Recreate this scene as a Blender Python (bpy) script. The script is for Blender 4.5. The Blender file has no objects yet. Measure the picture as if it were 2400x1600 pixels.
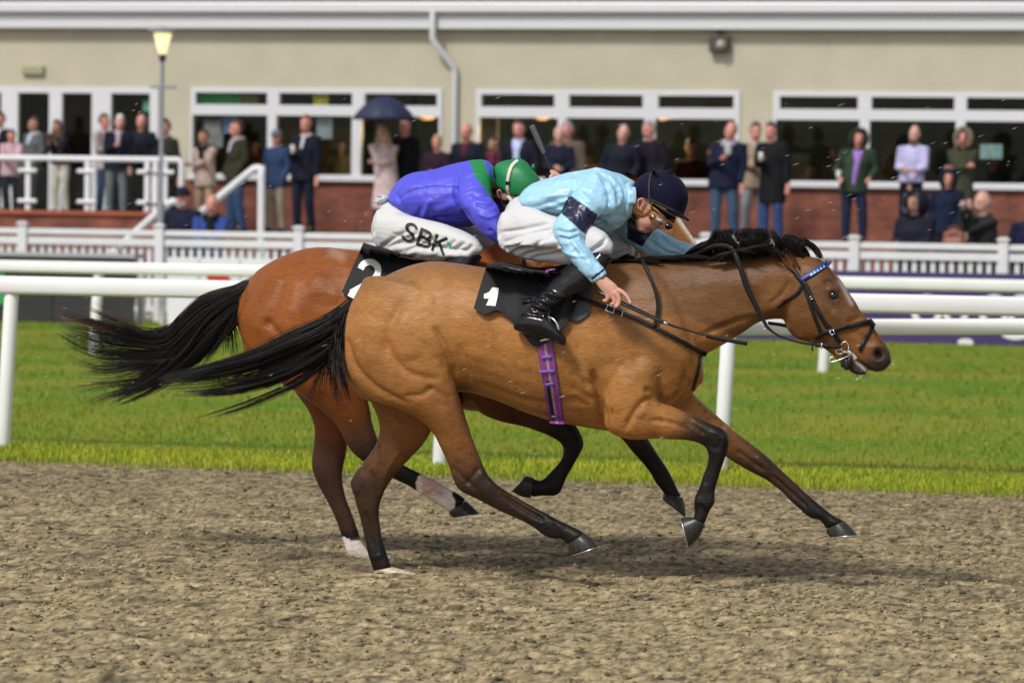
import bpy, bmesh, math, random
import numpy as np
from mathutils import Vector, Matrix
from mathutils.bvhtree import BVHTree

random.seed(7)
RNG = np.random.default_rng(7)
scene = bpy.context.scene
COL = scene.collection
PI = math.pi

# ------------------------------------------------------------------ camera
# world: x along the track (running direction), y away from the camera, z up, camera over the origin
FPX = 9000.0
YAW = math.radians(15.4)
PITCH = math.atan((800 - 468) / FPX)
ROLL = math.radians(0.82)
CAM = np.array([0.0, 0.0, 1.75])
fw = np.array([-math.sin(YAW) * math.cos(PITCH), math.cos(YAW) * math.cos(PITCH), -math.sin(PITCH)])
_r = np.array([math.cos(YAW), math.sin(YAW), 0.0])
_u = np.cross(_r, fw)
rt = _r * math.cos(ROLL) + _u * math.sin(ROLL)
up = -_r * math.sin(ROLL) + _u * math.cos(ROLL)
cd = bpy.data.cameras.new('camera')
cam = bpy.data.objects.new('camera', cd)
COL.objects.link(cam)
cam.matrix_world = Matrix(((rt[0], up[0], -fw[0], CAM[0]), (rt[1], up[1], -fw[1], CAM[1]), (rt[2], up[2], -fw[2], CAM[2]), (0, 0, 0, 1)))
cd.sensor_width = 36.0
cd.lens = FPX / 2400 * 36.0
cd.clip_end = 2000
cd.dof.use_dof = True
cd.dof.focus_distance = 17.5
cd.dof.aperture_fstop = 3.9
scene.camera = cam

# ------------------------------------------------------------------ sky, sun, exposure
SUN_EL, SUN_AZ = math.radians(48), math.radians(201)       # azimuth of the sun seen from above, clockwise from +y
world = bpy.data.worlds.new('World')
scene.world = world
world.use_nodes = True
wn = world.node_tree
wn.nodes.clear()
w_out = wn.nodes.new('ShaderNodeOutputWorld')
w_bg = wn.nodes.new('ShaderNodeBackground')
w_sky = wn.nodes.new('ShaderNodeTexSky')
w_sky.sky_type = 'NISHITA'
w_sky.sun_disc = False
w_sky.sun_elevation = SUN_EL
w_sky.sun_rotation = SUN_AZ
w_sky.dust_density = 1.5
w_hsv = wn.nodes.new('ShaderNodeHueSaturation')
w_hsv.inputs['Saturation'].default_value = 0.35
w_bg.inputs['Strength'].default_value = 0.12
wn.links.new(w_sky.outputs[0], w_hsv.inputs['Color'])
wn.links.new(w_hsv.outputs[0], w_bg.inputs['Color'])
wn.links.new(w_bg.outputs[0], w_out.inputs['Surface'])
sd = bpy.data.lights.new('sun', 'SUN')
sd.energy = 2.7
sd.angle = math.radians(10.0)
sd.color = (1.0, 0.965, 0.91)
sun = bpy.data.objects.new('sun', sd)
COL.objects.link(sun)
_sd = Vector((math.sin(SUN_AZ) * math.cos(SUN_EL), math.cos(SUN_AZ) * math.cos(SUN_EL), math.sin(SUN_EL)))
sun.rotation_euler = _sd.to_track_quat('Z', 'Y').to_euler()
vs = scene.view_settings
vs.view_transform = 'Standard'
vs.look = 'None'
vs.exposure = 0.12
vs.gamma = 1.0
vs.use_curve_mapping = False
scene.cycles.max_bounces = 6
scene.cycles.transparent_max_bounces = 12
scene.cycles.use_denoising = True


# ------------------------------------------------------------------ measuring helpers
def ray(px, py):
    px = np.asarray(px, float)[..., None]
    py = np.asarray(py, float)[..., None]
    return fw + rt * (px - 1200) / FPX + up * (800 - py) / FPX


def at_y(px, py, y):                      # where a sight line meets the vertical plane y
    d = ray(px, py)
    t = (np.asarray(y, float) / d[..., 1])
    return CAM + d * t[..., None]


def at_z(px, py, z=0.0):                  # where a sight line meets the level plane z
    d = ray(px, py)
    return CAM + d * ((z - CAM[2]) / d[..., 2])[..., None]


def project(V):
    P = V - CAM
    dz = P @ fw
    return 1200 + FPX * (P @ rt) / dz, 800 - FPX * (P @ up) / dz


Y_NEAR = 17.19        # median plane of the near horse
Y_FAR = 17.95         # median plane of the far horse


# ------------------------------------------------------------------ object helpers
def link(o, parent=None):
    COL.objects.link(o)
    if parent is not None:
        o.parent = parent
        o.matrix_parent_inverse = Matrix.Identity(4)
        if parent.type == 'EMPTY':
            o.matrix_parent_inverse = parent.matrix_basis.inverted()
        elif parent.parent is not None and parent.parent.type == 'EMPTY':
            pass
    return o


def mesh_obj(name, V, Fc, mat=None, parent=None, smooth=True, cols=None):
    me = bpy.data.meshes.new(name)
    me.from_pydata([tuple(map(float, v)) for v in V], [], [tuple(map(int, f)) for f in Fc])
    me.validate()
    if smooth:
        me.polygons.foreach_set('use_smooth', np.ones(len(me.polygons), bool))
    if cols is not None:
        a = me.color_attributes.new('coat', 'FLOAT_COLOR', 'POINT')
        c4 = np.ones((len(V), 4), np.float32)
        c4[:, :3] = np.asarray(cols)[:, :3]
        a.data.foreach_set('color', c4.ravel())
    if mat is not None:
        me.materials.append(mat)
    me.update()
    return link(bpy.data.objects.new(name, me), parent)


def thing(name, label, cat, loc=(0, 0, 0), group=None):
    o = bpy.data.objects.new(name, None)
    o.empty_display_size = 0.1
    o.location = tuple(map(float, loc))
    COL.objects.link(o)
    o['label'] = label
    o['category'] = cat
    if group:
        o['group'] = group
    bpy.context.view_layer.update() if False else None
    return o


def tag(o, label, cat, group=None):
    o['label'] = label
    o['category'] = cat
    if group:
        o['group'] = group
    return o


def kind(o, k):
    o['kind'] = k
    return o


# ------------------------------------------------------------------ materials
def mat(name, col, rough=0.6, metal=0.0, spec=0.5, noise=0.0, nscale=20.0, bump=0.0, bscale=60.0, attr=False,
        emit=None, estr=0.0, coat=0.0, sheen=0.0, stretch=(1, 1, 1), col2=None, bdist=0.01):
    m = bpy.data.materials.new(name)
    m.use_nodes = True
    nt = m.node_tree
    b = nt.nodes['Principled BSDF']
    b.inputs['Roughness'].default_value = rough
    b.inputs['Metallic'].default_value = metal
    b.inputs['Specular IOR Level'].default_value = spec
    if coat:
        b.inputs['Coat Weight'].default_value = coat
        b.inputs['Coat Roughness'].default_value = 0.12
    if sheen:
        b.inputs['Sheen Weight'].default_value = sheen
    base = None
    if attr:
        a = nt.nodes.new('ShaderNodeVertexColor')
        a.layer_name = 'coat'
        base = a.outputs['Color']
    else:
        b.inputs['Base Color'].default_value = (*col, 1)
    need = noise > 0 or bump > 0 or col2 is not None
    if need:
        tc = nt.nodes.new('ShaderNodeTexCoord')
        mp = nt.nodes.new('ShaderNodeMapping')
        mp.inputs['Scale'].default_value = stretch
        nt.links.new(tc.outputs['Object'], mp.inputs['Vector'])
    if noise > 0 or col2 is not None:
        n = nt.nodes.new('ShaderNodeTexNoise')
        n.inputs['Scale'].default_value = nscale
        n.inputs['Detail'].default_value = 6
        nt.links.new(mp.outputs[0], n.inputs['Vector'])
        mx = nt.nodes.new('ShaderNodeMix')
        mx.data_type = 'RGBA'
        if col2 is not None:
            cr_ = nt.nodes.new('ShaderNodeValToRGB')
            cr_.color_ramp.elements[0].position = 0.38
            cr_.color_ramp.elements[1].position = 0.62
            nt.links.new(n.outputs['Fac'], cr_.inputs['Fac'])
            nt.links.new(cr_.outputs['Color'], mx.inputs['Factor'])
            mx.inputs['A'].default_value = (*col, 1)
            mx.inputs['B'].default_value = (*col2, 1)
        else:
            mx.blend_type = 'MULTIPLY'
            mx.inputs['Factor'].default_value = 1.0
            if base is not None:
                nt.links.new(base, mx.inputs['A'])
            else:
                mx.inputs['A'].default_value = (*col, 1)
            mr = nt.nodes.new('ShaderNodeMapRange')
            mr.inputs['From Min'].default_value = 0.25
            mr.inputs['From Max'].default_value = 0.75
            mr.inputs['To Min'].default_value = 1.0 - noise
            mr.inputs['To Max'].default_value = 1.0 + noise
            nt.links.new(n.outputs['Fac'], mr.inputs['Value'])
            nt.links.new(mr.outputs[0], mx.inputs['B'])
        base = mx.outputs['Result']
    if base is not None:
        nt.links.new(base, b.inputs['Base Color'])
    if bump > 0:
        n2 = nt.nodes.new('ShaderNodeTexNoise')
        n2.inputs['Scale'].default_value = bscale
        n2.inputs['Detail'].default_value = 5
        nt.links.new(mp.outputs[0], n2.inputs['Vector'])
        bp = nt.nodes.new('ShaderNodeBump')
        bp.inputs['Strength'].default_value = bump
        bp.inputs['Distance'].default_value = bdist
        nt.links.new(n2.outputs['Fac'], bp.inputs['Height'])
        nt.links.new(bp.outputs[0], b.inputs['Normal'])
    if emit is not None:
        b.inputs['Emission Color'].default_value = (*emit, 1)
        b.inputs['Emission Strength'].default_value = estr
    return m


def brick_mat(name, c1, c2, mortar, sx=1.0):
    m = mat(name, c1, rough=0.85)
    nt = m.node_tree
    b = nt.nodes['Principled BSDF']
    tc = nt.nodes.new('ShaderNodeTexCoord')
    sp = nt.nodes.new('ShaderNodeSeparateXYZ')
    cb = nt.nodes.new('ShaderNodeCombineXYZ')
    nt.links.new(tc.outputs['Object'], sp.inputs[0])
    nt.links.new(sp.outputs['X'], cb.inputs['X'])
    nt.links.new(sp.outputs['Z'], cb.inputs['Y'])
    br = nt.nodes.new('ShaderNodeTexBrick')
    br.inputs['Scale'].default_value = 1.0
    br.inputs['Brick Width'].default_value = 0.225
    br.inputs['Row Height'].default_value = 0.075
    br.inputs['Mortar Size'].default_value = 0.005
    br.inputs['Color1'].default_value = (*c1, 1)
    br.inputs['Color2'].default_value = (*c2, 1)
    br.inputs['Mortar'].default_value = (*mortar, 1)
    nt.links.new(cb.outputs[0], br.inputs['Vector'])
    n = nt.nodes.new('ShaderNodeTexNoise')
    n.inputs['Scale'].default_value = 3.0
    n.inputs['Detail'].default_value = 8
    nt.links.new(tc.outputs['Object'], n.inputs['Vector'])
    mr = nt.nodes.new('ShaderNodeMapRange')
    mr.inputs['From Min'].default_value = 0.3
    mr.inputs['From Max'].default_value = 0.7
    mr.inputs['To Min'].default_value = 0.6
    mr.inputs['To Max'].default_value = 1.35
    nt.links.new(n.outputs['Fac'], mr.inputs['Value'])
    mx = nt.nodes.new('ShaderNodeMix')
    mx.data_type = 'RGBA'
    mx.blend_type = 'MULTIPLY'
    mx.inputs['Factor'].default_value = 1
    nt.links.new(br.outputs['Color'], mx.inputs['A'])
    nt.links.new(mr.outputs[0], mx.inputs['B'])
    nt.links.new(mx.outputs['Result'], b.inputs['Base Color'])
    return m


# ------------------------------------------------------------------ mesh building helpers
class MB:                                   # collects shapes for ONE mesh
    def __init__(s):
        s.V, s.F, s.n = [], [], 0

    def add(s, V, Fc):
        V = np.asarray(V, float)
        s.V.append(V)
        s.F += [tuple(int(i) + s.n for i in f) for f in Fc]
        s.n += len(V)
        return s

    def box(s, x0, x1, y0, y1, z0, z1):
        V = [(x0, y0, z0), (x1, y0, z0), (x1, y1, z0), (x0, y1, z0), (x0, y0, z1), (x1, y0, z1), (x1, y1, z1), (x0, y1, z1)]
        return s.add(V, [(0, 3, 2, 1), (4, 5, 6, 7), (0, 1, 5, 4), (1, 2, 6, 5), (2, 3, 7, 6), (3, 0, 4, 7)])

    def tube(s, P, R, n=10, flat=None, blunt=1.0):
        V, Fc = tube(P, R, n, flat, True, blunt)
        return s.add(V, Fc)

    def build(s, name, m=None, parent=None, smooth=False, bevel=0.0, cols=None):
        V = np.concatenate(s.V)
        o = mesh_obj(name, V, s.F, m, parent, smooth, cols)
        if bevel:
            bv = o.modifiers.new('bevel', 'BEVEL')
            bv.width = bevel
            bv.segments = 2
            bv.limit_method = 'ANGLE'
        return o


def catmull(A, sub):
    A = np.asarray(A, float)
    n = len(A)
    if n < 2:
        return A
    out = []
    for i in range(n - 1):
        p0, p1, p2, p3 = A[max(i - 1, 0)], A[i], A[i + 1], A[min(i + 2, n - 1)]
        for k in range(sub):
            t = k / sub
            out.append(0.5 * (2 * p1 + (p2 - p0) * t + (2 * p0 - 5 * p1 + 4 * p2 - p3) * t * t + (3 * p1 - p0 - 3 * p2 + p3) * t ** 3))
    out.append(A[-1])
    return np.array(out)


def rings_to_mesh(rings):
    m = len(rings[0])
    V = np.concatenate(rings)
    Fc = []
    for i in range(len(rings) - 1):
        a, b = i * m, (i + 1) * m
        for k in range(m):
            k2 = (k + 1) % m
            Fc.append((a + k, a + k2, b + k2, b + k))
    c0, c1 = len(V), len(V) + 1
    V = np.vstack([V, rings[0].mean(0), rings[-1].mean(0)])
    e = (len(rings) - 1) * m
    for k in range(m):
        k2 = (k + 1) % m
        Fc.append((c0, k2, k))
        Fc.append((c1, e + k, e + k2))
    return V, Fc


def tube(P, R, n=10, flat=None, caps=True, blunt=1.0):
    """round tube through 3D points; R radii or (ra, rb) pairs; flat = reference side vector"""
    P = np.asarray(P, float)
    R = np.asarray(R, float)
    if R.ndim == 0:
        R = np.full(len(P), float(R))
    if R.ndim == 1:
        R = np.stack([R, R], 1)
    T = np.gradient(P, axis=0)
    T /= np.linalg.norm(T, axis=1)[:, None] + 1e-9
    ref = np.array([0, 1, 0.0]) if flat is None else np.asarray(flat, float)
    rings = []
    ph = np.arange(n) / n * 2 * PI
    prev = None
    for p, r, t in zip(P, R, T):
        a = np.cross(t, ref if prev is None else prev)
        if np.linalg.norm(a) < 1e-3:
            a = np.cross(t, np.array([1, 0.3, 0.2]))
        if prev is not None:
            a = np.cross(t, prev)
        a /= np.linalg.norm(a)
        b = np.cross(a, t)
        b /= np.linalg.norm(b)
        prev = b
        rings.append(p + np.outer(np.cos(ph), a) * r[0] + np.outer(np.sin(ph), b) * r[1])
    if caps:
        for e, (i, sgn) in enumerate(((0, -1), (len(P) - 1, 1))):
            c, rr = P[i], R[i].min()
            ex = []
            for q in (0.5, 0.85, 0.98):
                s_ = math.sqrt(1 - q * q)
                base = rings[0] if e == 0 else rings[-1]
                ex.append((c + (base - c) * s_ + T[i] * sgn * rr * q * blunt))
            if e == 0:
                x0 = ex[::-1]
            else:
                x1 = ex
        rings = x0 + rings + x1
    return rings_to_mesh(rings)


def loft(st, Y, sub=4, ring=22, caps=(0.6, 0.6), colors=None):
    """st rows: ax, ay, bx, by (the two outline points), lateral half width, lateral centre offset (towards the camera +)"""
    A = np.asarray([tuple(s[:6]) for s in st], float)
    S = catmull(A, sub)
    ph = np.arange(ring) / ring * 2 * PI
    cs, sn = np.cos(ph), np.sin(ph)

    def mk(s, k=1.0, sh=(0, 0)):
        c = np.array([(s[0] + s[2]) / 2 + sh[0], (s[1] + s[3]) / 2 + sh[1]])
        h = np.array([(s[2] - s[0]) / 2, (s[3] - s[1]) / 2]) * k
        x = c[0] + cs * h[0]
        y = c[1] + cs * h[1]
        return at_y(x, y, Y - (s[5] + s[4] * k * sn))
    rings = [mk(s) for s in S]
    cen = (S[:, :2] + S[:, 2:4]) / 2
    hw = np.hypot(S[:, 2] - S[:, 0], S[:, 3] - S[:, 1]) / 2
    for e in (0, 1):
        if caps[e] <= 0:
            continue
        i, j = (0, 1) if e == 0 else (-1, -2)
        d = cen[i] - cen[j]
        d = d / (np.linalg.norm(d) + 1e-9)
        ext = hw[i] * caps[e]
        ex = [mk(S[i], math.sqrt(1 - q * q), d * ext * q) for q in (0.4, 0.7, 0.9, 0.985)]
        rings = ex[::-1] + rings if e == 0 else rings + ex
    V, Fc = rings_to_mesh(rings)
    ce = at_y(cen[:, 0], cen[:, 1], Y - S[:, 5])
    rad = hw / 500.0
    cc = None
    if colors is not None:
        cc = np.clip(catmull(np.asarray(colors, float), sub), 0, 5)
    return V, Fc, ce, np.maximum(rad, 0.02), cc


def cr(pts):
    """centre line rows x, y, r, lateral half width, w  ->  outline rows for loft"""
    P = np.asarray(pts, float)
    T = np.gradient(P[:, :2], axis=0)
    T /= np.linalg.norm(T, axis=1)[:, None] + 1e-9
    N = np.stack([-T[:, 1], T[:, 0]], 1)
    a = P[:, :2] + N * P[:, 2:3]
    b = P[:, :2] - N * P[:, 2:3]
    return [(a[i, 0], a[i, 1], b[i, 0], b[i, 1], P[i, 3], P[i, 4]) for i in range(len(P))]


def remesh(V, Fc, voxel):
    me = bpy.data.meshes.new('t')
    me.from_pydata([tuple(map(float, v)) for v in V], [], Fc)
    ob = bpy.data.objects.new('t', me)
    COL.objects.link(ob)
    md = ob.modifiers.new('r', 'REMESH')
    md.mode = 'VOXEL'
    md.voxel_size = voxel
    dg = bpy.context.evaluated_depsgraph_get()
    m2 = bpy.data.meshes.new_from_object(ob.evaluated_get(dg))
    n = len(m2.vertices)
    V2 = np.empty(n * 3)
    m2.vertices.foreach_get('co', V2)
    V2 = V2.reshape(-1, 3)
    ed = np.empty(len(m2.edges) * 2, int)
    m2.edges.foreach_get('vertices', ed)
    ed = ed.reshape(-1, 2)
    ln = np.empty(len(m2.loops), int)
    m2.loops.foreach_get('vertex_index', ln)
    pt = np.empty(len(m2.polygons), int)
    m2.polygons.foreach_get('loop_total', pt)
    if (pt == 4).all():
        F2 = ln.reshape(-1, 4)
    else:
        F2 = [tuple(p.vertices) for p in m2.polygons]
    bpy.data.objects.remove(ob)
    bpy.data.meshes.remove(me)
    bpy.data.meshes.remove(m2)
    return V2, F2, ed


def smooth_field(X, ed, n, it, lam=0.5, mu=None, mask=None):
    X = X.copy()
    deg = np.bincount(ed.ravel(), minlength=n).astype(float)
    deg[deg == 0] = 1

    def avg(X):
        out = np.empty_like(X)
        for c in range(X.shape[1]):
            out[:, c] = np.bincount(ed[:, 0], X[ed[:, 1], c], n) + np.bincount(ed[:, 1], X[ed[:, 0], c], n)
        return out / deg[:, None]
    for _ in range(it):
        d = (avg(X) - X) * lam
        X += d if mask is None else d * mask[:, None]
        if mu:
            X -= (avg(X) - X) * mu
    return X


def vnormals(V, Fc):
    Fc = np.asarray(Fc)
    nf = np.cross(V[Fc[:, 2]] - V[Fc[:, 0]], V[Fc[:, 3]] - V[Fc[:, 1]])
    N = np.zeros_like(V)
    for k in range(4):
        for c in range(3):
            N[:, c] += np.bincount(Fc[:, k], nf[:, c], len(V))
    return N / (np.linalg.norm(N, axis=1)[:, None] + 1e-12)


def dist_poly(px, py, poly):
    P = np.asarray(poly, float)
    best = np.full(px.shape, 1e9)
    if len(P) == 1:
        return np.hypot(px - P[0, 0], py - P[0, 1])
    for (x0, y0), (x1, y1) in zip(P[:-1], P[1:]):
        dx, dy = x1 - x0, y1 - y0
        t = np.clip(((px - x0) * dx + (py - y0) * dy) / (dx * dx + dy * dy + 1e-9), 0, 1)
        best = np.minimum(best, np.hypot(px - x0 - t * dx, py - y0 - t * dy))
    return best


def sculpt(V, Fc, strokes, both=True):
    """grooves (depth < 0) and swellings along strokes drawn on the side of the figure"""
    N = vnormals(V, Fc)
    px, py = project(V)
    near = np.clip(-N[:, 1] * 1.6, 0, 1)
    far = np.clip(N[:, 1] * 1.6, 0, 1)
    side = np.maximum(near, far) if both else near
    D = np.zeros(len(V))
    for poly, wd, dep in strokes:
        P = catmull(np.asarray(poly, float), 5) if len(poly) > 2 else np.asarray(poly, float)
        d = dist_poly(px, py, P)
        g = dep * np.exp(-(d / wd) ** 2)
        if len(P) > 2:                      # fade out towards both ends
            mid, L_ = P[len(P) // 2], np.linalg.norm(P[-1] - P[0]) / 2 + 1e-6
            g = g * np.clip(1.35 - 1.15 * (np.minimum(np.hypot(px - mid[0], py - mid[1]) / L_, 1.15)) ** 3, 0, 1)
        D += g
    return V + N * (D * side)[:, None]


def vnoise(P, scale, seed=0):
    """smooth lattice noise, P (n,2) or (n,3), range about -1..1"""
    P = np.asarray(P, float) * scale
    i = np.floor(P).astype(np.int64)
    f = P - i
    f = f * f * (3 - 2 * f)
    dim = P.shape[1]
    out = np.zeros(len(P))
    for c in range(1 << dim):
        h = np.full(len(P), seed * 1013, np.int64)
        w = np.ones(len(P))
        for d in range(dim):
            b = (c >> d) & 1
            h = (h * 374761393 + (i[:, d] + b) * (668265263, 2147483647, 1274126177)[d]) & 0x7fffffff
            h = (h ^ (h >> 13)) * 1274126177 & 0x7fffffff
            w = w * (f[:, d] if b else 1 - f[:, d])
        h = (h ^ (h >> 16)) & 0xffff
        out += w * (h / 32767.5 - 1)
    return out


def in_poly(px, py, poly):
    P = np.asarray(poly, float)
    ins = np.zeros(px.shape, bool)
    j = len(P) - 1
    for i in range(len(P)):
        c = ((P[i, 1] > py) != (P[j, 1] > py)) & (px < (P[j, 0] - P[i, 0]) * (py - P[i, 1]) / (P[j, 1] - P[i, 1] + 1e-12) + P[i, 0])
        ins ^= c
        j = i
    return ins


def bvh_of(*vf):
    VV, FF, n = [], [], 0
    for V, Fc in vf:
        VV += [tuple(v) for v in V]
        FF += [tuple(int(i) + n for i in f) for f in Fc]
        n += len(V)
    return BVHTree.FromPolygons(VV, FF)


CV = Vector(CAM)


def cast(bvh, px, py, off, fallback_y):
    """point on a surface seen along one sight line, lifted off it by off metres towards the viewer"""
    d = Vector(ray(px, py)).normalized()
    hit = bvh.ray_cast(CV, d) if bvh is not None else (None,)
    if hit[0] is None:
        p = at_y(px, py, fallback_y)
        return np.array(p) - np.array(d) * off, False
    return np.array(hit[0]) - np.array(d) * off, True


def resample(poly, step):
    P = catmull(np.asarray(poly, float), 8) if len(poly) > 2 else np.asarray(poly, float)
    s = np.concatenate([[0], np.cumsum(np.linalg.norm(np.diff(P[:, :2], axis=0), axis=1))])
    n = max(2, int(s[-1] / step) + 1)
    q = np.linspace(0, s[-1], n)
    return np.stack([np.interp(q, s, P[:, c]) for c in range(P.shape[1])], 1)


def strap(poly, width, bvh, off, Y, w=None, thick=0.004, step=4.0):
    """flat strap lying on a surface, or hanging free at lateral offset w; poly rows x, y (, w)"""
    P = resample(poly, step)
    T = np.gradient(P[:, :2], axis=0)
    T /= np.linalg.norm(T, axis=1)[:, None] + 1e-9
    N = np.stack([-T[:, 1], T[:, 0]], 1)
    wd = np.full(len(P), float(width)) if np.isscalar(width) else np.interp(np.linspace(0, 1, len(P)), np.linspace(0, 1, len(width)), width)
    V, Fc = [], []
    lastd = None
    for i, p in enumerate(P):
        fy = Y - (p[2] if P.shape[1] > 2 else (w or 0.0))
        row = []
        for k in (-0.5, 0.0, 0.5):
            x, y = p[:2] + N[i] * wd[i] * k
            free = (P.shape[1] > 2 and w is None)
            q, _ = cast(None if free else bvh, x, y, 0.0, fy)
            row.append(q)
        for q in row:
            d = (CAM - q) / np.linalg.norm(CAM - q)
            V.append(q + d * (off + thick))
        for q in row:
            d = (CAM - q) / np.linalg.norm(CAM - q)
            V.append(q + d * off)
    n = len(P)
    for i in range(n - 1):
        a, b = i * 6, (i + 1) * 6
        Fc += [(a, a + 1, b + 1, b), (a + 1, a + 2, b + 2, b + 1), (a + 4, a + 3, b + 3, b + 4), (a + 5, a + 4, b + 4, b + 5),
               (a + 3, a, b, b + 3), (a + 2, a + 5, b + 5, b + 2)]
    Fc += [(0, 3, 4, 1), (1, 4, 5, 2)]
    e = (n - 1) * 6
    Fc += [(e + 1, e + 4, e + 3, e), (e + 2, e + 5, e + 4, e + 1)]
    return np.array(V), Fc


def patch(top, bottom, nu, nv, bvh, off, Y, thick=0.006, w=0.3, ripple=0.0):
    """cloth panel between an upper and a lower edge drawn in the picture of its side, draped over a surface"""
    a = resample(top, 1e9) if False else catmull(np.asarray(top, float), 6)
    b = catmull(np.asarray(bottom, float), 6)

    def rs(P, n):
        s = np.concatenate([[0], np.cumsum(np.linalg.norm(np.diff(P, axis=0), axis=1))])
        q = np.linspace(0, s[-1], n)
        return np.stack([np.interp(q, s, P[:, c]) for c in range(2)], 1)
    a, b = rs(a, nu), rs(b, nu)
    V, uv = [], []
    ys = []
    for j in range(nv):
        t = j / (nv - 1)
        for i in range(nu):
            x, y = a[i] * (1 - t) + b[i] * t
            q, hit = cast(bvh, x, y, 0.0, Y - w)
            V.append(q)
            uv.append((i / (nu - 1), t))
    V = np.array(V)
    uv = np.array(uv)
    d = CAM - V
    d /= np.linalg.norm(d, axis=1)[:, None]
    rp = off + (ripple * (vnoise(uv * np.array([nu / 7.0, 1.6]), 1.0, 5) + 0.6) if ripple else 0)
    rp = np.broadcast_to(rp, (len(V),))
    Fr = V + d * (rp + thick)[:, None]
    Bk = V + d * rp[:, None]
    Fc = []
    n = len(V)
    for j in range(nv - 1):
        for i in range(nu - 1):
            q = j * nu + i
            Fc.append((q, q + nu, q + nu + 1, q + 1))
            Fc.append((n + q, n + q + 1, n + q + nu + 1, n + q + nu))
    loop = [i for i in range(nu)] + [j * nu + nu - 1 for j in range(1, nv)] + [(nv - 1) * nu + i for i in range(nu - 2, -1, -1)] + [j * nu for j in range(nv - 2, 0, -1)]
    for k in range(len(loop)):
        p, q = loop[k], loop[(k + 1) % len(loop)]
        Fc.append((p, q, n + q, n + p))
    return np.vstack([Fr, Bk]), Fc, np.vstack([uv, uv])


def hair(guides, count, rad, Y, seg=12, jit=6.0, wj=0.03, seed=1, lmin=0.62):
    """strands that follow guide lines; each guide: rows x, y, w"""
    rg = np.random.default_rng(seed)
    G = [resample(g, 1e9) if False else catmull(np.asarray(g, float), 6) for g in guides]

    def rs(P, n):
        s = np.concatenate([[0], np.cumsum(np.linalg.norm(np.diff(P[:, :2], axis=0), axis=1))])
        q = np.linspace(0, s[-1], n)
        return np.stack([np.interp(q, s, P[:, c]) for c in range(3)], 1)
    G = np.array([rs(g, seg) for g in G])
    V, Fc, T = [], [], []
    n = 0
    nk = max(6, count // 11)
    cu, cL, cph, cam_ = rg.random(nk) * (len(G) - 1), rg.random(nk), rg.random((nk, 2)) * 6.28, rg.normal(size=(nk, 3))
    for k in range(count):
        ck = rg.integers(nk)
        u = np.clip(cu[ck] + rg.normal() * .10 * (len(G) - 1) / 4, 0, len(G) - 1.001)
        i = min(int(u), len(G) - 2)
        f = u - i
        P = G[i] * (1 - f) + G[i + 1] * f
        L = lmin + (1 - lmin) * .95 * cL[ck] + .12 * rg.random()
        P = np.stack([np.interp(np.linspace(0, min(L, 1.0), seg), np.linspace(0, 1, seg), P[:, c]) for c in range(3)], 1)
        t = np.linspace(0, 1, seg)
        ph, am = cph[ck] + rg.normal(size=2) * .15, cam_[ck, :2] * jit
        conv = 1 - .65 * t
        stray = 1.0 if rg.random() < .06 else 0.0
        am = am + stray * rg.normal(size=2) * jit
        P[:, 0] += am[0] * t * (1 + 0.6 * np.sin(t * 5 + ph[0])) + rg.normal() * jit * 0.6 * conv
        P[:, 1] += am[1] * t * (1 + 0.6 * np.sin(t * 6 + ph[1])) + rg.normal() * jit * 0.6 * conv
        P[:, 2] += cam_[ck, 2] * wj * (0.5 + t) + rg.normal() * wj * .4 * conv + wj * 0.3 * np.sin(t * 7 + ph[0])
        W = at_y(P[:, 0], P[:, 1], Y - P[:, 2])
        r = rad * (1 - 0.85 * t ** 1.5) * (0.7 + 0.6 * rg.random())
        V.append(W + np.outer(r, up))
        V.append(W - np.outer(r * 0.5, up) + np.outer(r * 0.87, rt - fw * 0.5))
        V.append(W - np.outer(r * 0.5, up) - np.outer(r * 0.87, rt + fw * 0.5))
        for j in range(seg - 1):
            for a, b in ((0, 1), (1, 2), (2, 0)):
                Fc.append((n + a * seg + j, n + b * seg + j, n + b * seg + j + 1, n + a * seg + j + 1))
        T.append(np.tile(t, 3))
        n += seg * 3
    return np.concatenate(V), Fc, np.concatenate(T)


def strokes_mesh(lines, width, place, n=6):
    """lettering made of strokes: each line in its own flat units; place(x, y) -> 3D point"""
    V, Fc = [], []
    for ln in lines:
        P = np.asarray(ln, float)
        if len(P) > 2:
            P = catmull(P, n)
        else:
            P = np.stack([np.linspace(P[0, c], P[1, c], 6) for c in range(2)], 1)
        T = np.gradient(P, axis=0)
        T /= np.linalg.norm(T, axis=1)[:, None] + 1e-9
        N = np.stack([-T[:, 1], T[:, 0]], 1)
        b = len(V)
        for p, nn in zip(P, N):
            V += [place(*(p + nn * width / 2)), place(*p), place(*(p - nn * width / 2))]
        for i in range(len(P) - 1):
            q = b + i * 3
            Fc += [(q, q + 1, q + 4, q + 3), (q + 1, q + 2, q + 5, q + 4)]
    return np.array(V), Fc
# ================================================================== ground
M_TRACK = mat('track_fibre_sand', (0.235, 0.195, 0.125), rough=0.95, spec=0.15, attr=True, noise=0.8, nscale=34, bump=0.6, bscale=60, stretch=(1, .38, 1))
M_TURF = mat('turf', (0.100, 0.180, 0.013), rough=0.9, spec=0.12, noise=0.25, nscale=.55, col2=(0.205, 0.205, 0.022), stretch=(1.2, .8, 1))
M_BLADE = mat('grass_blade', (0.1, 0.2, 0.02), rough=0.6, spec=0.25, attr=True)
M_PAVE = mat('paving', (0.25, 0.23, 0.21), rough=0.85, noise=0.2, nscale=4)
M_RAIL = mat('white_plastic', (0.80, 0.80, 0.79), rough=0.38, noise=0.05, nscale=3)
M_PAINT = mat('white_paint', (0.68, 0.68, 0.70), rough=0.5, noise=0.06, nscale=4)
M_WALL = mat('cream_render', (0.475, 0.430, 0.330), rough=0.9, noise=0.07, nscale=1.5, bump=0.15, bscale=60)
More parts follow.
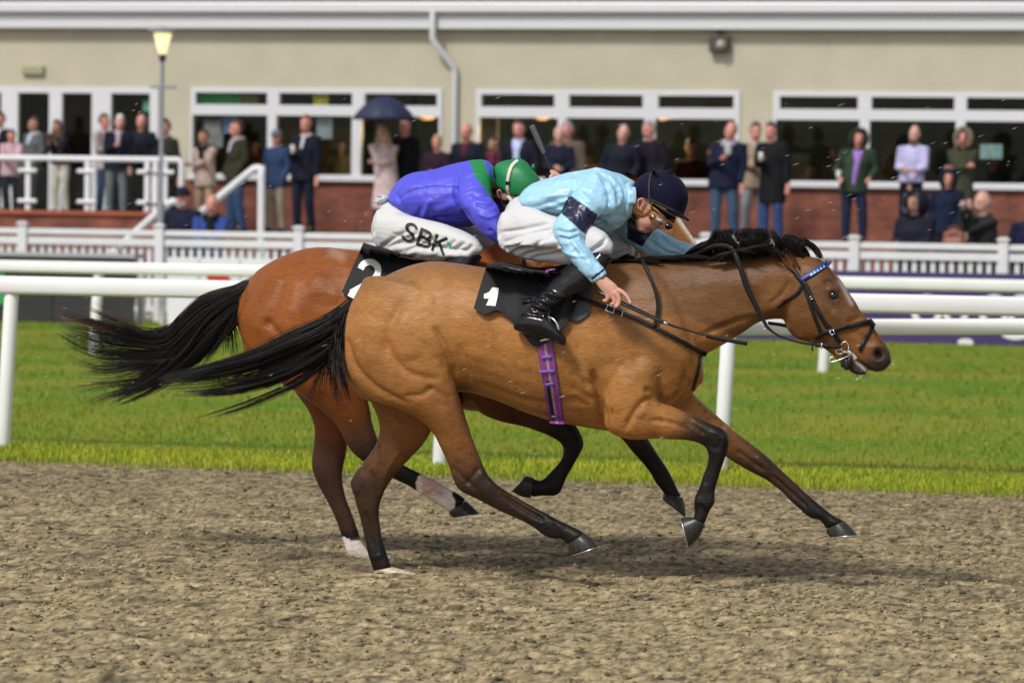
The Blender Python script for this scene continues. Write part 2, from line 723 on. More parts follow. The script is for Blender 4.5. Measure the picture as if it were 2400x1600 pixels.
M_UPVC = mat('white_frame', (0.62, 0.62, 0.64), rough=0.35)
M_BRICK = brick_mat('red_brick', (0.215, 0.064, 0.036), (0.145, 0.042, 0.028), (0.15, 0.075, 0.055))
M_ROOF = mat('slate_roof', (0.05, 0.05, 0.06), rough=0.7, noise=0.3, nscale=6)
M_DARK = mat('dark_interior', (0.075, 0.115, 0.115), rough=0.9, noise=0.5, nscale=2.0)

x0, x1, y0, y1 = -13.0, 0.5, 11.2, 23.45
nx, ny = 600, 440
gx, gy = np.meshgrid(np.linspace(x0, x1, nx), np.linspace(y0, y1, ny))
P2 = np.stack([gx.ravel(), gy.ravel()], 1)
h = 0.8 * (0.014 * vnoise(P2 * np.array([1, 1.0]), 2.2, 1) * .6 + 0.010 * np.abs(vnoise(P2 * np.array([.8, 1]), 6.5, 2)) + 0.016 * np.clip(vnoise(P2 * np.array([.9, 1]), 11.0, 3), -.5, 1) + 0.009 * vnoise(P2 * np.array([.9, 1]), 20.0, 4))
chop = np.exp(-((P2[:, 1] - 17.9 - 0.25 * vnoise(P2 * np.array([.3, 0]), 2.0, 9)) / 0.9) ** 2)
h = h - .016 - 0.02 * chop * np.clip(vnoise(P2, 5.0, 12) + .2, 0, 1)
edge = np.clip((23.45 - P2[:, 1]) / 0.25, 0, 1)
h = h * edge
V = np.stack([P2[:, 0], P2[:, 1], h], 1)
I = np.arange(nx * ny).reshape(ny, nx)
Fq = np.stack([I[:-1, :-1], I[:-1, 1:], I[1:, 1:], I[1:, :-1]], -1).reshape(-1, 4)
wet_shade = np.clip(0.4 + 0.7 * vnoise(P2 * np.array([.5, 1.0]), 1.6, 21) + .5 * vnoise(P2 * np.array([.7, 1.0]), 5.0, 22), 0, 1) * (0.05 + 0.75 * chop) + 1.7 * np.clip(vnoise(P2 * np.array([.85, .9]), 11.0, 23) + .6 * vnoise(P2, 19.0, 24) - .38, 0, .6)
wet_shade = np.clip(wet_shade, 0, 1)[:, None] * 0.85  # damp churned band; finer specks paint damp clumps and shaded holes into the colour
C = np.array([0.290, 0.228, 0.130]) * (1 - wet_shade) + np.array([0.085, 0.068, 0.042]) * wet_shade
C *= (1 - .22 * np.clip((P2[:, 1] - 17.5) / 5, 0, 1))[:, None]  # far track darkened in its colour, imitating duller light at a grazing view
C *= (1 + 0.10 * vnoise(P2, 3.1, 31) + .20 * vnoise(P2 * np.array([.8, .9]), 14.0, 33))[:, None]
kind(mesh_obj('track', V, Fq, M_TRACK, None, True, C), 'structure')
rg = np.random.default_rng(41)          # loose clods of the churned surface
nc = 15000
cy_ = 12.0 + 11.2 * rg.random(nc) ** 1.25
cx_ = -YAW * 1.02 * cy_ + (rg.random(nc) - .5) * (cy_ * .275 + 1.6)
cz_ = h[np.clip(((cy_ - y0) / (y1 - y0) * (ny - 1)).round().astype(int), 0, ny - 1) * nx + np.clip(((cx_ - x0) / (x1 - x0) * (nx - 1)).round().astype(int), 0, nx - 1)]
sz_ = .004 + .011 * rg.random(nc) ** 2.4
OV = np.array([(1, 0, 0), (-1, 0, 0), (0, 1, 0), (0, -1, 0), (0, 0, 1), (0, 0, -1)], float)
OF = np.array([(0, 2, 4), (2, 1, 4), (1, 3, 4), (3, 0, 4), (2, 0, 5), (1, 2, 5), (3, 1, 5), (0, 3, 5)])
Vc = OV[None] * sz_[:, None, None] * (0.55 + .9 * rg.random((nc, 6, 1))) * np.array([1.3, 1.1, .8]) + np.stack([cx_, cy_, cz_ + sz_ * .25], 1)[:, None]
Fc_ = (OF[None] + (np.arange(nc) * 6)[:, None, None]).reshape(-1, 3)
tc_ = (rg.random(nc) < .3)[:, None] * (.4 + .6 * rg.random((nc, 1)))
Cc = (np.array([0.29, 0.228, 0.13]) * (1 - tc_) + np.array([0.09, 0.075, 0.05]) * tc_) * (1 - .22 * np.clip((cy_ - 17.5) / 5, 0, 1))[:, None]  # clods take the same painted far darkening as the track
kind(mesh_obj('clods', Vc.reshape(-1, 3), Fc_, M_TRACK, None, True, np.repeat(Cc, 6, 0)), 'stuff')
bm = MB().box(-150, x0, -30, y1, -.3, -.012).box(x1, 150, -30, y1, -.3, -.012).box(x0, x1, -30, y0, -.3, -.012)
o = kind(bm.build('track_surround', mat('track_fibre_sand_far', (0.215, 0.18, 0.118), rough=0.95, noise=0.3, nscale=12)), 'structure')
kind(MB().box(-150, 150, 23.4, 50.2, -.3, -.004).build('turf', M_TURF), 'structure')
kind(MB().box(-150, 150, 50.2, 120, -.3, -.006).build('paving', M_PAVE), 'structure')


def blades(n, xa, xb, ya, yb, hmin, hmax, wd, seed, c0, c1, pw=1.0):
    rg = np.random.default_rng(seed)
    x = xa + (xb - xa) * rg.random(n)
    y = ya + (yb - ya) * rg.random(n) ** pw
    clump = vnoise(np.stack([x, y], 1), 0.9, seed) * .5 + vnoise(np.stack([x, y], 1), 3.5, seed + 1) * .5
    hh = (hmin + (hmax - hmin) * rg.random(n)) * (1 + 0.5 * clump)
    a = rg.random(n) * 2 * PI
    le = rg.random(n) * 0.7
    dx, dy = np.cos(a), np.sin(a)
    b = rg.random(n) * 2 * PI
    lx, ly = np.cos(b) * le * hh, np.sin(b) * le * hh
    w = wd * (0.6 + 0.8 * rg.random(n))
    V = np.empty((n, 5, 3))
    V[:, 0] = np.stack([x - dx * w, y - dy * w, np.full(n, -.006)], 1)
    V[:, 1] = np.stack([x + dx * w, y + dy * w, np.full(n, -.006)], 1)
    V[:, 2] = np.stack([x - dx * w * .7 + lx * .4, y - dy * w * .7 + ly * .4, hh * .6], 1)
    V[:, 3] = np.stack([x + dx * w * .7 + lx * .4, y + dy * w * .7 + ly * .4, hh * .6], 1)
    V[:, 4] = np.stack([x + lx, y + ly, hh], 1)
    B = np.arange(n)[:, None] * 5
    F1 = np.concatenate([B + np.array([[0, 1, 3, 2]])], 1)
    F2 = np.concatenate([B + np.array([[2, 3, 4]])], 1)
    t = np.clip(.5 + .45 * clump + .25 * rg.normal(size=n), 0, 1)[:, None]
    C = np.repeat(np.array(c0) * (1 - t) + np.array(c1) * t, 5, 0)
    return V.reshape(-1, 3), [tuple(f) for f in F1] + [tuple(f) for f in F2], C


V1, F1, C1 = blades(34000, -12.5, 0, 23.30, 24.7, .012, .050, .004, 3, (.17, .28, .017), (.42, .40, .031), 1.1)
V2, F2, C2 = blades(30000, -14.5, -1, 24.2, 30, .012, .036, .005, 4, (.11, .22, .014), (.27, .28, .026))
V3, F3, C3 = blades(24000, -21, -3.5, 30, 48.3, .015, .045, .008, 5, (.075, .185, .013), (.22, .25, .022))
V4, F4, C4 = blades(2600, -13, -1, 23.0, 23.5, .015, .045, .004, 6, (.12, .2, .016), (.3, .28, .03))
n1, n2, n3 = len(V1), len(V1) + len(V2), len(V1) + len(V2) + len(V3)
FF = F1 + [tuple(i + n1 for i in f) for f in F2] + [tuple(i + n2 for i in f) for f in F3] + [tuple(i + n3 for i in f) for f in F4]
kind(mesh_obj('grass', np.concatenate([V1, V2, V3, V4]), FF, M_BLADE, None, False, np.concatenate([C1, C2, C3, C4])), 'stuff')


def X(px, py, q):
    return float(at_y(px, py, q)[0])


def Z(px, py, q):
    return float(at_y(px, py, q)[2])


# ================================================================== running rails
def slab_rail(mb, xa, xb, y, za, zb, d=.05, yb=None, dz=0):
    n = 10
    zc, hz = (za + zb) / 2, (zb - za) / 2
    a = np.arange(16) / 16 * 2 * PI
    rings = []
    for t in (0, 1):
        xx = xa + (xb - xa) * t
        yy = y if yb is None else y + (yb - y) * t
        ca, sa = np.cos(a), np.sin(a)
        sq = lambda v: np.sign(v) * np.abs(v) ** .55
        rings.append(np.stack([np.full(16, xx), yy + d * sq(ca), zc + dz * t + hz * sq(sa)], 1))
    V, Fc = rings_to_mesh(rings)
    mb.add(V, Fc)


near_rail = thing('running_rail', 'nearest white running rail along the inside of the sand track', 'rail', (-7, 24.5, 0))
m = MB()
slab_rail(m, -34, 8, 24.5, 1.052, 1.178)
m.build('rail', M_RAIL, near_rail, True)
for x, y in ((-13.9, 24.45), (-10.36, 24.5), (-7.137, 24.2), (-5.305, 24.45), (-1.9, 24.45), (1.6, 24.45), (-17.5, 24.45)):
    MB().tube([(x - .012, y, -.02), (x + .035, y + .02, 1.06)], .05, 14).build('post', M_RAIL, near_rail, True)
low = thing('running_rail', 'lower white rail running just under the nearest rail at the right edge', 'rail', (-3, 24.9, 0))
m = MB()
za, zb = Z(1690, 786, 24.75), Z(1690, 748, 24.75)
ze, zf = Z(2400, 777, 24.75), Z(2400, 738, 24.75)
slab_rail(m, X(1680, 760, 24.75), X(2400, 760, 24.75) + 3.5, 24.75, za, zb, .05, None, (ze - za) * 1.9)
m.build('rail', M_RAIL, low, True)
for px in (2600,):
    xx = X(px, 900, 24.75)
    MB().tube([(xx, 24.77, -.02), (xx + .03, 24.77, .9)], .045, 12).build('post', M_RAIL, low, True)
far_rail = thing('running_rail', 'farther white running rail in front of the advertising boards', 'rail', (-11, 39.6, 0))
m = MB()
slab_rail(m, -40, 12, 39.6, .868, 1.0)
m.build('rail', M_RAIL, far_rail, True)
for k in range(-4, 5):
    x = -15.69 + 2.725 * (k + 0)
    MB().tube([(x - .015, 39.62, -.02), (x + .03, 39.64, .88)], .058, 12).build('post', M_RAIL, far_rail, True)

# ================================================================== boards along the fence
QB = 48.5
zt = Z(2300, 640, QB)
M_PURPB = mat('purple_board', (0.045, 0.022, 0.12), rough=0.5)
M_BLKB = mat('black_board', (0.022, 0.021, 0.023), rough=0.7, noise=0.2, nscale=5)
bx = X(1000, 700, QB)
xe = X(2400, 700, QB) + 3
wd = (xe - bx) / 4
for k in range(4):
    b = thing('advertising_board', ('purple advertising board below the picket fence behind the horse head', 'purple advertising board at the right edge with white round lettering')[min(1, max(0, k - 2))] if k >= 2 else
              ('purple advertising board hidden behind the galloping horses, next to the white boards', 'purple advertising board behind the neck of the front horse')[k], 'advertising board', (bx + wd * k, QB, 0), 'boards in front of the picket fence')
    MB().box(bx + wd * k + .01, bx + wd * (k + 1) - .01, QB, QB + .05, -.01, zt).build('panel', M_PURPB, b, False, .008)
    if k >= 2:
        g = MB()
        for px, rr in ((2172, .2), (2240, .17), (2330, .2)) if k == 2 else ((2395, .2), (2460, .2)):
            xx, zz = X(px, 728, QB), Z(px, 728, QB)
            a = np.linspace(0, 2 * PI, 25)
            ro = np.stack([xx + rr * np.cos(a), np.full(25, QB - .004), zz + rr * 1.05 * np.sin(a)], 1)
            ri = np.stack([xx + rr * .62 * np.cos(a), np.full(25, QB - .004), zz + rr * .66 * np.sin(a)], 1)
            V = np.concatenate([ro, ri])
            g.add(V, [(i, i + 1, 26 + i, 25 + i) for i in range(24)])
        for px, py, rx, rz in (((2263, 802, .10, .05),) if k == 2 else ((2380, 782, .18, .075),)):
            xx, zz = X(px, py, QB), Z(px, py, QB)
            a = np.linspace(0, 2 * PI, 25)[:-1]
            V = np.stack([xx + rx * np.cos(a), np.full(24, QB - .004), zz + rz * np.sin(a)], 1)
            g.add(V, [tuple(range(24))])
        g.build('lettering', M_PAINT, b)
zw = Z(500, 605, QB)
M_RED = mat('red_print', (0.50, 0.02, 0.02), rough=0.5)
xw = [X(p, 700, QB) for p in (390, 467, 563, 680, 800, 1000)]
for k in range(5):
    b = thing('advertising_board', ('plain white advertising board next to the gap in the boards', 'white advertising board with a red block seen left of the far horse rump',
                                    'white advertising board with red print partly behind the far horse tail', 'white advertising board hidden behind the far horse', 'white advertising board touching the purple boards')[k], 'advertising board', (xw[k], QB, 0), 'boards in front of the picket fence')
    MB().box(xw[k] + .012, xw[k + 1] - .012, QB, QB + .05, -.01 if k != 0 else .0, zw).build('panel', mat('white_board', (.70, .70, .72), rough=.5) if k == 0 else bpy.data.materials['white_board'], b, False, .006)
    if k in (1, 2):
        px0 = (483, 584)[k - 1]
        q = [(X(px0, 648, QB), Z(px0, 646, QB)), (X(px0 + 52, 648, QB), Z(px0 + 52, 647, QB)), (X(px0 + 75, 690, QB), Z(px0 + 75, 676, QB)), (X(px0 + 12, 690, QB), Z(px0 + 12, 676, QB))]
        V = [(x, QB - .004, z) for x, z in q]
        mesh_obj('red_block', V, [(0, 1, 2, 3)], M_RED, b, False)
bb_ = thing('advertising_board', 'black boards with a pale top edge at the left edge behind both rails', 'advertising board', (X(150, 700, QB), QB, 0))
xl, xr = X(-250, 700, QB), X(314, 700, QB)
zb = Z(150, 603, QB)
for k in range(3):
    MB().box(xl + (xr - xl) * k / 3 + .008, xl + (xr - xl) * (k + 1) / 3 - .008, QB, QB + .05, -.01, zb).build('panel', M_BLKB, bb_, False, .006)
MB().box(xl, xr + .05, QB - .12, QB + .2, zb + .003, zb + .06).build('ledge', mat('grey_ledge', (.33, .35, .38), rough=.5), bb_, False, .006)
sg = thing('sign', 'small green sign at the left edge behind the nearest rail', 'sign', (X(-8, 690, 46), 46, 0))
MB().box(X(-60, 690, 46), X(9, 690, 46), 46, 46.04, Z(0, 712, 46), Z(0, 640, 46)).build('panel', mat('green_sign', (.02, .30, .07), rough=.5), sg)
MB().box(X(-30, 690, 46), X(-22, 690, 46), 46.045, 46.09, -.01, Z(0, 650, 46)).build('post', M_PAINT, sg)
for i, (pa, pb, lab) in enumerate(((322, 336, 'short white post left of the gap between the black and white boards'), (372, 384, 'short white post right of the gap between the black and white boards'))):
    xa, xb = X(pa, 700, 49.0), X(pb, 700, 49.0)
    o = MB().box(xa, xb, 49.0, 49.08, -.01, Z(pa, 640, 49)).build('white_post', M_PAINT, None, False, .006)
    tag(o, lab, 'post', 'short white posts')

# ================================================================== picket fence
QF = 50.0
fence = thing('picket_fence', 'white picket fence with capped posts between the boards and the spectators', 'fence', (-14, QF, 0))
MB().box(-30, 0, QF - .03, QF + .03, 1.175, 1.255).build('top_rail', M_PAINT, fence, False, .008)
MB().box(-30, 0, QF - .02, QF + .02, 1.035, 1.135).build('rail', M_PAINT, fence, False, .006)
MB().box(-30, 0, QF - .02, QF + .02, .12, .20).build('rail', M_PAINT, fence, False, .006)
pm = MB().box(-.031, .031, .022, .042, .05, 1.12)
pk = pm.build('picket', M_PAINT, fence)
base_x = -21.6 - .123 * 36
px_list = [base_x + .123 * k for k in range(186)]
for i, x in enumerate(px_list):
    o = pk if i == 0 else pk.copy()
    if i:
        COL.objects.link(o)
    o.matrix_parent_inverse = Matrix.Translation((-fence.location[0], -fence.location[1], 0))
    o.location = (x, QF, 0)
fp = [X(55, 560, QF), X(375, 560, QF), X(676, 560, QF)]
st_ = fp[1] - fp[0]
xs = [fp[0] - st_ * 2, fp[0] - st_] + [fp[0] + st_ * k for k in range(0, 5)] + [X(2003, 590, QF) - 2.0, X(2003, 590, QF), X(2352, 600, QF), X(2352, 600, QF) + 2.05, X(2352, 600, QF) + 4.1]
for x in sorted(xs):
    p = MB().box(x - .065, x + .065, QF - .065, QF - .0, -.01, 1.30).build('post', M_PAINT, fence, False, .008)
    MB().box(x - .085, x + .085, QF - .085, QF + .02, 1.303, 1.33).box(x - .06, x + .06, QF - .06, QF - .005, 1.333, 1.35).build('cap', M_PAINT, p, False, .006)

# ================================================================== terrace, brick walls
TZ = 1.17
kind(MB().box(-60, 25, 56.6, 60.0, -.05, TZ).build('terrace', M_PAVE), 'structure')
tw = MB().box(-60, 25, 56.35, 56.598, -.05, TZ + .02).build('terrace_wall', M_BRICK)
tag(tw, 'low red brick retaining wall of the terrace behind the white picket fence', 'wall')
PZ = 1.43
xpl = X(362, 520, 55.6)
kind(MB().box(-60, xpl - .25, 55.85, 59.95, TZ + .004, PZ).build('raised_platform', M_PAVE), 'structure')
pw = thing('platform_wall', 'red brick wall of the raised platform under the white balustrade', 'wall', (-24, 55.6, 0))
MB().box(-60, xpl, 55.6, 55.84, -.05, PZ - .02).build('brickwork', M_BRICK, pw)
MB().box(-60, xpl + .03, 55.55, 55.88, PZ - .018, PZ + .05).build('coping', mat('brick_coping', (.30, .075, .035), rough=.8, noise=.2, nscale=5), pw, False, .01)
stp = thing('steps', 'brick steps from the lawn up to the terrace beside the white handrails', 'steps', (xpl + 1, 55, 0))
xs0, xs1 = xpl + .05, X(620, 520, 55.6)
for k in range(6):
    MB().box(xs0, xs1, 56.34 - .3 * (6 - k), 56.34, TZ / 7 * k + (.001 if k else -.05), TZ / 7 * (k + 1)).build('step', M_BRICK if k % 2 else M_PAVE, stp)

QR = 55.7
bal = thing('balustrade', 'white balustrade with glass panels on the raised brick platform', 'balustrade', (-24, QR, PZ))
zr = Z(100, 371, QR)
xr0, xr1 = X(-500, 371, QR), X(424, 371, QR)
MB().tube([(xr0, QR, zr), (xr1 - .04, QR, zr), (xr1, QR, zr - .03), (xr1 + .012, QR, zr - .09), (xr1 + .012, QR, TZ + .02)], .045, 12).build('top_rail', M_PAINT, bal, True)
bps = [X(p, 440, QR) for p in (-490, -351, -212, -73, 66, 205, 345, 364, 387)]
for x in bps:
    p = MB().box(x - .04, x + .04, QR - .03, QR + .03, PZ - .0 + .052, zr - .03).build('post', M_PAINT, bal, False, .008)
    for zz in (Z(66, 400, QR), Z(66, 471, QR)):
        MB().tube([(x - .13, QR - .035, zz), (x + .13, QR - .035, zz)], [.035, .035], 10).build('glass_clamp', M_PAINT, p, True)


def glass_mat(name, tint=(1, 1, 1), refl=1.0):
    g = bpy.data.materials.new(name)
    g.use_nodes = True
    nt = g.node_tree
    nt.nodes.clear()
    out = nt.nodes.new('ShaderNodeOutputMaterial')
    mx = nt.nodes.new('ShaderNodeMixShader')
    tr = nt.nodes.new('ShaderNodeBsdfTransparent')
    tr.inputs['Color'].default_value = (*tint, 1)
    gl = nt.nodes.new('ShaderNodeBsdfGlossy')
    gl.inputs['Roughness'].default_value = 0.02
    fr = nt.nodes.new('ShaderNodeFresnel')
    fr.inputs['IOR'].default_value = 1.2
    nt.links.new(fr.outputs[0], mx.inputs['Fac'])
    nt.links.new(tr.outputs[0], mx.inputs[1])
    nt.links.new(gl.outputs[0], mx.inputs[2])
    nt.links.new(mx.outputs[0], out.inputs['Surface'])
    return g


M_GLASS = glass_mat('window_glass', (.80, .84, .82))
M_GLASS2 = glass_mat('balustrade_glass', (.93, .96, .95))
for a, b in zip(bps[:-2], bps[1:-1]):
    if b - a > .3:
        MB().box(a + .06, b - .06, QR - .03, QR - .02, PZ + .10, zr - .14).build('glass_panel', M_GLASS2, bal)

QH = 54.6
for pts, lab in ((((316, 546), (392, 480), (408, 473)), 'short white handrail sloping down to the fence in front of the brick platform'),
                 (((488, 484), (580, 408), (600, 395), (610, 400), (613, 415), (613, 548)), 'white tubular handrail sloping up to a bend with an upright post beside the brick steps')):
    P = [at_y(a, b, QH) for a, b in pts]
    ex = [P[0] + (P[0] - P[1]) * (.9 if len(pts) == 3 else .4)] + P
    if len(pts) > 3:
        ex[-1][2] = -.02
    o = MB().tube(catmull(np.array(ex), 4), .058, 12).build('handrail', M_PAINT, None, True)
    tag(o, lab, 'handrail', 'white handrails of the steps')

# ================================================================== lamp post
QL = 53.6
lamp = thing('lamp_post', 'grey lamp post with a glowing cone lamp under a flat round hood', 'lamp post', (X(372, 540, QL), QL, 0))
xb, xt = X(373, 540, QL), X(384, 140, QL)
zt = Z(384, 138, QL)
M_POLE = mat('grey_pole', (.20, .215, .235), rough=.45)
xl = (xb + xt) / 2
MB().tube([(xl, QL, -.05), (xl, QL, Z(370, 480, QL)), (xl, QL, Z(370, 470, QL)), (xl, QL, zt)], [.065, .065, .034, .030], 12).build('pole', M_POLE, lamp, True)
MB().box(X(353, 205, QL), X(413, 205, QL), QL - .02, QL + .02, Z(384, 208, QL), Z(384, 202, QL)).build('cross_bar', M_POLE, lamp)
MB().tube([(xl, QL, zt - .0), (xl, QL, zt + .06)], [.055, .05], 12).build('collar', M_BLKB, lamp, True)
M_GLOW = mat('lit_diffuser', (.9, .85, .6), rough=.4, emit=(1.0, .78, .38), estr=1.0)
MB().tube([(xl, QL, zt + .065), (xl, QL, Z(384, 100, QL)), (xl, QL, Z(384, 79, QL))], [.052, .10, .135], 18, None, .05).build('lamp_cone', M_GLOW, lamp, True)
zh = Z(384, 76, QL)
a = np.array([[.0, .06], [.12, .05], [.2, .025], [.24, .0], [.235, -.012], [.12, -.01], [0, -.01]])
rings = [np.stack([xl + r_ * np.cos(np.arange(24) / 24 * 2 * PI), QL + r_ * np.sin(np.arange(24) / 24 * 2 * PI), np.full(24, zh + z_ + .02)], 1) for r_, z_ in [(max(r_, .002), z_) for r_, z_ in a]]
V, Fc = rings_to_mesh(rings)
mesh_obj('hood', V, Fc, M_POLE, lamp)

# ================================================================== grandstand building
QW = 60.0
bld = thing('grandstand_building', 'long cream rendered building with white framed windows and a red brick base', 'building', (-14, QW, TZ))
zsill_t, zsill_b = Z(1400, 421, QW), Z(1400, 433, QW)
zf_t = Z(1400, 211, QW)
zu_t, zu_b = Z(1400, 223, QW), Z(1400, 252, QW)
zl_t = Z(1400, 277, QW)
z_eave = Z(1200, 66, QW - .3)
wins = [(448, 1036, [(459, 627), (655, 826), (855, 1025)], [(452, 627), (648, 825), (846, 1029)]),
        (1116, 1734, [(1128, 1300), (1334, 1507), (1543, 1720)], [(1122, 1308), (1326, 1510), (1536, 1722)]),
        (1812, 2480, [(1828, 2011), (2043, 2237), (2266, 2466)], [(1818, 2014), (2038, 2240), (2262, 2470)])]
wx = [(X(a, 300, QW), X(b, 300, QW)) for a, b, _, _ in wins]
dl, dr = X(-420, 300, QW), X(372, 300, QW)
xe2 = 12.0
# wall pieces between the openings
segs = [(-60, dl), (dr, wx[0][0]), (wx[0][1], wx[1][0]), (wx[1][1], wx[2][0]), (wx[2][1], xe2)]
for a, b in segs:
    MB().box(a, b, QW, QW + .25, zsill_b, zf_t).build('wall_pier', M_WALL, bld)
MB().box(-60, xe2, QW, QW + .25, zf_t + .0, z_eave + .3).build('wall', M_WALL, bld)
for a, b in ((-60, dl), (dr, xe2)):
    MB().box(a, b, QW - .012, QW + .25, TZ - .05, zsill_b - .003).build('brick_plinth', M_BRICK, bld)
MB().box(-60, xe2, QW - .16, QW + .0, z_eave - .02, z_eave).build('soffit', M_WALL, bld)
MB().box(-60, xe2, QW - .20, QW - .162, z_eave - .01, Z(1200, 33, QW - .34)).build('fascia', M_UPVC, bld, False, .006)
zg0, zg1 = Z(1200, 30, QW - .42), Z(1200, 4, QW - .42)
MB().box(-60, xe2, QW - .31, QW - .205, zg0, zg1).build('gutter', M_UPVC, bld, False, .03)
rf = MB()
rf.add([(-60, QW - .26, zg1 - .02), (xe2, QW - .26, zg1 - .02), (xe2, QW + 6, zg1 + 3.0), (-60, QW + 6, zg1 + 3.0)], [(0, 1, 2, 3)])
rf.build('roof', M_ROOF, bld)
room = MB().box(-60, xe2, QW + 7, QW + 7.1, TZ, z_eave + .3).box(-60, xe2, QW + .26, QW + 7, TZ - .1, TZ + .02).box(-60, xe2, QW + .26, QW + 7, z_eave + .1, z_eave + .3)
room.build('dark_room', M_DARK, bld)
pipe = MB()
xg, xp_ = X(1014, 60, QW - .27), X(1066, 200, QW - .06)
pipe.tube([(xg, QW - .27, zg0 + .02), (xg, QW - .27, Z(1014, 90, QW - .27)), (xg + .03, QW - .25, Z(1020, 100, QW - .25)), (xp_ - .02, QW - .08, Z(1062, 156, QW - .08)), (xp_, QW - .06, Z(1066, 170, QW - .06)), (xp_, QW - .06, TZ)],
          .052, 10)
pipe.build('downpipe', M_UPVC, bld, True)
for (a, b, ups, los), (xa, xb) in zip(wins, wx):
    w = MB()
    w.box(xa, xb, QW - .03, QW + .10, zu_t, zf_t).box(xa, xb, QW - .03, QW + .10, zl_t, zu_b).box(xa, xb, QW - .03, QW + .10, zsill_t - .002, zsill_t + .02)
    xu = [X(p, 260, QW) for pr in ups for p in pr]
    xlw = [X(p, 340, QW) for pr in los for p in pr]
    for z0_, z1_, xx in ((zu_b, zu_t, xu), (zsill_t + .02, zl_t, xlw)):
        e = [xa] + xx + [xb]
        for i in range(0, len(e), 2):
            w.box(e[i], e[i + 1], QW - .029, QW + .099, z0_ + .001, z1_ - .001)
    fr = w.build('window', M_UPVC, bld)
    MB().box(xa - .02, xb + .02, QW - .10, QW + .10, zsill_b, zsill_t - .004).build('sill', M_UPVC, fr, False, .006)
    for z0_, z1_, xx in ((zu_b, zu_t, xu), (zsill_t + .02, zl_t, xlw)):
        for i in range(0, len(xx), 2):
            MB().box(xx[i] - .004, xx[i + 1] + .004, QW + .03, QW + .04, z0_ - .004, z1_ + .004).build('pane', M_GLASS, fr)
zd = Z(100, 203, QW)
zdp = Z(100, 218, QW)
dpan = [(-330, -250), (-230, -155), (-130, -60), (-20, 4), (43, 116), (146, 216), (261, 352)]
dw = MB().box(dl, dr, QW - .03, QW + .10, zdp, zd)
MB().box(dl, dr, QW, QW + .25, zd + .001, zf_t + .001 if zf_t > zd else zd + .002).build('wall_pier', M_WALL, bld) if zf_t > zd + .01 else None
e = [dl] + [X(p, 300, QW) for pr in dpan for p in pr] + [dr]
for i in range(0, len(e), 2):
    dw.box(e[i], e[i + 1], QW - .029, QW + .099, PZ, zdp - .001)
df = dw.build('folding_doors', M_UPVC, bld)
for i in range(1, len(e) - 1, 2):
    MB().box(e[i] - .004, e[i + 1] + .004, QW + .03, QW + .04, PZ + .1, zdp + .004).build('pane', M_GLASS, df)
# wall fittings
fl = thing('floodlight', 'square dark wall light with round lens under the eaves', 'wall light', (X(1689, 103, QW), QW, Z(1689, 103, QW)))
MB().box(X(1666, 103, QW), X(1712, 103, QW), QW - .16, QW - .003, Z(1689, 123, QW), Z(1689, 85, QW)).build('housing', mat('dark_olive_metal', (.05, .05, .04), rough=.5), fl, False, .01)
c = at_y(1690, 106, QW - .16)
MB().tube([c, c - np.array([0, .02, 0])], [.085, .08], 18).build('lens', mat('lamp_lens', (.35, .33, .22), rough=.2), fl, True)
MB().box(X(1684, 80, QW), X(1694, 80, QW), QW - .10, QW - .004, Z(1689, 84, QW), Z(1689, 72, QW)).build('bracket', bpy.data.materials['dark_olive_metal'], fl)
el = thing('emergency_light', 'small pale green wall light above the folding doors', 'wall light', (X(80, 164, QW), QW, Z(80, 164, QW)))
MB().box(X(54, 164, QW), X(105, 164, QW), QW - .08, QW - .003, Z(80, 175, QW), Z(80, 154, QW)).build('housing', mat('pale_green_plastic', (.32, .32, .18), rough=.5), el, False, .015)
# things seen through the glass
M_AMBER = mat('amber_shade', (.8, .4, .1), rough=.5, emit=(1.0, .38, .06), estr=1.0)
for px, py, wd_, lab in ((1000, 277, 46, 'amber ceiling lamp behind the glass right of the umbrella'), (1270, 278, 40, 'amber ceiling lamp behind the second window, above the dark suited man'), (1552, 279, 26, 'small amber ceiling lamp behind the second window, farther right')):
    q = QW + 1.2
    c = at_y(px, py - 4, q)
    hw = wd_ / 2 / 145
    t = thing('ceiling_lamp', lab, 'lamp', c, 'ceiling lamps inside the building')
    rings = [np.stack([c[0] + r_ * np.cos(np.arange(16) / 16 * 2 * PI), c[1] + r_ * np.sin(np.arange(16) / 16 * 2 * PI), np.full(16, c[2] + z_)], 1) for r_, z_ in ((hw * .3, -.05), (hw * .8, -.03), (hw, .01), (hw * .9, .05), (hw * .2, .08))]
    V, Fc = rings_to_mesh(rings)
    mesh_obj('shade', V, Fc, M_AMBER, t)
    MB().tube([(c[0], c[1], c[2] + .08), (c[0], c[1], z_eave + .1)], .01, 6).build('cord', M_BLKB, t)
    pl = bpy.data.lights.new('lamp_light', 'POINT')
    pl.energy = 45
    pl.color = (1.0, .62, .3)
    pl.shadow_soft_size = .2
    lo = link(bpy.data.objects.new('lamp_light', pl), t)
    lo.location = (c[0], c[1] + .4, c[2] - .25)
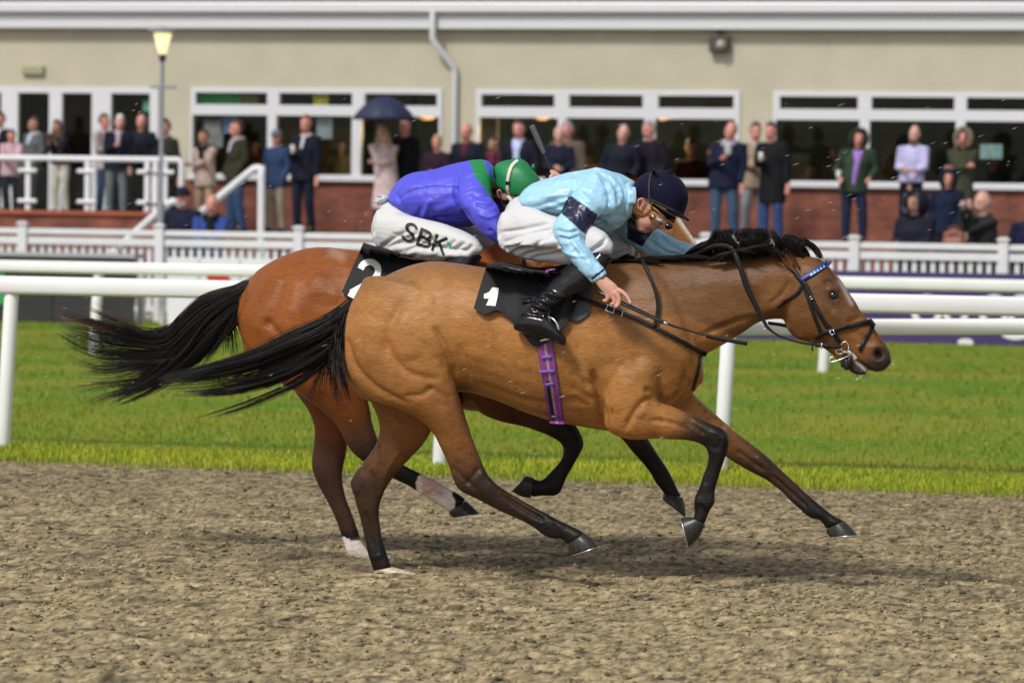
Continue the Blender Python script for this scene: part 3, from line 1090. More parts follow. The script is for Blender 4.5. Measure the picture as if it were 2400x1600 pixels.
for px0, px1, py0, py1, col, lab, nm in ((462, 560, 216, 246, (.03, .30, .07), 'green poster behind the top pane of the first window', 'poster'), (560, 605, 216, 246, (.16, .14, .03), 'olive brown poster behind the top pane of the first window', 'poster'),
                                         (733, 768, 216, 250, (.75, .62, .04), 'yellow poster behind the top pane of the first window', 'poster'), (518, 552, 268, 312, (.16, .25, .55), 'blue poster behind the first window beside the man in the waxed jacket', 'poster'),
                                         (478, 522, 282, 345, (.42, .36, .38), 'pale pink poster behind the woman in the beige jacket', 'poster'), (742, 778, 275, 325, (.5, .5, .6), 'white and lilac poster behind the man in the navy sweater', 'poster'),
                                         (2298, 2350, 338, 372, (.45, .58, .62), 'pale screen behind the window right of the hooded parka', 'screen'), (335, 352, 235, 262, (.25, .6, .5), 'pale green poster inside the folding doors', 'poster')):
    q = QW + .12
    o = MB().box(X(px0, 300, q), X(px1, 300, q), q, q + .02, Z(px0, py1, q), Z(px0, py0, q)).build(nm, mat(nm + '_print', col, rough=.6, noise=.3, nscale=9))
    tag(o, lab, nm, 'posters and screens behind the glass')
# ================================================================== the two race horses
M_HORSE = mat('bay_coat', (0.3, 0.15, 0.06), rough=0.42, spec=0.11, coat=.10, attr=True, noise=0.22, nscale=85, bump=0.25, bscale=120, stretch=(.32, 1, 1.25))
_hb = M_HORSE.node_tree.nodes['Principled BSDF']
_hb.inputs['Coat Weight'].default_value = .10
_hb.inputs['Coat Roughness'].default_value = .34
M_HORSE.node_tree.links.new(_hb.inputs['Normal'].links[0].from_socket, _hb.inputs['Coat Normal'])
M_BLACKHAIR = mat('black_hair', (0.012, 0.010, 0.009), rough=0.40, spec=0.2, attr=True)
M_HOOF_DARK = mat('dark_horn', (0.030, 0.028, 0.023), rough=0.33, spec=.3, noise=0.5, nscale=60, stretch=(1, 1, 0.2))
M_HOOF_PALE = mat('pale_horn', (0.5, 0.42, 0.3), rough=0.5, noise=0.3, nscale=50)
M_STEEL = mat('worn_steel', (0.65, 0.66, 0.68), rough=0.28, metal=1.0)
M_EYE = mat('wet_eye', (0.008, 0.005, 0.004), rough=0.05, spec=0.45)
M_PINK = mat('pink_skin', (0.45, 0.16, 0.14), rough=0.4)

BLK = (0.011, 0.009, 0.008)
WHT = (0.90, 0.76, 0.70)


def build_horse(name, label, Y, lofts, strokes, tones, voxel, sm, paint=None):
    """lofts: list of (rows, colour rows, caps, sub); returns the empty, body mesh data and a BVH"""
    Vs, Fs, n = [], [], 0
    cen, rad, cc = [], [], []
    for rows, cols_, caps in lofts:
        V, Fc, ce, ra, c = loft(rows, Y, sub=4, ring=26, caps=caps, colors=cols_)
        Vs.append(V)
        Fs += [tuple(int(i) + n for i in f) for f in Fc]
        n += len(V)
        cen.append(ce)
        rad.append(ra)
        cc.append(c)
    V, Fc, ed = remesh(np.concatenate(Vs), Fs, voxel)
    V = smooth_field(V, ed, len(V), sm, 0.55, 0.5)
    V = smooth_field(V, ed, len(V), 3, 0.5)
    V = sculpt(V, Fc, [(p_, w_ * (.9 if d_ < 0 else 1), d_ * (1.0 if d_ > 0 else 1.5 if abs(d_) < .012 else 1.3)) for p_, w_, d_ in strokes])
    V = V + vnormals(V, Fc) * (.0026 * vnoise(V * np.array([5, 5, 12]), 1.0, 40) + .0014 * vnoise(V * np.array([12, 12, 26]), 1.0, 41))[:, None]
    V = smooth_field(V, ed, len(V), 1, 0.5)
    cen, rad, cc = np.concatenate(cen), np.concatenate(rad), np.concatenate(cc)
    # coat colour from the nearest limb or trunk station (r,g,b given per station)
    C = np.empty((len(V), 3))
    for i in range(0, len(V), 20000):
        d = np.linalg.norm(V[i:i + 20000, None, :] - cen[None], axis=2) / (rad[None] + 0.03)
        C[i:i + 20000] = cc[d.argmin(1)]
    C = smooth_field(C, ed, len(V), 8, 0.6)
    px, py = project(V)
    if paint:
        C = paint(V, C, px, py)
    root = thing(name, label, 'horse', (float(V[:, 0].mean()), Y, 0.0))
    body = mesh_obj('body', V, Fc, M_HORSE, root, True, C)
    return root, body, (V, Fc), bvh_of((V, Fc))


def add_hoof(parent, rows, Y, m, shoe_rows=None):
    V, Fc, *_ = loft(rows, Y, sub=3, ring=18, caps=(0.0, 0.06))
    h = mesh_obj('hoof', V, Fc, m, parent)
    a = rows[-1]
    k = 1.03
    cx, cy = (a[0] + a[2]) / 2, (a[1] + a[3]) / 2
    b = rows[-2]
    bx, by = (b[0] + b[2]) / 2, (b[1] + b[3]) / 2
    dx, dy = cx - bx, cy - by
    L = math.hypot(dx, dy)
    dx, dy = dx / L * 2.2, dy / L * 2.2

    def sc(o):
        return (cx + (a[0] - cx) * k + dx * o, cy + (a[1] - cy) * k + dy * o, cx + (a[2] - cx) * k + dx * o, cy + (a[3] - cy) * k + dy * o, a[4] * k, a[5])
    V, Fc, *_ = loft([sc(0.0), sc(0.5), sc(1.0)], Y, sub=1, ring=18, caps=(0.0, 0.0))
    mesh_obj('shoe', V, Fc, M_STEEL, h)
    return h


def ear_mesh(base, tip, width, w, Y, depth=0.03):
    """cupped ear: leaf outline with an open hollow, base and tip in picture coordinates of its side"""
    b, t = np.array(base, float), np.array(tip, float)
    ax = t - b
    L = np.linalg.norm(ax)
    ax /= L
    nr = np.array([-ax[1], ax[0]])
    rows = []
    for s in np.linspace(0, 1, 12):
        wd = width * (math.sin(min(1, s * 1.25 + 0.22) * PI * 0.62) ** 1.0) * (1 - s ** 3.2) + 0.6
        c = b + ax * L * s + nr * (-6 * s * s)
        rows.append((c, wd))
    V = []
    m = 9
    for layer in (0, 1):
        for c, wd in rows:
            for k in range(m):
                a = -1 + 2 * k / (m - 1)
                p = c + nr * wd * a
                dep = w + depth * (a * a) - (0.008 if layer else 0)
                V.append(at_y(p[0], p[1], Y - dep))
    V = np.array(V)
    Fc = []
    nn = len(rows) * m
    for i in range(len(rows) - 1):
        for k in range(m - 1):
            q = i * m + k
            Fc.append((q, q + 1, q + m + 1, q + m))
            Fc.append((nn + q, nn + q + m, nn + q + m + 1, nn + q + 1))
    for i in range(len(rows) - 1):
        for k in (0, m - 1):
            q = i * m + k
            Fc.append((q, q + m, nn + q + m, nn + q))
    return V, Fc


def eyeball(parent, px, py, r, bvh, Y, name='eye', sx=1.25):
    q, _ = cast(bvh, px, py, 0.0, Y - 0.1)
    d = (CAM - q) / np.linalg.norm(CAM - q)
    c = q - d * r * 0.45
    bm = bmesh.new()
    bmesh.ops.create_uvsphere(bm, u_segments=20, v_segments=14, radius=r)
    me = bpy.data.meshes.new(name)
    bm.to_mesh(me)
    bm.free()
    me.materials.append(M_EYE)
    me.polygons.foreach_set('use_smooth', np.ones(len(me.polygons), bool))
    V = np.array([v.co[:] for v in me.vertices])
    V[:, 0] *= sx
    ca, sa = math.cos(math.radians(-22)), math.sin(math.radians(-22))
    X = V[:, 0] * ca - V[:, 2] * sa
    Z = V[:, 0] * sa + V[:, 2] * ca
    V[:, 0], V[:, 2] = X, Z
    V += c
    me.vertices.foreach_set('co', V.ravel())
    return link(bpy.data.objects.new(name, me), parent)


# ---------------------------------------------------------------- near horse (number 1)
TAN = (0.330, 0.146, 0.042)
TAN2 = (0.185, 0.075, 0.024)
DKB = (0.062, 0.030, 0.015)
HEADC = (0.135, 0.057, 0.020)


def mixc(a, b, t):
    return tuple(a[i] * (1 - t) + b[i] * t for i in range(3))


H1 = []
trunk1 = [(817, 735, 800, 838, .09, 0), (842, 698, 815, 895, .19, 0), (890, 655, 860, 940, .25, 0), (950, 626, 940, 945, .28, 0),
          (1012, 612, 1020, 930, .285, 0), (1075, 618, 1085, 918, .275, 0), (1145, 628, 1152, 936, .285, 0), (1220, 640, 1230, 966, .305, 0),
          (1290, 640, 1305, 990, .31, 0), (1360, 632, 1375, 1003, .285, 0), (1420, 618, 1430, 1010, .25, 0), (1480, 610, 1495, 1004, .225, 0),
          (1530, 612, 1562, 976, .215, 0), (1570, 640, 1612, 935, .19, 0), (1600, 700, 1640, 900, .14, 0)]
H1.append((trunk1, [TAN] * 9 + [TAN] * 6, (0.25, 0.25)))
neck1 = [(1400, 640, 1560, 960, .17, 0), (1470, 612, 1622, 895, .175, 0), (1530, 608, 1650, 836, .15, 0), (1610, 605, 1686, 813, .122, 0),
         (1690, 601, 1738, 783, .100, 0), (1750, 598, 1780, 756, .090, 0), (1810, 596, 1822, 748, .085, 0), (1860, 600, 1862, 752, .075, 0)]
H1.append((neck1, [TAN, (0.19, .088, .032), (.145, .066, .026), (.125, .056, .022), (.12, .053, .02), HEADC, HEADC, HEADC], (0.3, 0.3)))
head1 = [(1856, 602, 1830, 730, .07, 0), (1895, 600, 1842, 768, .092, 0), (1928, 610, 1868, 794, .102, 0), (1952, 634, 1898, 803, .100, 0), (1975, 662, 1926, 814, .090, 0),
         (1998, 696, 1948, 830, .075, 0), (2020, 730, 1966, 842, .060, 0), (2042, 758, 1984, 851, .053, 0), (2060, 784, 2004, 858, .056, 0),
         (2076, 806, 2030, 866, .060, 0), (2086, 826, 2052, 873, .052, 0), (2088, 842, 2066, 870, .036, 0)]
MUZ = (0.045, 0.032, 0.026)
H1.append((head1, [HEADC] * 6 + [TAN2, TAN2, TAN2, mixc(TAN2, MUZ, .55), MUZ, MUZ], (0.3, 0.35)))
H1.append(([(1968, 826, 1956, 838, .028, 0), (1990, 842, 1980, 858, .034, 0), (2010, 856, 2000, 876, .036, 0), (2030, 868, 2022, 880, .028, 0)], [TAN2, MUZ, MUZ, MUZ], (0.4, 0.6)))
# swinging near hind leg
nh1 = [(850, 655, 1040, 690, .10, .14), (812, 745, 1050, 800, .145, .15), (812, 860, 1062, 872, .14, .16), (862, 930, 1072, 915, .115, .17),
       (945, 964, 1084, 952, .095, .17), (1000, 998, 1096, 992, .078, .17), (1030, 1042, 1114, 1045, .062, .165), (1052, 1092, 1134, 1092, .050, .16),
       (1064, 1128, 1150, 1122, .046, .16), (1084, 1153, 1165, 1136, .043, .16), (1116, 1168, 1190, 1152, .036, .16), (1152, 1187, 1236, 1179, .030, .16),
       (1200, 1210, 1262, 1193, .028, .16), (1240, 1230, 1290, 1207, .031, .16), (1268, 1249, 1312, 1219, .036, .16), (1296, 1262, 1334, 1229, .033, .16),
       (1314, 1262, 1350, 1237, .034, .16), (1330, 1276, 1370, 1248, .042, .16)]
cl = [TAN] * 4 + [mixc(TAN, TAN2, .5), TAN2, TAN2, mixc(TAN2, DKB, .7), mixc(DKB, BLK, .5), mixc(DKB, BLK, .7)] + [mixc(DKB, BLK, .7)] * 3 + [BLK] * 5
H1.append((nh1, cl, (0.2, 0.1)))
# supporting far hind leg
fh1 = [(870, 740, 1040, 800, .11, -.13), (850, 860, 1045, 880, .12, -.14), (862, 925, 1040, 940, .10, -.14), (885, 975, 1020, 990, .085, -.14),
       (890, 1012, 1000, 1030, .068, -.14), (874, 1052, 974, 1062, .056, -.14), (846, 1090, 934, 1103, .048, -.14), (823, 1128, 908, 1140, .043, -.14),
       (832, 1172, 893, 1168, .038, -.14), (842, 1206, 887, 1202, .032, -.14), (850, 1245, 893, 1240, .028, -.14), (859, 1284, 901, 1278, .029, -.14),
       (866, 1312, 909, 1304, .034, -.14), (874, 1338, 920, 1328, .036, -.14)]
cl = [TAN, TAN, TAN2, TAN2, TAN2, mixc(TAN2, DKB, .3), mixc(TAN2, DKB, .7), mixc(DKB, BLK, .3), mixc(DKB, BLK, .3), mixc(DKB, BLK, .5), mixc(DKB, BLK, .6), BLK, BLK, BLK]
H1.append((fh1, cl, (0.2, 0.1)))
# folded near foreleg
nf1 = [(1405, 830, 1560, 800, .08, .12), (1402, 905, 1560, 850, .11, .14), (1408, 968, 1548, 900, .11, .15), (1428, 1012, 1545, 938, .095, .16), (1475, 1030, 1578, 952, .075, .16),
       (1530, 1027, 1608, 965, .060, .16), (1580, 1029, 1640, 978, .050, .16), (1622, 1034, 1668, 992, .046, .16), (1652, 1047, 1696, 1006, .046, .16),
       (1660, 1068, 1708, 1040, .042, .16), (1656, 1092, 1696, 1085, .033, .16), (1643, 1125, 1683, 1125, .028, .16), (1632, 1155, 1677, 1150, .031, .16),
       (1625, 1178, 1676, 1176, .036, .16), (1627, 1204, 1664, 1198, .032, .16), (1621, 1214, 1652, 1228, .036, .16)]
cl = [TAN] * 5 + [TAN, mixc(TAN2, DKB, .6), mixc(DKB, BLK, .6)] + [BLK] * 8
H1.append((nf1, cl, (0.3, 0.1)))
# reaching far foreleg
ff1 = [(1520, 980, 1580, 880, .09, -.12), (1570, 1005, 1632, 928, .085, -.12), (1625, 1030, 1668, 962, .068, -.12), (1680, 1058, 1712, 1002, .054, -.12), (1730, 1088, 1760, 1038, .046, -.12),
       (1762, 1106, 1796, 1068, .044, -.12), (1800, 1126, 1828, 1098, .036, -.12), (1828, 1148, 1858, 1126, .030, -.12), (1856, 1177, 1886, 1152, .028, -.12),
       (1884, 1202, 1912, 1174, .032, -.12), (1903, 1214, 1936, 1194, .034, -.12), (1922, 1220, 1956, 1209, .031, -.12), (1936, 1240, 1978, 1219, .038, -.12)]
cl = [TAN, TAN, TAN, TAN2, mixc(TAN2, DKB, .7), mixc(DKB, BLK, .4), mixc(DKB, BLK, .4), mixc(DKB, BLK, .4), mixc(DKB, BLK, .6), BLK, BLK, BLK, BLK]
H1.append((ff1, cl, (0.3, 0.1)))

ST1 = [  # crease and muscle lines: points, width, depth
    ([(1072, 892), (1058, 850), (1040, 810), (1020, 770)], 9, -.016), ([(1052, 900), (1030, 850), (1008, 800), (985, 750)], 26, .010),
    ([(815, 800), (830, 850), (862, 892), (920, 930), (990, 955)], 9, -.009), ([(905, 790), (918, 830), (950, 868), (1000, 885), (1040, 888)], 9, -.008),
    ([(945, 690), (925, 740), (908, 790), (898, 830)], 14, -.007), ([(965, 720), (950, 790), (960, 830)], 34, .012), ([(870, 740), (850, 800), (870, 860)], 30, .010),
    ([(1020, 905), (985, 925), (940, 928)], 8, -.006), ([(1062, 935), (1030, 920), (1000, 905)], 6, -.006), ([(1010, 690), (985, 715), (975, 760)], 30, .010),
    ([(1386, 865), (1400, 905), (1408, 950), (1416, 995)], 10, -.020), ([(1440, 850), (1440, 910), (1435, 960)], 34, .012),
    ([(1548, 935), (1510, 940), (1482, 975), (1462, 1010)], 9, -.010), ([(1500, 905), (1535, 925), (1548, 938)], 9, -.008), ([(1565, 950), (1590, 925), (1600, 900), (1606, 870)], 7, -.012),
    ([(1625, 885), (1612, 925), (1585, 952)], 7, -.009), ([(1450, 720), (1490, 800), (1530, 880)], 40, .010), ([(1400, 690), (1440, 780), (1470, 850)], 18, -.006),
    ([(1545, 700), (1580, 780), (1610, 850)], 26, .008), ([(1815, 762), (1760, 745), (1700, 762), (1640, 790)], 9, -.008), ([(1835, 700), (1790, 725), (1730, 745), (1670, 765)], 16, .006),
    ([(1640, 660), (1720, 668), (1800, 665)], 26, .006), ([(1855, 655), (1832, 690), (1800, 715)], 8, -.006),
    ([(1130, 900), (1200, 930), (1270, 945), (1360, 940)], 9, -.007), ([(1090, 905), (1140, 945), (1220, 965)], 7, -.006), ([(1150, 700), (1120, 780), (1115, 850)], 30, .007), ([(1075, 800), (1090, 850), (1100, 890)], 12, -.006), ([(1330, 700), (1350, 800), (1360, 870)], 22, -.006), ([(1700, 1000), (1706, 1030)], 8, .007), ([(1690, 1035), (1680, 1050)], 5, -.006), ([(1660, 1050), (1672, 1060)], 5, .006), ([(1632, 1160), (1634, 1178)], 7, .006), ([(1668, 1160), (1668, 1180)], 6, .005), ([(1268, 1245), (1290, 1258)], 7, .007), ([(1150, 1125), (1160, 1140)], 7, .006), ([(1070, 1135), (1085, 1150)], 7, .006), ([(826, 1130), (834, 1150)], 7, .007), ([(870, 1110), (888, 1150)], 8, -.005), ([(1890, 1200), (1905, 1214)], 7, .007), ([(1780, 1075), (1800, 1090)], 9, .006), ([(1775, 1100), (1790, 1112)], 6, .006), ([(1330, 870), (1365, 890), (1392, 905)], 7, -.004), ([(1335, 905), (1370, 925), (1400, 940)], 7, -.004),
    ([(1345, 935), (1375, 950)], 6, -.004), ([(1520, 985), (1570, 990), (1620, 1008)], 6, -.006), ([(1570, 965), (1620, 985)], 6, -.004),
    ([(1165, 1150), (1230, 1192), (1270, 1215)], 5, -.010), ([(1180, 1180), (1230, 1208), (1262, 1228)], 4, .004), ([(1060, 1095), (1085, 1120), (1120, 1150)], 6, -.006), ([(1130, 1110), (1150, 1135)], 6, .006), ([(1300, 1230), (1310, 1250)], 5, -.005), ([(895, 1040), (870, 1080), (850, 1110)], 7, -.006), ([(940, 1050), (915, 1090), (898, 1120)], 6, .005), ([(862, 1300), (880, 1305), (895, 1300)], 5, .005), ([(1660, 1010), (1690, 1020), (1700, 1040)], 6, .006), ([(1650, 1085), (1640, 1130), (1636, 1150)], 4, -.007), ([(1640, 1185), (1655, 1200)], 5, -.005), ([(1600, 985), (1630, 1000), (1650, 1015)], 5, -.006), ([(1720, 1050), (1760, 1080), (1790, 1100)], 5, -.006), ([(1120, 1100), (1095, 1130)], 6, -.006), ([(856, 1200), (866, 1240), (876, 1290)], 4, -.009), ([(1800, 1105), (1850, 1150), (1890, 1185)], 4, -.009),
    ([(1668, 1080), (1655, 1130)], 5, -.005), ([(1040, 960), (1060, 1000), (1085, 1060)], 16, .006), ([(1700, 1020), (1690, 1040)], 7, .006),
    # head
    ([(1938, 682), (1954, 676), (1970, 684)], 6, .008), ([(1942, 705), (1956, 709), (1970, 704)], 5, .004), ([(1953, 694)], 7, -.010), ([(1928, 665), (1948, 660), (1962, 668)], 7, -.007),
    ([(1950, 722), (1968, 752), (1985, 766)], 8, .008), ([(1938, 735), (1955, 772)], 7, -.004), ([(1992, 755), (2012, 745)], 8, -.005), ([(2005, 775), (2035, 800)], 9, -.005),
    ([(2059, 830)], 10, -.034), ([(2044, 820), (2052, 812), (2066, 812), (2076, 822)], 4, .007), ([(2046, 834), (2054, 846), (2066, 846)], 4, .005),
    ([(2000, 842), (2020, 855), (2040, 868), (2050, 876)], 4, -.012), ([(1996, 836), (2006, 842)], 5, -.008), ([(1858, 712), (1850, 745), (1862, 780), (1890, 800)], 9, .008), ([(1846, 700), (1838, 735), (1846, 765)], 8, -.010),
    ([(1975, 720), (2000, 760), (2020, 785)], 10, .004),
]


def paint1(V, C, px, py):
    n1 = vnoise(V, 6.0, 3)[:, None]
    C = C * (1 + 0.13 * n1 + 0.10 * vnoise(V, 14.0, 4)[:, None] + .06 * vnoise(V, 31.0, 14)[:, None])
    mud = np.clip((vnoise(V, 52.0, 15) - .50) * 4, 0, 1) * np.clip(.35 + (py - 800) / 350, .12, .8)
    C = C * (1 - .45 * mud[:, None])
    def blot(poly, wd, col, k):
        d = dist_poly(px, py, np.array(poly, float))
        t = (np.exp(-(d / wd) ** 2) * k)[:, None]
        return C * (1 - t) + np.array(col) * t
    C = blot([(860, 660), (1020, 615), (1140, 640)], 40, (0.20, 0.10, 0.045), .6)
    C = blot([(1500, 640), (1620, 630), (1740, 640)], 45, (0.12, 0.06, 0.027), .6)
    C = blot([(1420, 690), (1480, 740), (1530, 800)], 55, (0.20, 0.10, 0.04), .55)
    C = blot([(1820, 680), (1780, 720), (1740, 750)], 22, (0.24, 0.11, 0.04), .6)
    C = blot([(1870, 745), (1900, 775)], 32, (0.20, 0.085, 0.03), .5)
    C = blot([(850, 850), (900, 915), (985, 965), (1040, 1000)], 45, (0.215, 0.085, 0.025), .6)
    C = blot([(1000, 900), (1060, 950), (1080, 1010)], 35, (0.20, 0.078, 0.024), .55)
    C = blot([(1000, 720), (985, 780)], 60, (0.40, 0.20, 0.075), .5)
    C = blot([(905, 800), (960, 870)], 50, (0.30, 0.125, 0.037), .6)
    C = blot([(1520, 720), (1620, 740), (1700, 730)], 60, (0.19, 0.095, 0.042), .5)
    C = blot([(1940, 655), (1960, 660)], 26, (0.10, 0.05, 0.028), .7)
    C = blot([(1955, 715), (1975, 735)], 20, (0.12, 0.07, 0.04), .5)
    C = blot([(1953, 694)], 17, (0.016, 0.011, 0.010), .95)
    C = blot([(2066, 838), (2048, 862), (2020, 868)], 22, (0.05, 0.036, 0.030), .8)
    C = blot([(2059, 830)], 15, (0.012, 0.008, 0.008), 1.0)
    C = blot([(2000, 840), (2020, 856), (2044, 872)], 6, (0.03, 0.02, 0.018), .8)
    C = blot([(1964, 648), (1985, 690), (1996, 712)], 5, (0.5, 0.45, 0.42), .55)
    C = blot([(1994, 838), (2012, 852), (2032, 869), (2042, 877)], 3.2, (0.6, 0.57, 0.53), .8)
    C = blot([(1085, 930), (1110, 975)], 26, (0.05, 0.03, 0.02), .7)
    return np.clip(C, 0.006, 0.9)


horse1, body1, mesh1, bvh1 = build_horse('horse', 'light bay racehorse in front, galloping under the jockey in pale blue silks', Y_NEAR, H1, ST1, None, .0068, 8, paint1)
for rows, m in ((([(1329, 1276, 1369, 1248, .043, .16), (1331, 1288, 1388, 1260, .052, .16), (1341, 1301, 1404, 1279, .058, .16)]), M_HOOF_DARK),
                (([(875, 1338, 920, 1328, .038, -.14), (888, 1345, 948, 1335, .050, -.14), (898, 1352, 982, 1345, .056, -.14)]), M_HOOF_PALE),
                (([(1620, 1210, 1653, 1228, .038, .16), (1607, 1210, 1636, 1262, .048, .16), (1596, 1213, 1614, 1283, .055, .16)]), M_HOOF_DARK),
                (([(1936, 1240, 1978, 1219, .040, -.12), (1939, 1250, 1996, 1236, .050, -.12), (1946, 1258, 2010, 1253, .056, -.12)]), M_HOOF_DARK)):
    add_hoof(horse1, rows, Y_NEAR, m)
eyeball(horse1, 1954, 694, .025, bvh1, Y_NEAR)
V_, F_ = ear_mesh((1868, 634), (1824, 566), 15, .06, Y_NEAR)
_t = np.tile(np.repeat(np.linspace(0, 1, 12), 9), 2)[:, None]
mesh_obj('ear', V_, F_, M_HORSE, horse1, True, np.array(HEADC) * (1 - _t) + np.array(BLK) * _t * 1.0)
V_, F_ = ear_mesh((1896, 606), (1858, 562), 12, -.05, Y_NEAR)
mesh_obj('ear', V_, F_, M_HORSE, horse1, True, np.array(HEADC) * (1 - _t) + np.array(BLK) * _t)
q_, _h = cast(bvh1, 2060, 832, -.004, Y_NEAR)
bm_ = MB().tube([q_ + rt * .004 + up * .004, q_ - rt * .002 - up * .006], [.007, .005], 8)
bm_.build('nostril_lining', M_PINK, horse1, True)


def hair_cols(t, tipcol=None, k=0.0):
    c = np.tile(np.array([0.013, 0.011, 0.010]), (len(t), 1))
    if tipcol is not None:
        s = (np.clip((t - 0.45) / 0.5, 0, 1) * k)[:, None]
        c = c * (1 - s) + np.array(tipcol) * s
    return c


def add_hair(name, parts, parent, Y):
    Vs, Fs, Cs, n = [], [], [], 0
    for i, p in enumerate(parts):
        V, Fc, T = hair(p['g'], p['n'], p.get('r', .0021), Y, p.get('seg', 13), p.get('jit', 6), p.get('wj', .03), 11 + i + len(p['g']), .9 if name == 'mane' else .62)
        Vs.append(V)
        Fs += [tuple(int(q) + n for q in f) for f in Fc]
        Cs.append(hair_cols(T, p.get('tip'), p.get('k', 0)))
        n += len(V)
    return mesh_obj(name, np.concatenate(Vs), Fs, M_BLACKHAIR, parent, True, np.concatenate(Cs))


tail1 = [dict(g=[[(826, 704, 0), (770, 742, .02), (690, 775, .04), (600, 818, .05), (500, 852, .05), (392, 878, .05)],
                 [(828, 715, .02), (775, 765, .04), (700, 800, .06), (600, 842, .07), (500, 868, .06), (378, 893, .06)],
                 [(826, 728, 0), (785, 790, .03), (720, 832, .05), (620, 872, .05), (520, 898, .05), (385, 908, .05)],
                 [(822, 740, 0), (790, 800, .02), (740, 850, .03), (650, 895, .03), (560, 918, .03), (470, 930, .03)]], n=900, jit=5, wj=.03),
         dict(g=[[(815, 740, .0), (790, 800, .02), (700, 880, .03), (560, 938, .03), (438, 978, .03)],
                 [(815, 745, .0), (792, 810, .02), (720, 890, .03), (600, 950, .03), (520, 975, .03)]], n=70, jit=6, wj=.02),
         dict(g=[[(808, 745, .05), (788, 790, .06), (790, 850, .08), (812, 930, .10)], [(812, 745, .1), (794, 800, .12), (806, 870, .14), (826, 955, .14)],
                 [(806, 760, .02), (770, 820, .03), (745, 880, .05), (725, 950, .05)]], n=240, jit=8, wj=.03)]
add_hair('tail', tail1, horse1, Y_NEAR)
mane1 = [dict(g=[[(1600, 606, .0), (1612, 590, .02), (1640, 576, .03), (1672, 566, .03)], [(1650, 603, .0), (1662, 578, .03), (1675, 560, .03), (1668, 545, .04)],
                 [(1700, 602, .02), (1702, 575, .04), (1690, 552, .05), (1700, 538, .05)], [(1740, 600, .03), (1745, 575, .05), (1730, 550, .05), (1742, 536, .05)],
                 [(1780, 600, .04), (1780, 572, .05), (1768, 550, .05), (1785, 538, .04)], [(1815, 600, .04), (1820, 575, .05), (1812, 552, .05), (1805, 540, .04)],
                 [(1838, 598, .04), (1842, 580, .05), (1836, 565, .05), (1822, 552, .04)]], n=1300, jit=2.6, wj=.02, seg=9),
         dict(g=[[(1660, 612, .09), (1680, 600, .10), (1720, 592, .10), (1760, 600, .10)], [(1720, 612, .09), (1740, 590, .10), (1780, 580, .10), (1815, 600, .09)],
                 [(1760, 606, .08), (1790, 575, .09), (1815, 580, .09), (1838, 606, .08)]], n=420, jit=2.6, wj=.012, seg=9),
         dict(g=[[(1430, 618, .0), (1460, 612, .03), (1490, 613, .05), (1530, 617, .07)], [(1500, 612, .0), (1530, 605, .04), (1570, 605, .06), (1610, 610, .07)],
                 [(1570, 608, .0), (1600, 600, .04), (1640, 600, .06), (1680, 608, .07)]], n=480, jit=2.5, wj=.015, seg=9),
         dict(g=[[(1880, 602, .02), (1868, 575, .03), (1880, 562, .03), (1905, 575, .03), (1926, 604, .03)],
                 [(1884, 604, .02), (1880, 580, .04), (1900, 572, .04), (1915, 585, .03), (1924, 606, .03)],
                 [(1860, 600, .0), (1840, 570, .01), (1835, 555, .01), (1850, 552, .01), (1875, 566, .02)]], n=380, jit=2, wj=.012, seg=11)]
add_hair('mane', mane1, horse1, Y_NEAR)
whisk = [dict(g=[[(2005, 874, .02), (2000, 884, .02), (1990, 890, .02)], [(2035, 876, .02), (2030, 884, .02), (2020, 888, .02)]], n=22, jit=4, wj=.02, r=.0006, tip=(.7, .66, .6), k=2.0, seg=5),
         dict(g=[[(2078, 862, .02), (2084, 866, .03), (2088, 868, .03)], [(2088, 836, .02), (2094, 842, .03), (2100, 848, .03)]], n=16, jit=2, wj=.02, r=.0006, tip=(.7, .66, .6), k=2.0, seg=5)]
kind(add_hair('whiskers', whisk, horse1, Y_NEAR), 'stuff')

# ---------------------------------------------------------------- far horse (number 2)
RED = (0.230, 0.070, 0.016)
RED2 = (0.150, 0.045, 0.013)
DKR = (0.075, 0.030, 0.016)
H2 = []
H2.append(([(572, 672, 560, 775, .09, 0), (605, 632, 580, 840, .19, 0), (665, 598, 640, 890, .25, 0), (743, 578, 735, 915, .28, 0), (843, 587, 840, 925, .285, 0), (950, 600, 950, 945, .29, 0),
            (1050, 602, 1060, 958, .285, 0), (1130, 592, 1140, 965, .26, 0), (1190, 580, 1212, 955, .23, 0), (1240, 575, 1282, 930, .20, 0), (1285, 600, 1325, 880, .16, 0)],
           [RED] * 11, (0.25, 0.25)))
H2.append(([(1110, 600, 1250, 900, .16, 0), (1170, 560, 1300, 800, .16, 0), (1240, 530, 1340, 710, .13, 0), (1320, 480, 1390, 630, .105, 0), (1400, 450, 1425, 600, .09, 0), (1470, 440, 1475, 585, .075, 0)],
           [RED] * 6, (0.3, 0.3)))
_dx, _dy = -388, -162
H2.append(([(a + _dx, b + _dy, c + _dx, d + _dy, l, w) for a, b, c, d, l, w in head1], [(0.25, 0.098, 0.030)] * 6 + [TAN2, TAN2, TAN2, MUZ, MUZ, MUZ], (0.3, 0.35)))
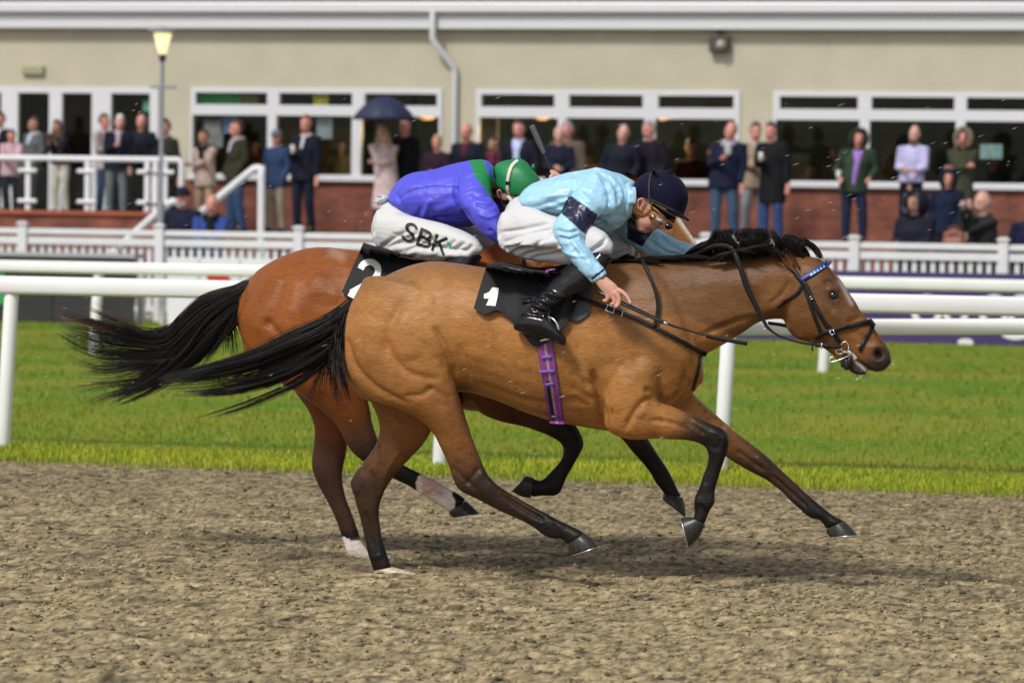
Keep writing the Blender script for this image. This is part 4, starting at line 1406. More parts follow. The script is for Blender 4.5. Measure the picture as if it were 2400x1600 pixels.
H2.append(([(620, 650, 800, 690, .10, .14), (568, 730, 812, 790, .145, .15), (570, 800, 828, 850, .13, .15), (612, 868, 848, 900, .115, .16), (690, 915, 864, 945, .09, .16), (752, 960, 874, 990, .07, .155),
            (792, 1002, 886, 1028, .055, .15), (816, 1048, 893, 1050, .046, .15), (842, 1076, 914, 1066, .042, .15), (885, 1103, 935, 1080, .034, .15), (922, 1121, 955, 1094, .029, .15),
            (966, 1143, 992, 1111, .030, .15), (1004, 1169, 1030, 1130, .034, .15), (1030, 1186, 1056, 1146, .032, .15), (1054, 1203, 1092, 1168, .038, .15)],
           [RED, RED, RED, RED, RED2, RED2, DKR, mixc(DKR, BLK, .6), BLK, BLK, BLK, BLK, BLK, BLK, BLK], (0.2, 0.1)))
H2.append(([(640, 740, 800, 800, .11, -.13), (650, 850, 810, 870, .12, -.14), (690, 915, 815, 925, .095, -.14), (722, 962, 815, 965, .075, -.14), (738, 1008, 816, 1012, .058, -.14), (733, 1056, 812, 1060, .048, -.14),
            (731, 1098, 804, 1098, .044, -.14), (744, 1134, 803, 1130, .038, -.14), (764, 1170, 812, 1166, .031, -.14), (782, 1205, 824, 1200, .028, -.14), (796, 1242, 838, 1238, .029, -.14),
            (805, 1272, 846, 1266, .034, -.14), (812, 1298, 862, 1288, .037, -.14)],
           [RED, RED2, RED2, RED2, RED2, DKR, mixc(DKR, BLK, .4), mixc(DKR, BLK, .5), mixc(DKR, BLK, .5), mixc(DKR, BLK, .5), mixc(DKR, BLK, .6), BLK, WHT], (0.2, 0.1)))
H2.append(([(1060, 800, 1200, 780, .08, .12), (1075, 880, 1210, 850, .10, .14), (1112, 955, 1215, 880, .09, .15), (1165, 986, 1240, 915, .07, .15), (1225, 1000, 1290, 950, .055, .15), (1270, 1015, 1325, 975, .048, .15),
            (1306, 1032, 1352, 1000, .044, .15), (1320, 1050, 1368, 1040, .042, .15), (1316, 1074, 1352, 1076, .034, .15), (1300, 1096, 1336, 1104, .029, .15), (1282, 1114, 1326, 1122, .029, .15),
            (1272, 1124, 1308, 1158, .034, .15), (1262, 1126, 1268, 1161, .032, .15), (1250, 1120, 1245, 1165, .036, .15)],
           [RED, RED, RED2, DKR, DKR, mixc(DKR, BLK, .7)] + [BLK] * 8, (0.3, 0.1)))
H2.append(([(1330, 880, 1400, 820, .08, -.1), (1390, 960, 1455, 915, .065, -.1), (1440, 1010, 1495, 985, .05, -.1), (1470, 1045, 1520, 1030, .044, -.1), (1500, 1078, 1544, 1066, .040, -.1), (1522, 1105, 1562, 1092, .036, -.1),
            (1536, 1130, 1576, 1118, .033, -.1), (1549, 1148, 1586, 1140, .030, -.1), (1554, 1158, 1600, 1164, .036, -.1)],
           [RED2, DKR, DKR, mixc(DKR, BLK, .6)] + [BLK] * 5, (0.3, 0.1)))
ST2 = [([(x - 277, y - 33), (x2 - 277, y2 - 33)], w_, d_) for (x, y), (x2, y2), w_, d_ in
       (((945, 690), (908, 790), 14, -.008), ((965, 720), (960, 830), 34, .012), ((870, 740), (870, 860), 30, .010), ((905, 790), (1000, 885), 10, -.009), ((815, 800), (920, 930), 9, -.009), ((1010, 690), (975, 760), 30, .012))]
ST2 += [([(x + _dx, y + _dy) for x, y in p], w_, d_) for p, w_, d_ in ST1 if p[0][0] > 1925 and p[0][1] < 790] + [([(840, 640), (860, 665), (872, 690)], 20, -.004), ([(730, 650), (760, 680), (790, 700)], 30, .008)]


def paint2(V, C, px, py):
    C = C * (1 + 0.13 * vnoise(V, 6.0, 8)[:, None] + 0.08 * vnoise(V, 14.0, 9)[:, None])
    def blot(poly, wd, col, k):
        t = (np.exp(-(dist_poly(px, py, np.array(poly, float)) / wd) ** 2) * k)[:, None]
        return C * (1 - t) + np.array(col) * t
    jag = 9 * vnoise(V, 30.0, 51) + 5 * vnoise(V, 70.0, 52)
    wv = (Y_FAR - V[:, 1]) > 0
    m = wv & (px + .35 * (py - 1130) > 974 + jag) & (px < 1062 + .5 * jag) & (py > 1095) & (py < 1215) & (px < 1120)
    C[m] = np.array(WHT) * (.82 + .18 * vnoise(V[m], 40.0, 53))[:, None]
    pk_ = m & (np.abs(px - 1012) < 24 + jag) & (py < 1160)
    C[pk_] = C[pk_] * np.array([.85, .66, .64])
    m = ~wv & (py > 1264 + jag) & (px < 900) & (px > 780)
    C[m] = np.array(WHT) * (.85 + .15 * vnoise(V[m], 40.0, 54))[:, None]
    C = blot([(1592, 515), (1642, 585)], 6, (0.72, 0.62, 0.5), .95)
    C = blot([(1567, 532)], 13, (0.03, 0.018, 0.015), .9)
    C = blot([(1545, 545), (1570, 552)], 12, (0.16, 0.12, 0.09), .6)
    C = blot([(780, 590), (800, 600)], 12, (0.45, 0.33, 0.25), .4)
    return np.clip(C, 0.006, 0.9)


horse2, body2, mesh2, bvh2 = build_horse('horse', 'reddish bay racehorse half a length behind, ridden by the jockey in royal blue', Y_FAR, H2, ST2, None, .0080, 8, paint2)
for rows, m in ((([(1052, 1200, 1092, 1172, .040, .15), (1055, 1206, 1108, 1186, .050, .15), (1062, 1212, 1125, 1203, .056, .15)]), M_HOOF_DARK),
                (([(812, 1296, 868, 1286, .040, -.14), (814, 1306, 900, 1296, .050, -.14), (816, 1315, 928, 1311, .055, -.14)]), M_HOOF_PALE),
                (([(1252, 1119, 1244, 1166, .038, .15), (1240, 1116, 1222, 1163, .046, .15), (1233, 1114, 1201, 1152, .050, .15)]), M_HOOF_DARK),
                (([(1555, 1156, 1601, 1166, .038, -.1), (1553, 1163, 1606, 1188, .047, -.1), (1553, 1170, 1607, 1213, .052, -.1)]), M_HOOF_DARK)):
    add_hoof(horse2, rows, Y_FAR, m)
eyeball(horse2, 1567, 531, .021, bvh2, Y_FAR)
V_, F_ = ear_mesh((1868 + _dx, 628 + _dy), (1828 + _dx, 572 + _dy), 14, .055, Y_FAR)
mesh_obj('ear', V_, F_, M_HORSE, horse2, True, np.array(RED) * (1 - _t) + np.array(BLK) * _t)
V_, F_ = ear_mesh((1896 + _dx, 606 + _dy), (1858 + _dx, 562 + _dy), 12, -.05, Y_FAR)
mesh_obj('ear', V_, F_, M_HORSE, horse2, True, np.array(RED) * (1 - _t) + np.array(BLK) * _t)
RT = (.16, .075, .045)
tail2 = [dict(g=[[(590, 662, 0), (540, 678, .02), (470, 700, .03), (420, 745, .04), (375, 790, .05), (300, 770, .06), (200, 745, .06), (130, 731, .06)],
                 [(590, 668, 0), (540, 692, .02), (480, 718, .03), (430, 760, .04), (385, 805, .05), (310, 800, .06), (220, 780, .06), (150, 768, .06)],
                 [(588, 675, 0), (540, 708, .02), (490, 740, .03), (445, 785, .04), (395, 828, .05), (310, 835, .06), (220, 825, .06), (140, 785, .06)],
                 [(585, 682, 0), (550, 722, .02), (500, 765, .03), (455, 805, .04), (400, 845, .05), (310, 860, .05), (230, 870, .05), (165, 850, .05)],
                 [(583, 688, 0), (555, 735, .02), (510, 780, .03), (460, 825, .04), (395, 870, .05), (310, 890, .05), (230, 895, .05), (160, 905, .05)],
                 [(580, 692, 0), (560, 745, .02), (515, 795, .03), (465, 845, .04), (390, 890, .05), (310, 915, .05), (240, 930, .05), (190, 962, .05)]], n=850, jit=6, wj=.03, seg=16),
         dict(g=[[(588, 665, 0), (530, 690, .03), (470, 730, .05), (420, 800, .06), (370, 850, .06), (330, 890, .06), (280, 925, .06)],
                 [(582, 690, 0), (560, 730, .03), (510, 785, .05), (460, 840, .06), (400, 885, .06), (340, 915, .06), (240, 940, .06)]], n=520, jit=9, wj=.03, seg=14),
         dict(g=[[(570, 700, 0), (556, 735, .02), (558, 780, .03), (575, 830, .03)], [(566, 705, .05), (548, 750, .06), (500, 800, .06), (455, 870, .06)],
                 [(560, 715, .05), (535, 770, .06), (500, 820, .06), (470, 860, .06)]], n=150, jit=8, wj=.02),
         dict(g=[[(420, 760, 0), (350, 785, .02), (270, 765, .03), (210, 742, .03), (165, 722, .03)], [(430, 755, 0), (370, 770, .02), (310, 735, .03), (262, 698, .03)]], n=40, jit=9, wj=.03, tip=RT, k=.9),
         dict(g=[[(390, 800, 0), (300, 790, .02), (210, 755, .03), (128, 731, .03)], [(390, 812, 0), (300, 800, .02), (200, 775, .03), (135, 775, .03)]], n=110, jit=8, wj=.03, tip=RT, k=.9)]
add_hair('tail', tail2, horse2, Y_FAR)
mane2 = [dict(g=[[(1190, 560, .0), (1230, 540, .02), (1270, 545, .03)], [(1270, 510, .0), (1310, 490, .02), (1340, 500, .03)], [(1350, 470, .0), (1390, 450, .02), (1420, 460, .03)],
                 [(1420, 450, .0), (1450, 430, .02), (1480, 440, .03)]], n=400, jit=6, wj=.02, seg=8)]
add_hair('mane', mane2, horse2, Y_FAR)
# ================================================================== riders, tack
M_SKIN = mat('skin', (0.62, 0.33, 0.25), rough=0.5, attr=True, noise=0.08, nscale=60)
M_SILK = mat('racing_silk', (0.3, 0.6, 0.85), rough=0.33, spec=0.45, attr=True, noise=0.04, nscale=40, bump=.55, bscale=12, bdist=.022, stretch=(.8, 1, 1.2))
M_NYLON = mat('breeches_nylon', (0.80, 0.80, 0.80), rough=0.55, spec=0.3, attr=True, bump=.35, bscale=13, bdist=.02, stretch=(.4, 1, 1.9))
M_BOOT = mat('patent_leather', (0.008, 0.008, 0.010), rough=0.13, spec=0.35, bump=0.25, bscale=30)
M_LEATHER = mat('black_leather', (0.010, 0.010, 0.011), rough=0.45, spec=0.25, bump=0.2, bscale=150)
M_CLOTH = mat('black_number_cloth', (0.019, 0.019, 0.021), rough=0.75, spec=.3, bump=0.3, bscale=110)
M_WHITE = mat('white_print', (0.82, 0.81, 0.78), rough=0.6, noise=0.06, nscale=30)
M_PAD = mat('grey_pad', (0.055, 0.06, 0.06), rough=0.6, bump=0.2, bscale=90)
M_VELVET = mat('navy_velvet', (0.004, 0.004, 0.020), rough=0.8, spec=.15, sheen=0.03)
M_TAN = mat('tan_leather', (0.40, 0.19, 0.055), rough=0.45, bump=0.15, bscale=80)
M_BRASS = mat('brass', (0.75, 0.55, 0.15), rough=0.25, metal=1.0)
M_LENS = mat('clear_lens', (0.55, 0.55, 0.55), rough=0.06, spec=0.9, coat=1.0)
M_BLACKPL = mat('black_plastic', (0.012, 0.012, 0.013), rough=0.3)
M_ATTR = mat('dyed_webbing', (0.3, 0.1, 0.5), rough=0.65, attr=True)
M_GREY = mat('grey_strap', (0.035, 0.035, 0.04), rough=0.7, spec=.2)
M_CREAM = mat('cream_elastic', (0.62, 0.60, 0.50), rough=0.6)
M_GREENCAP = mat('green_cap', (0.012, 0.20, 0.060), rough=0.5, noise=0.15, nscale=25, bump=0.1, bscale=30)
M_TEAL = mat('teal_print', (0.05, 0.35, 0.35), rough=0.5)
M_BLKPRINT = mat('black_print', (0.012, 0.012, 0.014), rough=0.6)


def garment(name, Y, lofts, m, parent, voxel=.0068, sm=3, strokes=(), cols=None, wrinkle=0.0, both=False, wscale=(9, 9, 9), seed=2):
    Vs, Fs, n = [], [], 0
    for rows, caps in lofts:
        V, Fc, *_ = loft(rows, Y, sub=4, ring=22, caps=caps)
        Vs.append(V)
        Fs += [tuple(int(i) + n for i in f) for f in Fc]
        n += len(V)
    V, Fc, ed = remesh(np.concatenate(Vs), Fs, voxel)
    V = smooth_field(V, ed, len(V), sm, 0.5, 0.45)
    if wrinkle:
        N = vnormals(V, Fc)
        wv = V + 0.05 * np.stack([vnoise(V, 7.0, seed + 7), vnoise(V, 7.0, seed + 8), vnoise(V, 7.0, seed + 9)], 1)
        w = vnoise(V * np.array(wscale), 0.7, seed) + 1.5 * (0.35 - np.abs(vnoise(wv * np.array(wscale), 1.0, seed + 2))) + 0.8 * (0.35 - np.abs(vnoise(wv * np.array(wscale), 2.3, seed + 1)))
        V = V + N * (wrinkle * w)[:, None]
    if len(strokes):
        V = sculpt(V, Fc, [(p_, w_, d_ * 1.7) for p_, w_, d_ in strokes] if wrinkle else strokes, both)
    V = smooth_field(V, ed, len(V), 1, 0.4)
    px, py = project(V)
    C = np.tile(np.array([.8, .8, .8]), (len(V), 1)) if cols is None else cols(V, px, py)
    o = mesh_obj(name, V, Fc, m, parent, True, C)
    return o, bvh_of((V, Fc)), V


def const(c):
    return lambda V, px, py: np.tile(np.array(c, float), (len(V), 1))


def finger(pts, w0, w1, r):
    n = len(pts)
    return (cr([(x, y, r * (1 - .12 * i), r / 520, w0 + (w1 - w0) * i / (n - 1)) for i, (x, y) in enumerate(pts)]), (0.8, 0.9))


SKIN = (0.60, 0.315, 0.235)


def skin_cols(spots):
    def f(V, px, py):
        C = np.tile(np.array(SKIN), (len(V), 1)) * (1 + 0.05 * vnoise(V, 40.0, 3)[:, None])
        for poly, wd, col, k in spots:
            t = (np.exp(-(dist_poly(px, py, np.array(poly, float)) / wd) ** 2) * k)[:, None]
            C = C * (1 - t) + np.array(col) * t
        return C
    return f


# ---------------------------------------------------------------- tack of the near horse
YN = Y_NEAR
saddle1 = thing('saddle', 'racing saddle with black number cloth marked 1 and striped purple girth', 'saddle', at_y(1250, 640, YN))
V_, F_, _ = patch([(1325, 640), (1362, 655), (1392, 668)], [(1322, 742), (1352, 756), (1382, 736)], 12, 14, bvh1, .004, YN, .008, .3)
pad1 = mesh_obj('pad', V_, F_, M_PAD, saddle1)
V_, F_, _ = patch([(1140, 622), (1160, 616), (1190, 618), (1250, 632), (1320, 640), (1368, 664)],
                  [(1110, 722), (1136, 738), (1166, 727), (1196, 750), (1228, 786), (1258, 812), (1312, 778), (1345, 726)], 60, 34, bvh1, .014, YN, .005, .31, ripple=.022)
cloth1 = mesh_obj('number_cloth', V_, F_, M_CLOTH, saddle1)
bvh_c1 = bvh_of((V_, F_))
dig = [(1154.5, 673), (1169, 675), (1166, 696), (1161, 717), (1150, 716), (1139, 715.5), (1143, 707), (1146, 700), (1134, 699), (1134.5, 689), (1146, 684.5)]
DV, DF = [], []


def poly_decal(poly, bvh, off, Y, w, sub=2):
    bm = bmesh.new()
    f = bm.faces.new([bm.verts.new((x, y, 0)) for x, y in poly])
    bmesh.ops.triangulate(bm, faces=[f])
    bmesh.ops.subdivide_edges(bm, edges=bm.edges[:], cuts=sub, use_grid_fill=True)
    bmesh.ops.triangulate(bm, faces=bm.faces[:])
    bm.verts.index_update()
    V = np.array([cast(bvh, v.co.x, v.co.y, off, Y - w)[0] for v in bm.verts])
    Fc = [tuple(v.index for v in f.verts) for f in bm.faces]
    bm.free()
    return V, Fc


V_, F_ = poly_decal(dig, bvh_c1, .003, YN, .33)
mesh_obj('digit', V_, F_, M_WHITE, cloth1, False)
V_, F_, *_ = loft([(1178, 612, 1176, 628, .10, 0), (1215, 620, 1212, 640, .13, 0), (1260, 626, 1258, 655, .16, 0), (1310, 622, 1310, 650, .13, 0), (1345, 606, 1350, 636, .08, 0)], YN, caps=(.5, .5))
mesh_obj('seat', V_, F_, M_LEATHER, saddle1)
V_, F_ = strap([(1177, 623), (1200, 630), (1235, 637), (1258, 648), (1268, 665), (1285, 678)], 4, bvh_c1, .004, YN, w=.33, thick=.005)
mesh_obj('piping', V_, F_, M_BLACKPL, saddle1)
V_, F_, uv = patch([(1252, 768), (1290, 768)], [(1288, 992), (1322, 994)], 25, 30, bvh1, .006, YN, .004, .3)
t_ = uv[:, 0]
PUR, PNK, LIL = (0.085, 0.05, 0.28), (0.40, 0.03, 0.11), (0.42, 0.40, 0.52)


def stripes(t):
    C = np.tile(np.array(PUR), (len(t), 1))
    for a, b in ((.10, .2), (.29, .36), (.62, .70), (.80, .88)):
        C[(t > a) & (t < b)] = PNK
    for a, b in ((.42, .47), (.53, .58)):
        C[(t > a) & (t < b)] = LIL
    C[(t > .47) & (t < .53)] = PNK
    return C


girth1 = mesh_obj('girth', V_, F_, M_ATTR, saddle1, True, stripes(t_))
bvh_g = bvh_of((V_, F_))
M_PURPLE = mat('purple_webbing', (0.15, 0.09, 0.42), rough=0.6)
for a, b in (((1270, 838), (1293, 836)), ((1264, 872), (1299, 870)), ((1278, 902), (1298, 900))):
    V_, F_ = strap([a, b], 8, bvh_g, .003, YN, w=.3)
    mesh_obj('keeper_loop', V_, F_, M_PURPLE, girth1)
V_, F_ = strap([(1283, 892), (1288, 930), (1294, 968), (1298, 980)], 8, bvh_g, .002, YN, w=.3)
mesh_obj('girth_strap', V_, F_, M_LEATHER, girth1)
V_, F_ = strap([(1293, 976), (1304, 979)], 5, bvh_g, .005, YN, w=.3)
mesh_obj('buckle', V_, F_, M_STEEL, girth1)
V_, F_ = strap([(1270, 650), (1300, 634)], 26, bvh_c1, .02, YN, w=.33) if False else patch([(1279, 632), (1301, 629)], [(1274, 649), (1297, 648)], 25, 5, bvh_c1, .006, YN, .003, .3)[:2]
mesh_obj('girth', V_, F_, M_ATTR, saddle1, True, stripes(np.tile(np.tile(np.linspace(0, 1, 25), 5), 2)))
V_, F_ = strap([(1288, 718), (1283, 735), (1281, 755)], 10, bvh_c1, .012, YN, w=.33)
mesh_obj('stirrup_leather', V_, F_, M_PURPLE, saddle1)
st = np.array([at_y(x, y, YN - w) for x, y, w in ((1285, 742, .37), (1297, 748, .385), (1306, 760, .39), (1309, 775, .39), (1305, 787, .385), (1292, 792, .38), (1268, 798, .36))])
MB().tube(catmull(st, 4), .0055, 8).build('stirrup', M_STEEL, saddle1, True)
V_, F_ = strap([(1222, 706), (1246, 702)], 11, bvh_c1, .004, YN, w=.33)
mesh_obj('strap_tab', V_, F_, M_LEATHER, saddle1)

breast1 = thing('breast_strap', 'black leather breast strap with silver buckle across the shoulder of the bay horse in front', 'strap', at_y(1500, 740, YN))
V_, F_ = strap([(1318, 688), (1370, 702), (1430, 724), (1500, 750), (1571, 786), (1640, 823), (1656, 832)], 10, bvh1, .010, YN, w=.24, thick=.005)
mesh_obj('strap', V_, F_, M_LEATHER, breast1)
_bs = bvh_of((V_, F_))
for poly, wd in (([(1425, 714), (1441, 720)], 3), ([(1421, 727), (1437, 733)], 3), ([(1424, 713), (1420, 728)], 3), ([(1441, 719), (1437, 734)], 3), ([(1460, 729), (1457, 741)], 3)):
    V_, F_ = strap(poly, wd, _bs, .003, YN, w=.26)
    mesh_obj('buckle', V_, F_, M_STEEL, breast1)
V_, F_ = strap([(1646, 826), (1640, 850), (1634, 880), (1625, 915)], 7, bvh1, .004, YN, w=.05)
mesh_obj('strap', V_, F_, M_LEATHER, breast1)

bridle1 = thing('bridle', 'black leather bridle with blue triangle browband and steel bit on the front horse', 'bridle', at_y(1960, 750, YN))


def bstrap(name, poly, wd, off=.005, m=M_LEATHER, w=.09, thick=.004, parent=None, bv=None):
    V, Fc = strap(poly, wd * 1.25, bvh1 if bv is None else bv, off, YN, w=w, thick=thick)
    return mesh_obj(name, V, Fc, m, parent or bridle1), bvh_of((V, Fc))


bstrap('headpiece', [(1850, 605), (1858, 628), (1868, 645), (1880, 660)], 9)
cheek, cheek_b = bstrap('cheek_strap', [(1879, 655), (1889, 670), (1902, 698), (1918, 731), (1936, 760), (1951, 776), (1968, 802)], 8.5)
bstrap('noseband_hanger', [(1882, 664), (1896, 705), (1910, 745), (1922, 775), (1926, 785)], 7, .003)
bb, bb_b = bstrap('browband', [(1876, 656), (1889, 648), (1902, 641), (1922, 627), (1942, 616), (1947, 618)], 9.5, .006, mat('navy_browband', (0.03, 0.035, 0.20), rough=.4))
M_LBLUE = mat('light_blue_leather', (0.22, 0.45, 0.80), rough=0.4)
for k in range(6):
    x0, y0 = 1900 + k * 7.5, 644 - k * 4.6
    V_, F_ = poly_decal([(x0 - 1, y0 + 3.5), (x0 + 6, y0 - 1), (x0 + .2, y0 - 5.5)], bb_b, .0025, YN, .09, 1)
    mesh_obj('triangle_patch', V_, F_, M_LBLUE, bb, False)
bstrap('throatlash', [(1879, 668), (1869, 686), (1842, 706), (1822, 722)], 5.5)
bstrap('noseband', [(1912, 795), (1930, 782), (1955, 774), (1993, 764), (2036, 753), (2040, 752)], 8, .006)
bstrap('noseband', [(2043, 757), (2046, 766), (2032, 786), (2022, 806), (2014, 822)], 7, .006)
bstrap('nose_ring', [(2036, 749), (2042, 757), (2048, 765)], 11, .011)
for poly in ([(1952, 772), (1957, 781)], [(1944, 777), (1949, 785)], [(1944, 777), (1952, 772)], [(1949, 785), (1957, 781)], [(1894, 698), (1902, 694)], [(1896, 703), (1906, 699)]):
    V_, F_ = strap(poly, 2.2, cheek_b, .005, YN, w=.1)
    mesh_obj('buckle', V_, F_, M_STEEL, bridle1)


def ring3(cx, cy, rx, ry, w, r, name, m=M_STEEL, parent=None):
    a = np.linspace(0, 2 * PI, 25)
    P = np.array([at_y(cx + rx * math.cos(t), cy + ry * math.sin(t), YN - w) for t in a])
    V, Fc = tube(P, r, 7, caps=False)
    return mesh_obj(name, V, Fc, m, parent or bridle1)


ring3(1980, 813, 9, 12, .075, .0028, 'bit_ring')
ring3(1796, 766, 11, 5, .10, .0022, 'martingale_ring')
ring3(1968, 824, 9, 5, .085, .0022, 'bit_ring')
bit = np.array([at_y(x, y, YN - w) for x, y, w in ((1992, 832, .075), (1975, 840, .09), (1952, 848, .095), (1945, 846, .095), (1946, 838, .092), (1953, 836, .09))])
MB().tube(catmull(bit, 4), .003, 7).build('bit_lever', M_STEEL, bridle1, True)
V_, F_ = strap([(1985, 822), (1999, 834), (2006, 842)], 10, bvh1, .004, YN, w=.08)
mesh_obj('bit_guard', V_, F_, mat('foam_white', (0.6, 0.6, 0.57), rough=.5, noise=.5, nscale=140), bridle1)
_b = MB()
for (x, y, r) in ((1976, 850, 6), (1984, 854, 7), (1990, 848, 6), (1993, 842, 5), (1980, 842, 6)):
    p = at_y(x, y, YN - .05)
    _b.tube([p - up * r / 560, p + up * r / 560], r / 520, 8)
_b.build('lip_strap', M_BLACKPL, bridle1, True)
# reins: free straps with their own lateral offsets
rein_n = [(1972, 812, .10), (1940, 812, .115), (1905, 807, .12), (1862, 799, .125), (1825, 786, .13), (1800, 768, .13), (1786, 744, .13), (1768, 710, .135), (1750, 673, .14), (1735, 628, .14), (1722, 594, .13), (1712, 582, .11)]
V_, F_ = strap(rein_n, [6, 6, 6, 5, 5, 8, 11, 12, 12, 12, 12], None, 0, YN)
mesh_obj('rein', V_, F_, M_LEATHER, bridle1)
V_, F_ = strap([(1718, 584, .12), (1700, 576, .10), (1672, 577, .08), (1645, 588, .06), (1620, 601, .04)], 11, None, 0, YN)
mesh_obj('rein', V_, F_, M_LEATHER, bridle1)
V_, F_ = strap([(1508, 606, .12), (1506, 612, .16), (1516, 634, .19), (1530, 664, .21), (1540, 700, .22), (1541, 730, .225), (1533, 766, .235)], 8, None, 0, YN)
mesh_obj('rein', V_, F_, M_LEATHER, bridle1)
V_, F_ = strap([(1966, 811, .10), (1938, 811, .118), (1912, 808, .122)], 10, None, -.003, YN, thick=.006)
mesh_obj('rein_billet', V_, F_, M_LEATHER, bridle1)
V_, F_ = strap([(1862, 770, -.02), (1835, 762, -.03), (1800, 757, -.04)], 8, None, 0, YN)
mesh_obj('rein', V_, F_, M_LEATHER, bridle1)
V_, F_ = strap([(1903, 798, .126), (1904, 822, .126)], 4, None, 0, YN)
mesh_obj('rein_stop', V_, F_, M_BLACKPL, bridle1)
V_, F_ = strap([(1926, 803, .124), (1925, 818, .124)], 3, None, .002, YN)
mesh_obj('buckle', V_, F_, M_STEEL, bridle1)

# ---------------------------------------------------------------- near rider
rider1 = thing('person', 'jockey in pale blue silks with navy armbands and navy cap crouching on the front horse', 'person', at_y(1300, 560, YN))
bod = [([(1236, 490, 1244, 570, .10, 0), (1300, 440, 1300, 500, .13, 0), (1380, 422, 1380, 515, .14, 0), (1430, 428, 1425, 508, .11, 0)], (.4, .4)),
       (cr([(1430, 455, 30, .06, 0), (1460, 468, 29, .058, 0), (1490, 484, 29, .058, 0), (1515, 495, 30, .06, 0)]), (.4, .4)),
       ([(1490, 440, 1590, 486, .074, 0), (1486, 462, 1590, 505, .076, 0), (1487, 485, 1571, 514, .073, 0), (1488, 505, 1556, 524, .065, 0), (1489, 520, 1541, 536, .055, 0), (1492, 532, 1522, 544, .040, 0)], (.6, .5)),
       (cr([(1551, 508, 9, .013, 0), (1552, 521, 10, .017, 0), (1547, 531, 9, .018, 0)]), (.5, .8)),
       (cr([(1524, 532, 5, .02, 0), (1527, 537, 4.5, .02, 0)]), (.6, .8)), (cr([(1517, 540, 4.5, .02, 0), (1520, 543, 3.5, .018, 0)]), (.6, .8)),
       (cr([(1405, 445, 18, .035, .12), (1375, 475, 18, .035, .20), (1335, 535, 17, .032, .30), (1352, 585, 16, .032, .335), (1388, 632, 15, .03, .36), (1405, 652, 14, .024, .37)]), (.4, .2)),
       (cr([(1400, 646, 13, .022, .37), (1416, 664, 16, .02, .375), (1432, 680, 18, .018, .375), (1440, 690, 15, .016, .375)]), (.5, .5)),
       finger([(1440, 676), (1458, 684), (1470, 696), (1478, 711)], .375, .385, 6.2), finger([(1440, 686), (1450, 698), (1450, 712), (1444, 719)], .385, .38, 6.6),
       finger([(1432, 690), (1439, 700), (1439, 710), (1433, 713)], .38, .375, 6.4), finger([(1422, 686), (1424, 698), (1420, 705), (1415, 704)], .378, .37, 5.8),
       finger([(1424, 672), (1436, 690), (1446, 706)], .355, .35, 6.2),
       (cr([(1425, 480, 26, .05, -.15), (1475, 525, 24, .045, -.19), (1520, 562, 20, .04, -.2), (1590, 586, 15, .03, -.16), (1655, 592, 11, .022, -.1), (1672, 588, 12, .02, -.08)]), (.4, .2)),
       (cr([(1668, 590, 11, .02, -.08), (1685, 583, 13, .018, -.06), (1698, 580, 12, .016, -.05)]), (.4, .4)),
       finger([(1690, 572), (1704, 571), (1714, 580)], -.02, 0.0, 6.0), finger([(1690, 582), (1706, 586), (1713, 592)], .0, .02, 6.2),
       finger([(1684, 590), (1698, 594), (1706, 596)], .0, .02, 5.6), finger([(1694, 568), (1706, 574), (1716, 584)], -.05, -.03, 5.6), finger([(1690, 564), (1702, 566), (1712, 574)], -.07, -.05, 5.6),
       (cr([(1240, 540, 22, .04, .1), (1330, 562, 22, .04, .2), (1408, 580, 15, .03, .265), (1340, 650, 13, .028, .315), (1275, 705, 9, .02, .345), (1262, 765, 9, .02, .36)]), (.2, .2)),
       (cr([(1240, 540, 22, .04, -.1), (1340, 560, 22, .04, -.2), (1446, 580, 14, .03, -.25), (1395, 650, 13, .028, -.29), (1340, 700, 9, .02, -.31)]), (.2, .2))]
face_st = [([(1548, 506), (1535, 502)], 6, -.004), ([(1516, 538), (1526, 540)], 3, -.006), ([(1505, 520), (1520, 522)], 8, .003), ([(1420, 672), (1430, 688)], 3, .002), ([(1530, 527), (1528, 534)], 3, -.002)]
body_o, bvh_b1, Vb = garment('body', YN, bod, M_SKIN, rider1, .0036, 2, face_st,
                             skin_cols([([(1518, 539), (1528, 540)], 3.5, (.36, .10, .09), .9), ([(1540, 531)], 7, (.60, .20, .15), .6), ([(1496, 535), (1512, 544)], 9, (.33, .19, .14), .35),
                                        ([(1488, 452), (1505, 462)], 9, (.10, .055, .03), .85), ([(1440, 684)], 10, (.62, .22, .18), .5), ([(1478, 711), (1444, 719), (1433, 713)], 4, (.66, .27, .22), .5),
                                        ([(1508, 527)], 10, (.52, .22, .17), .5)]))
V_, F_ = tube(np.array([at_y(x, y, YN - w) for x, y, w in ((1503, 492, .080), (1496, 486, .088), (1493, 477, .092), (1497, 468, .094), (1505, 465, .092), (1511, 469, .086), (1509, 477, .082), (1503, 484, .080), (1502, 491, .079))]), .0042, 8)
mesh_obj('ear', V_, F_, M_SKIN, rider1, True, np.tile(np.array([.66, .30, .24]), (len(V_), 1)))
brc = [([(1176, 512, 1174, 568, .10, 0), (1194, 474, 1192, 590, .16, 0), (1225, 458, 1230, 602, .18, 0), (1262, 470, 1268, 604, .17, 0), (1300, 495, 1300, 592, .13, 0)], (.4, .4)),
       ([(1184, 495, 1182, 585, .07, .10), (1235, 480, 1228, 606, .088, .13), (1290, 502, 1284, 616, .088, .18), (1340, 514, 1330, 621, .082, .22), (1385, 526, 1374, 616, .074, .25), (1418, 545, 1404, 604, .066, .26), (1434, 566, 1424, 598, .052, .26)], (.4, .5)),
       ([(1230, 485, 1230, 600, .08, -.12), (1320, 515, 1320, 612, .08, -.18), (1400, 530, 1394, 606, .075, -.22), (1446, 546, 1432, 610, .07, -.25), (1474, 564, 1458, 614, .062, -.26), (1484, 582, 1474, 612, .05, -.26)], (.4, .4))]
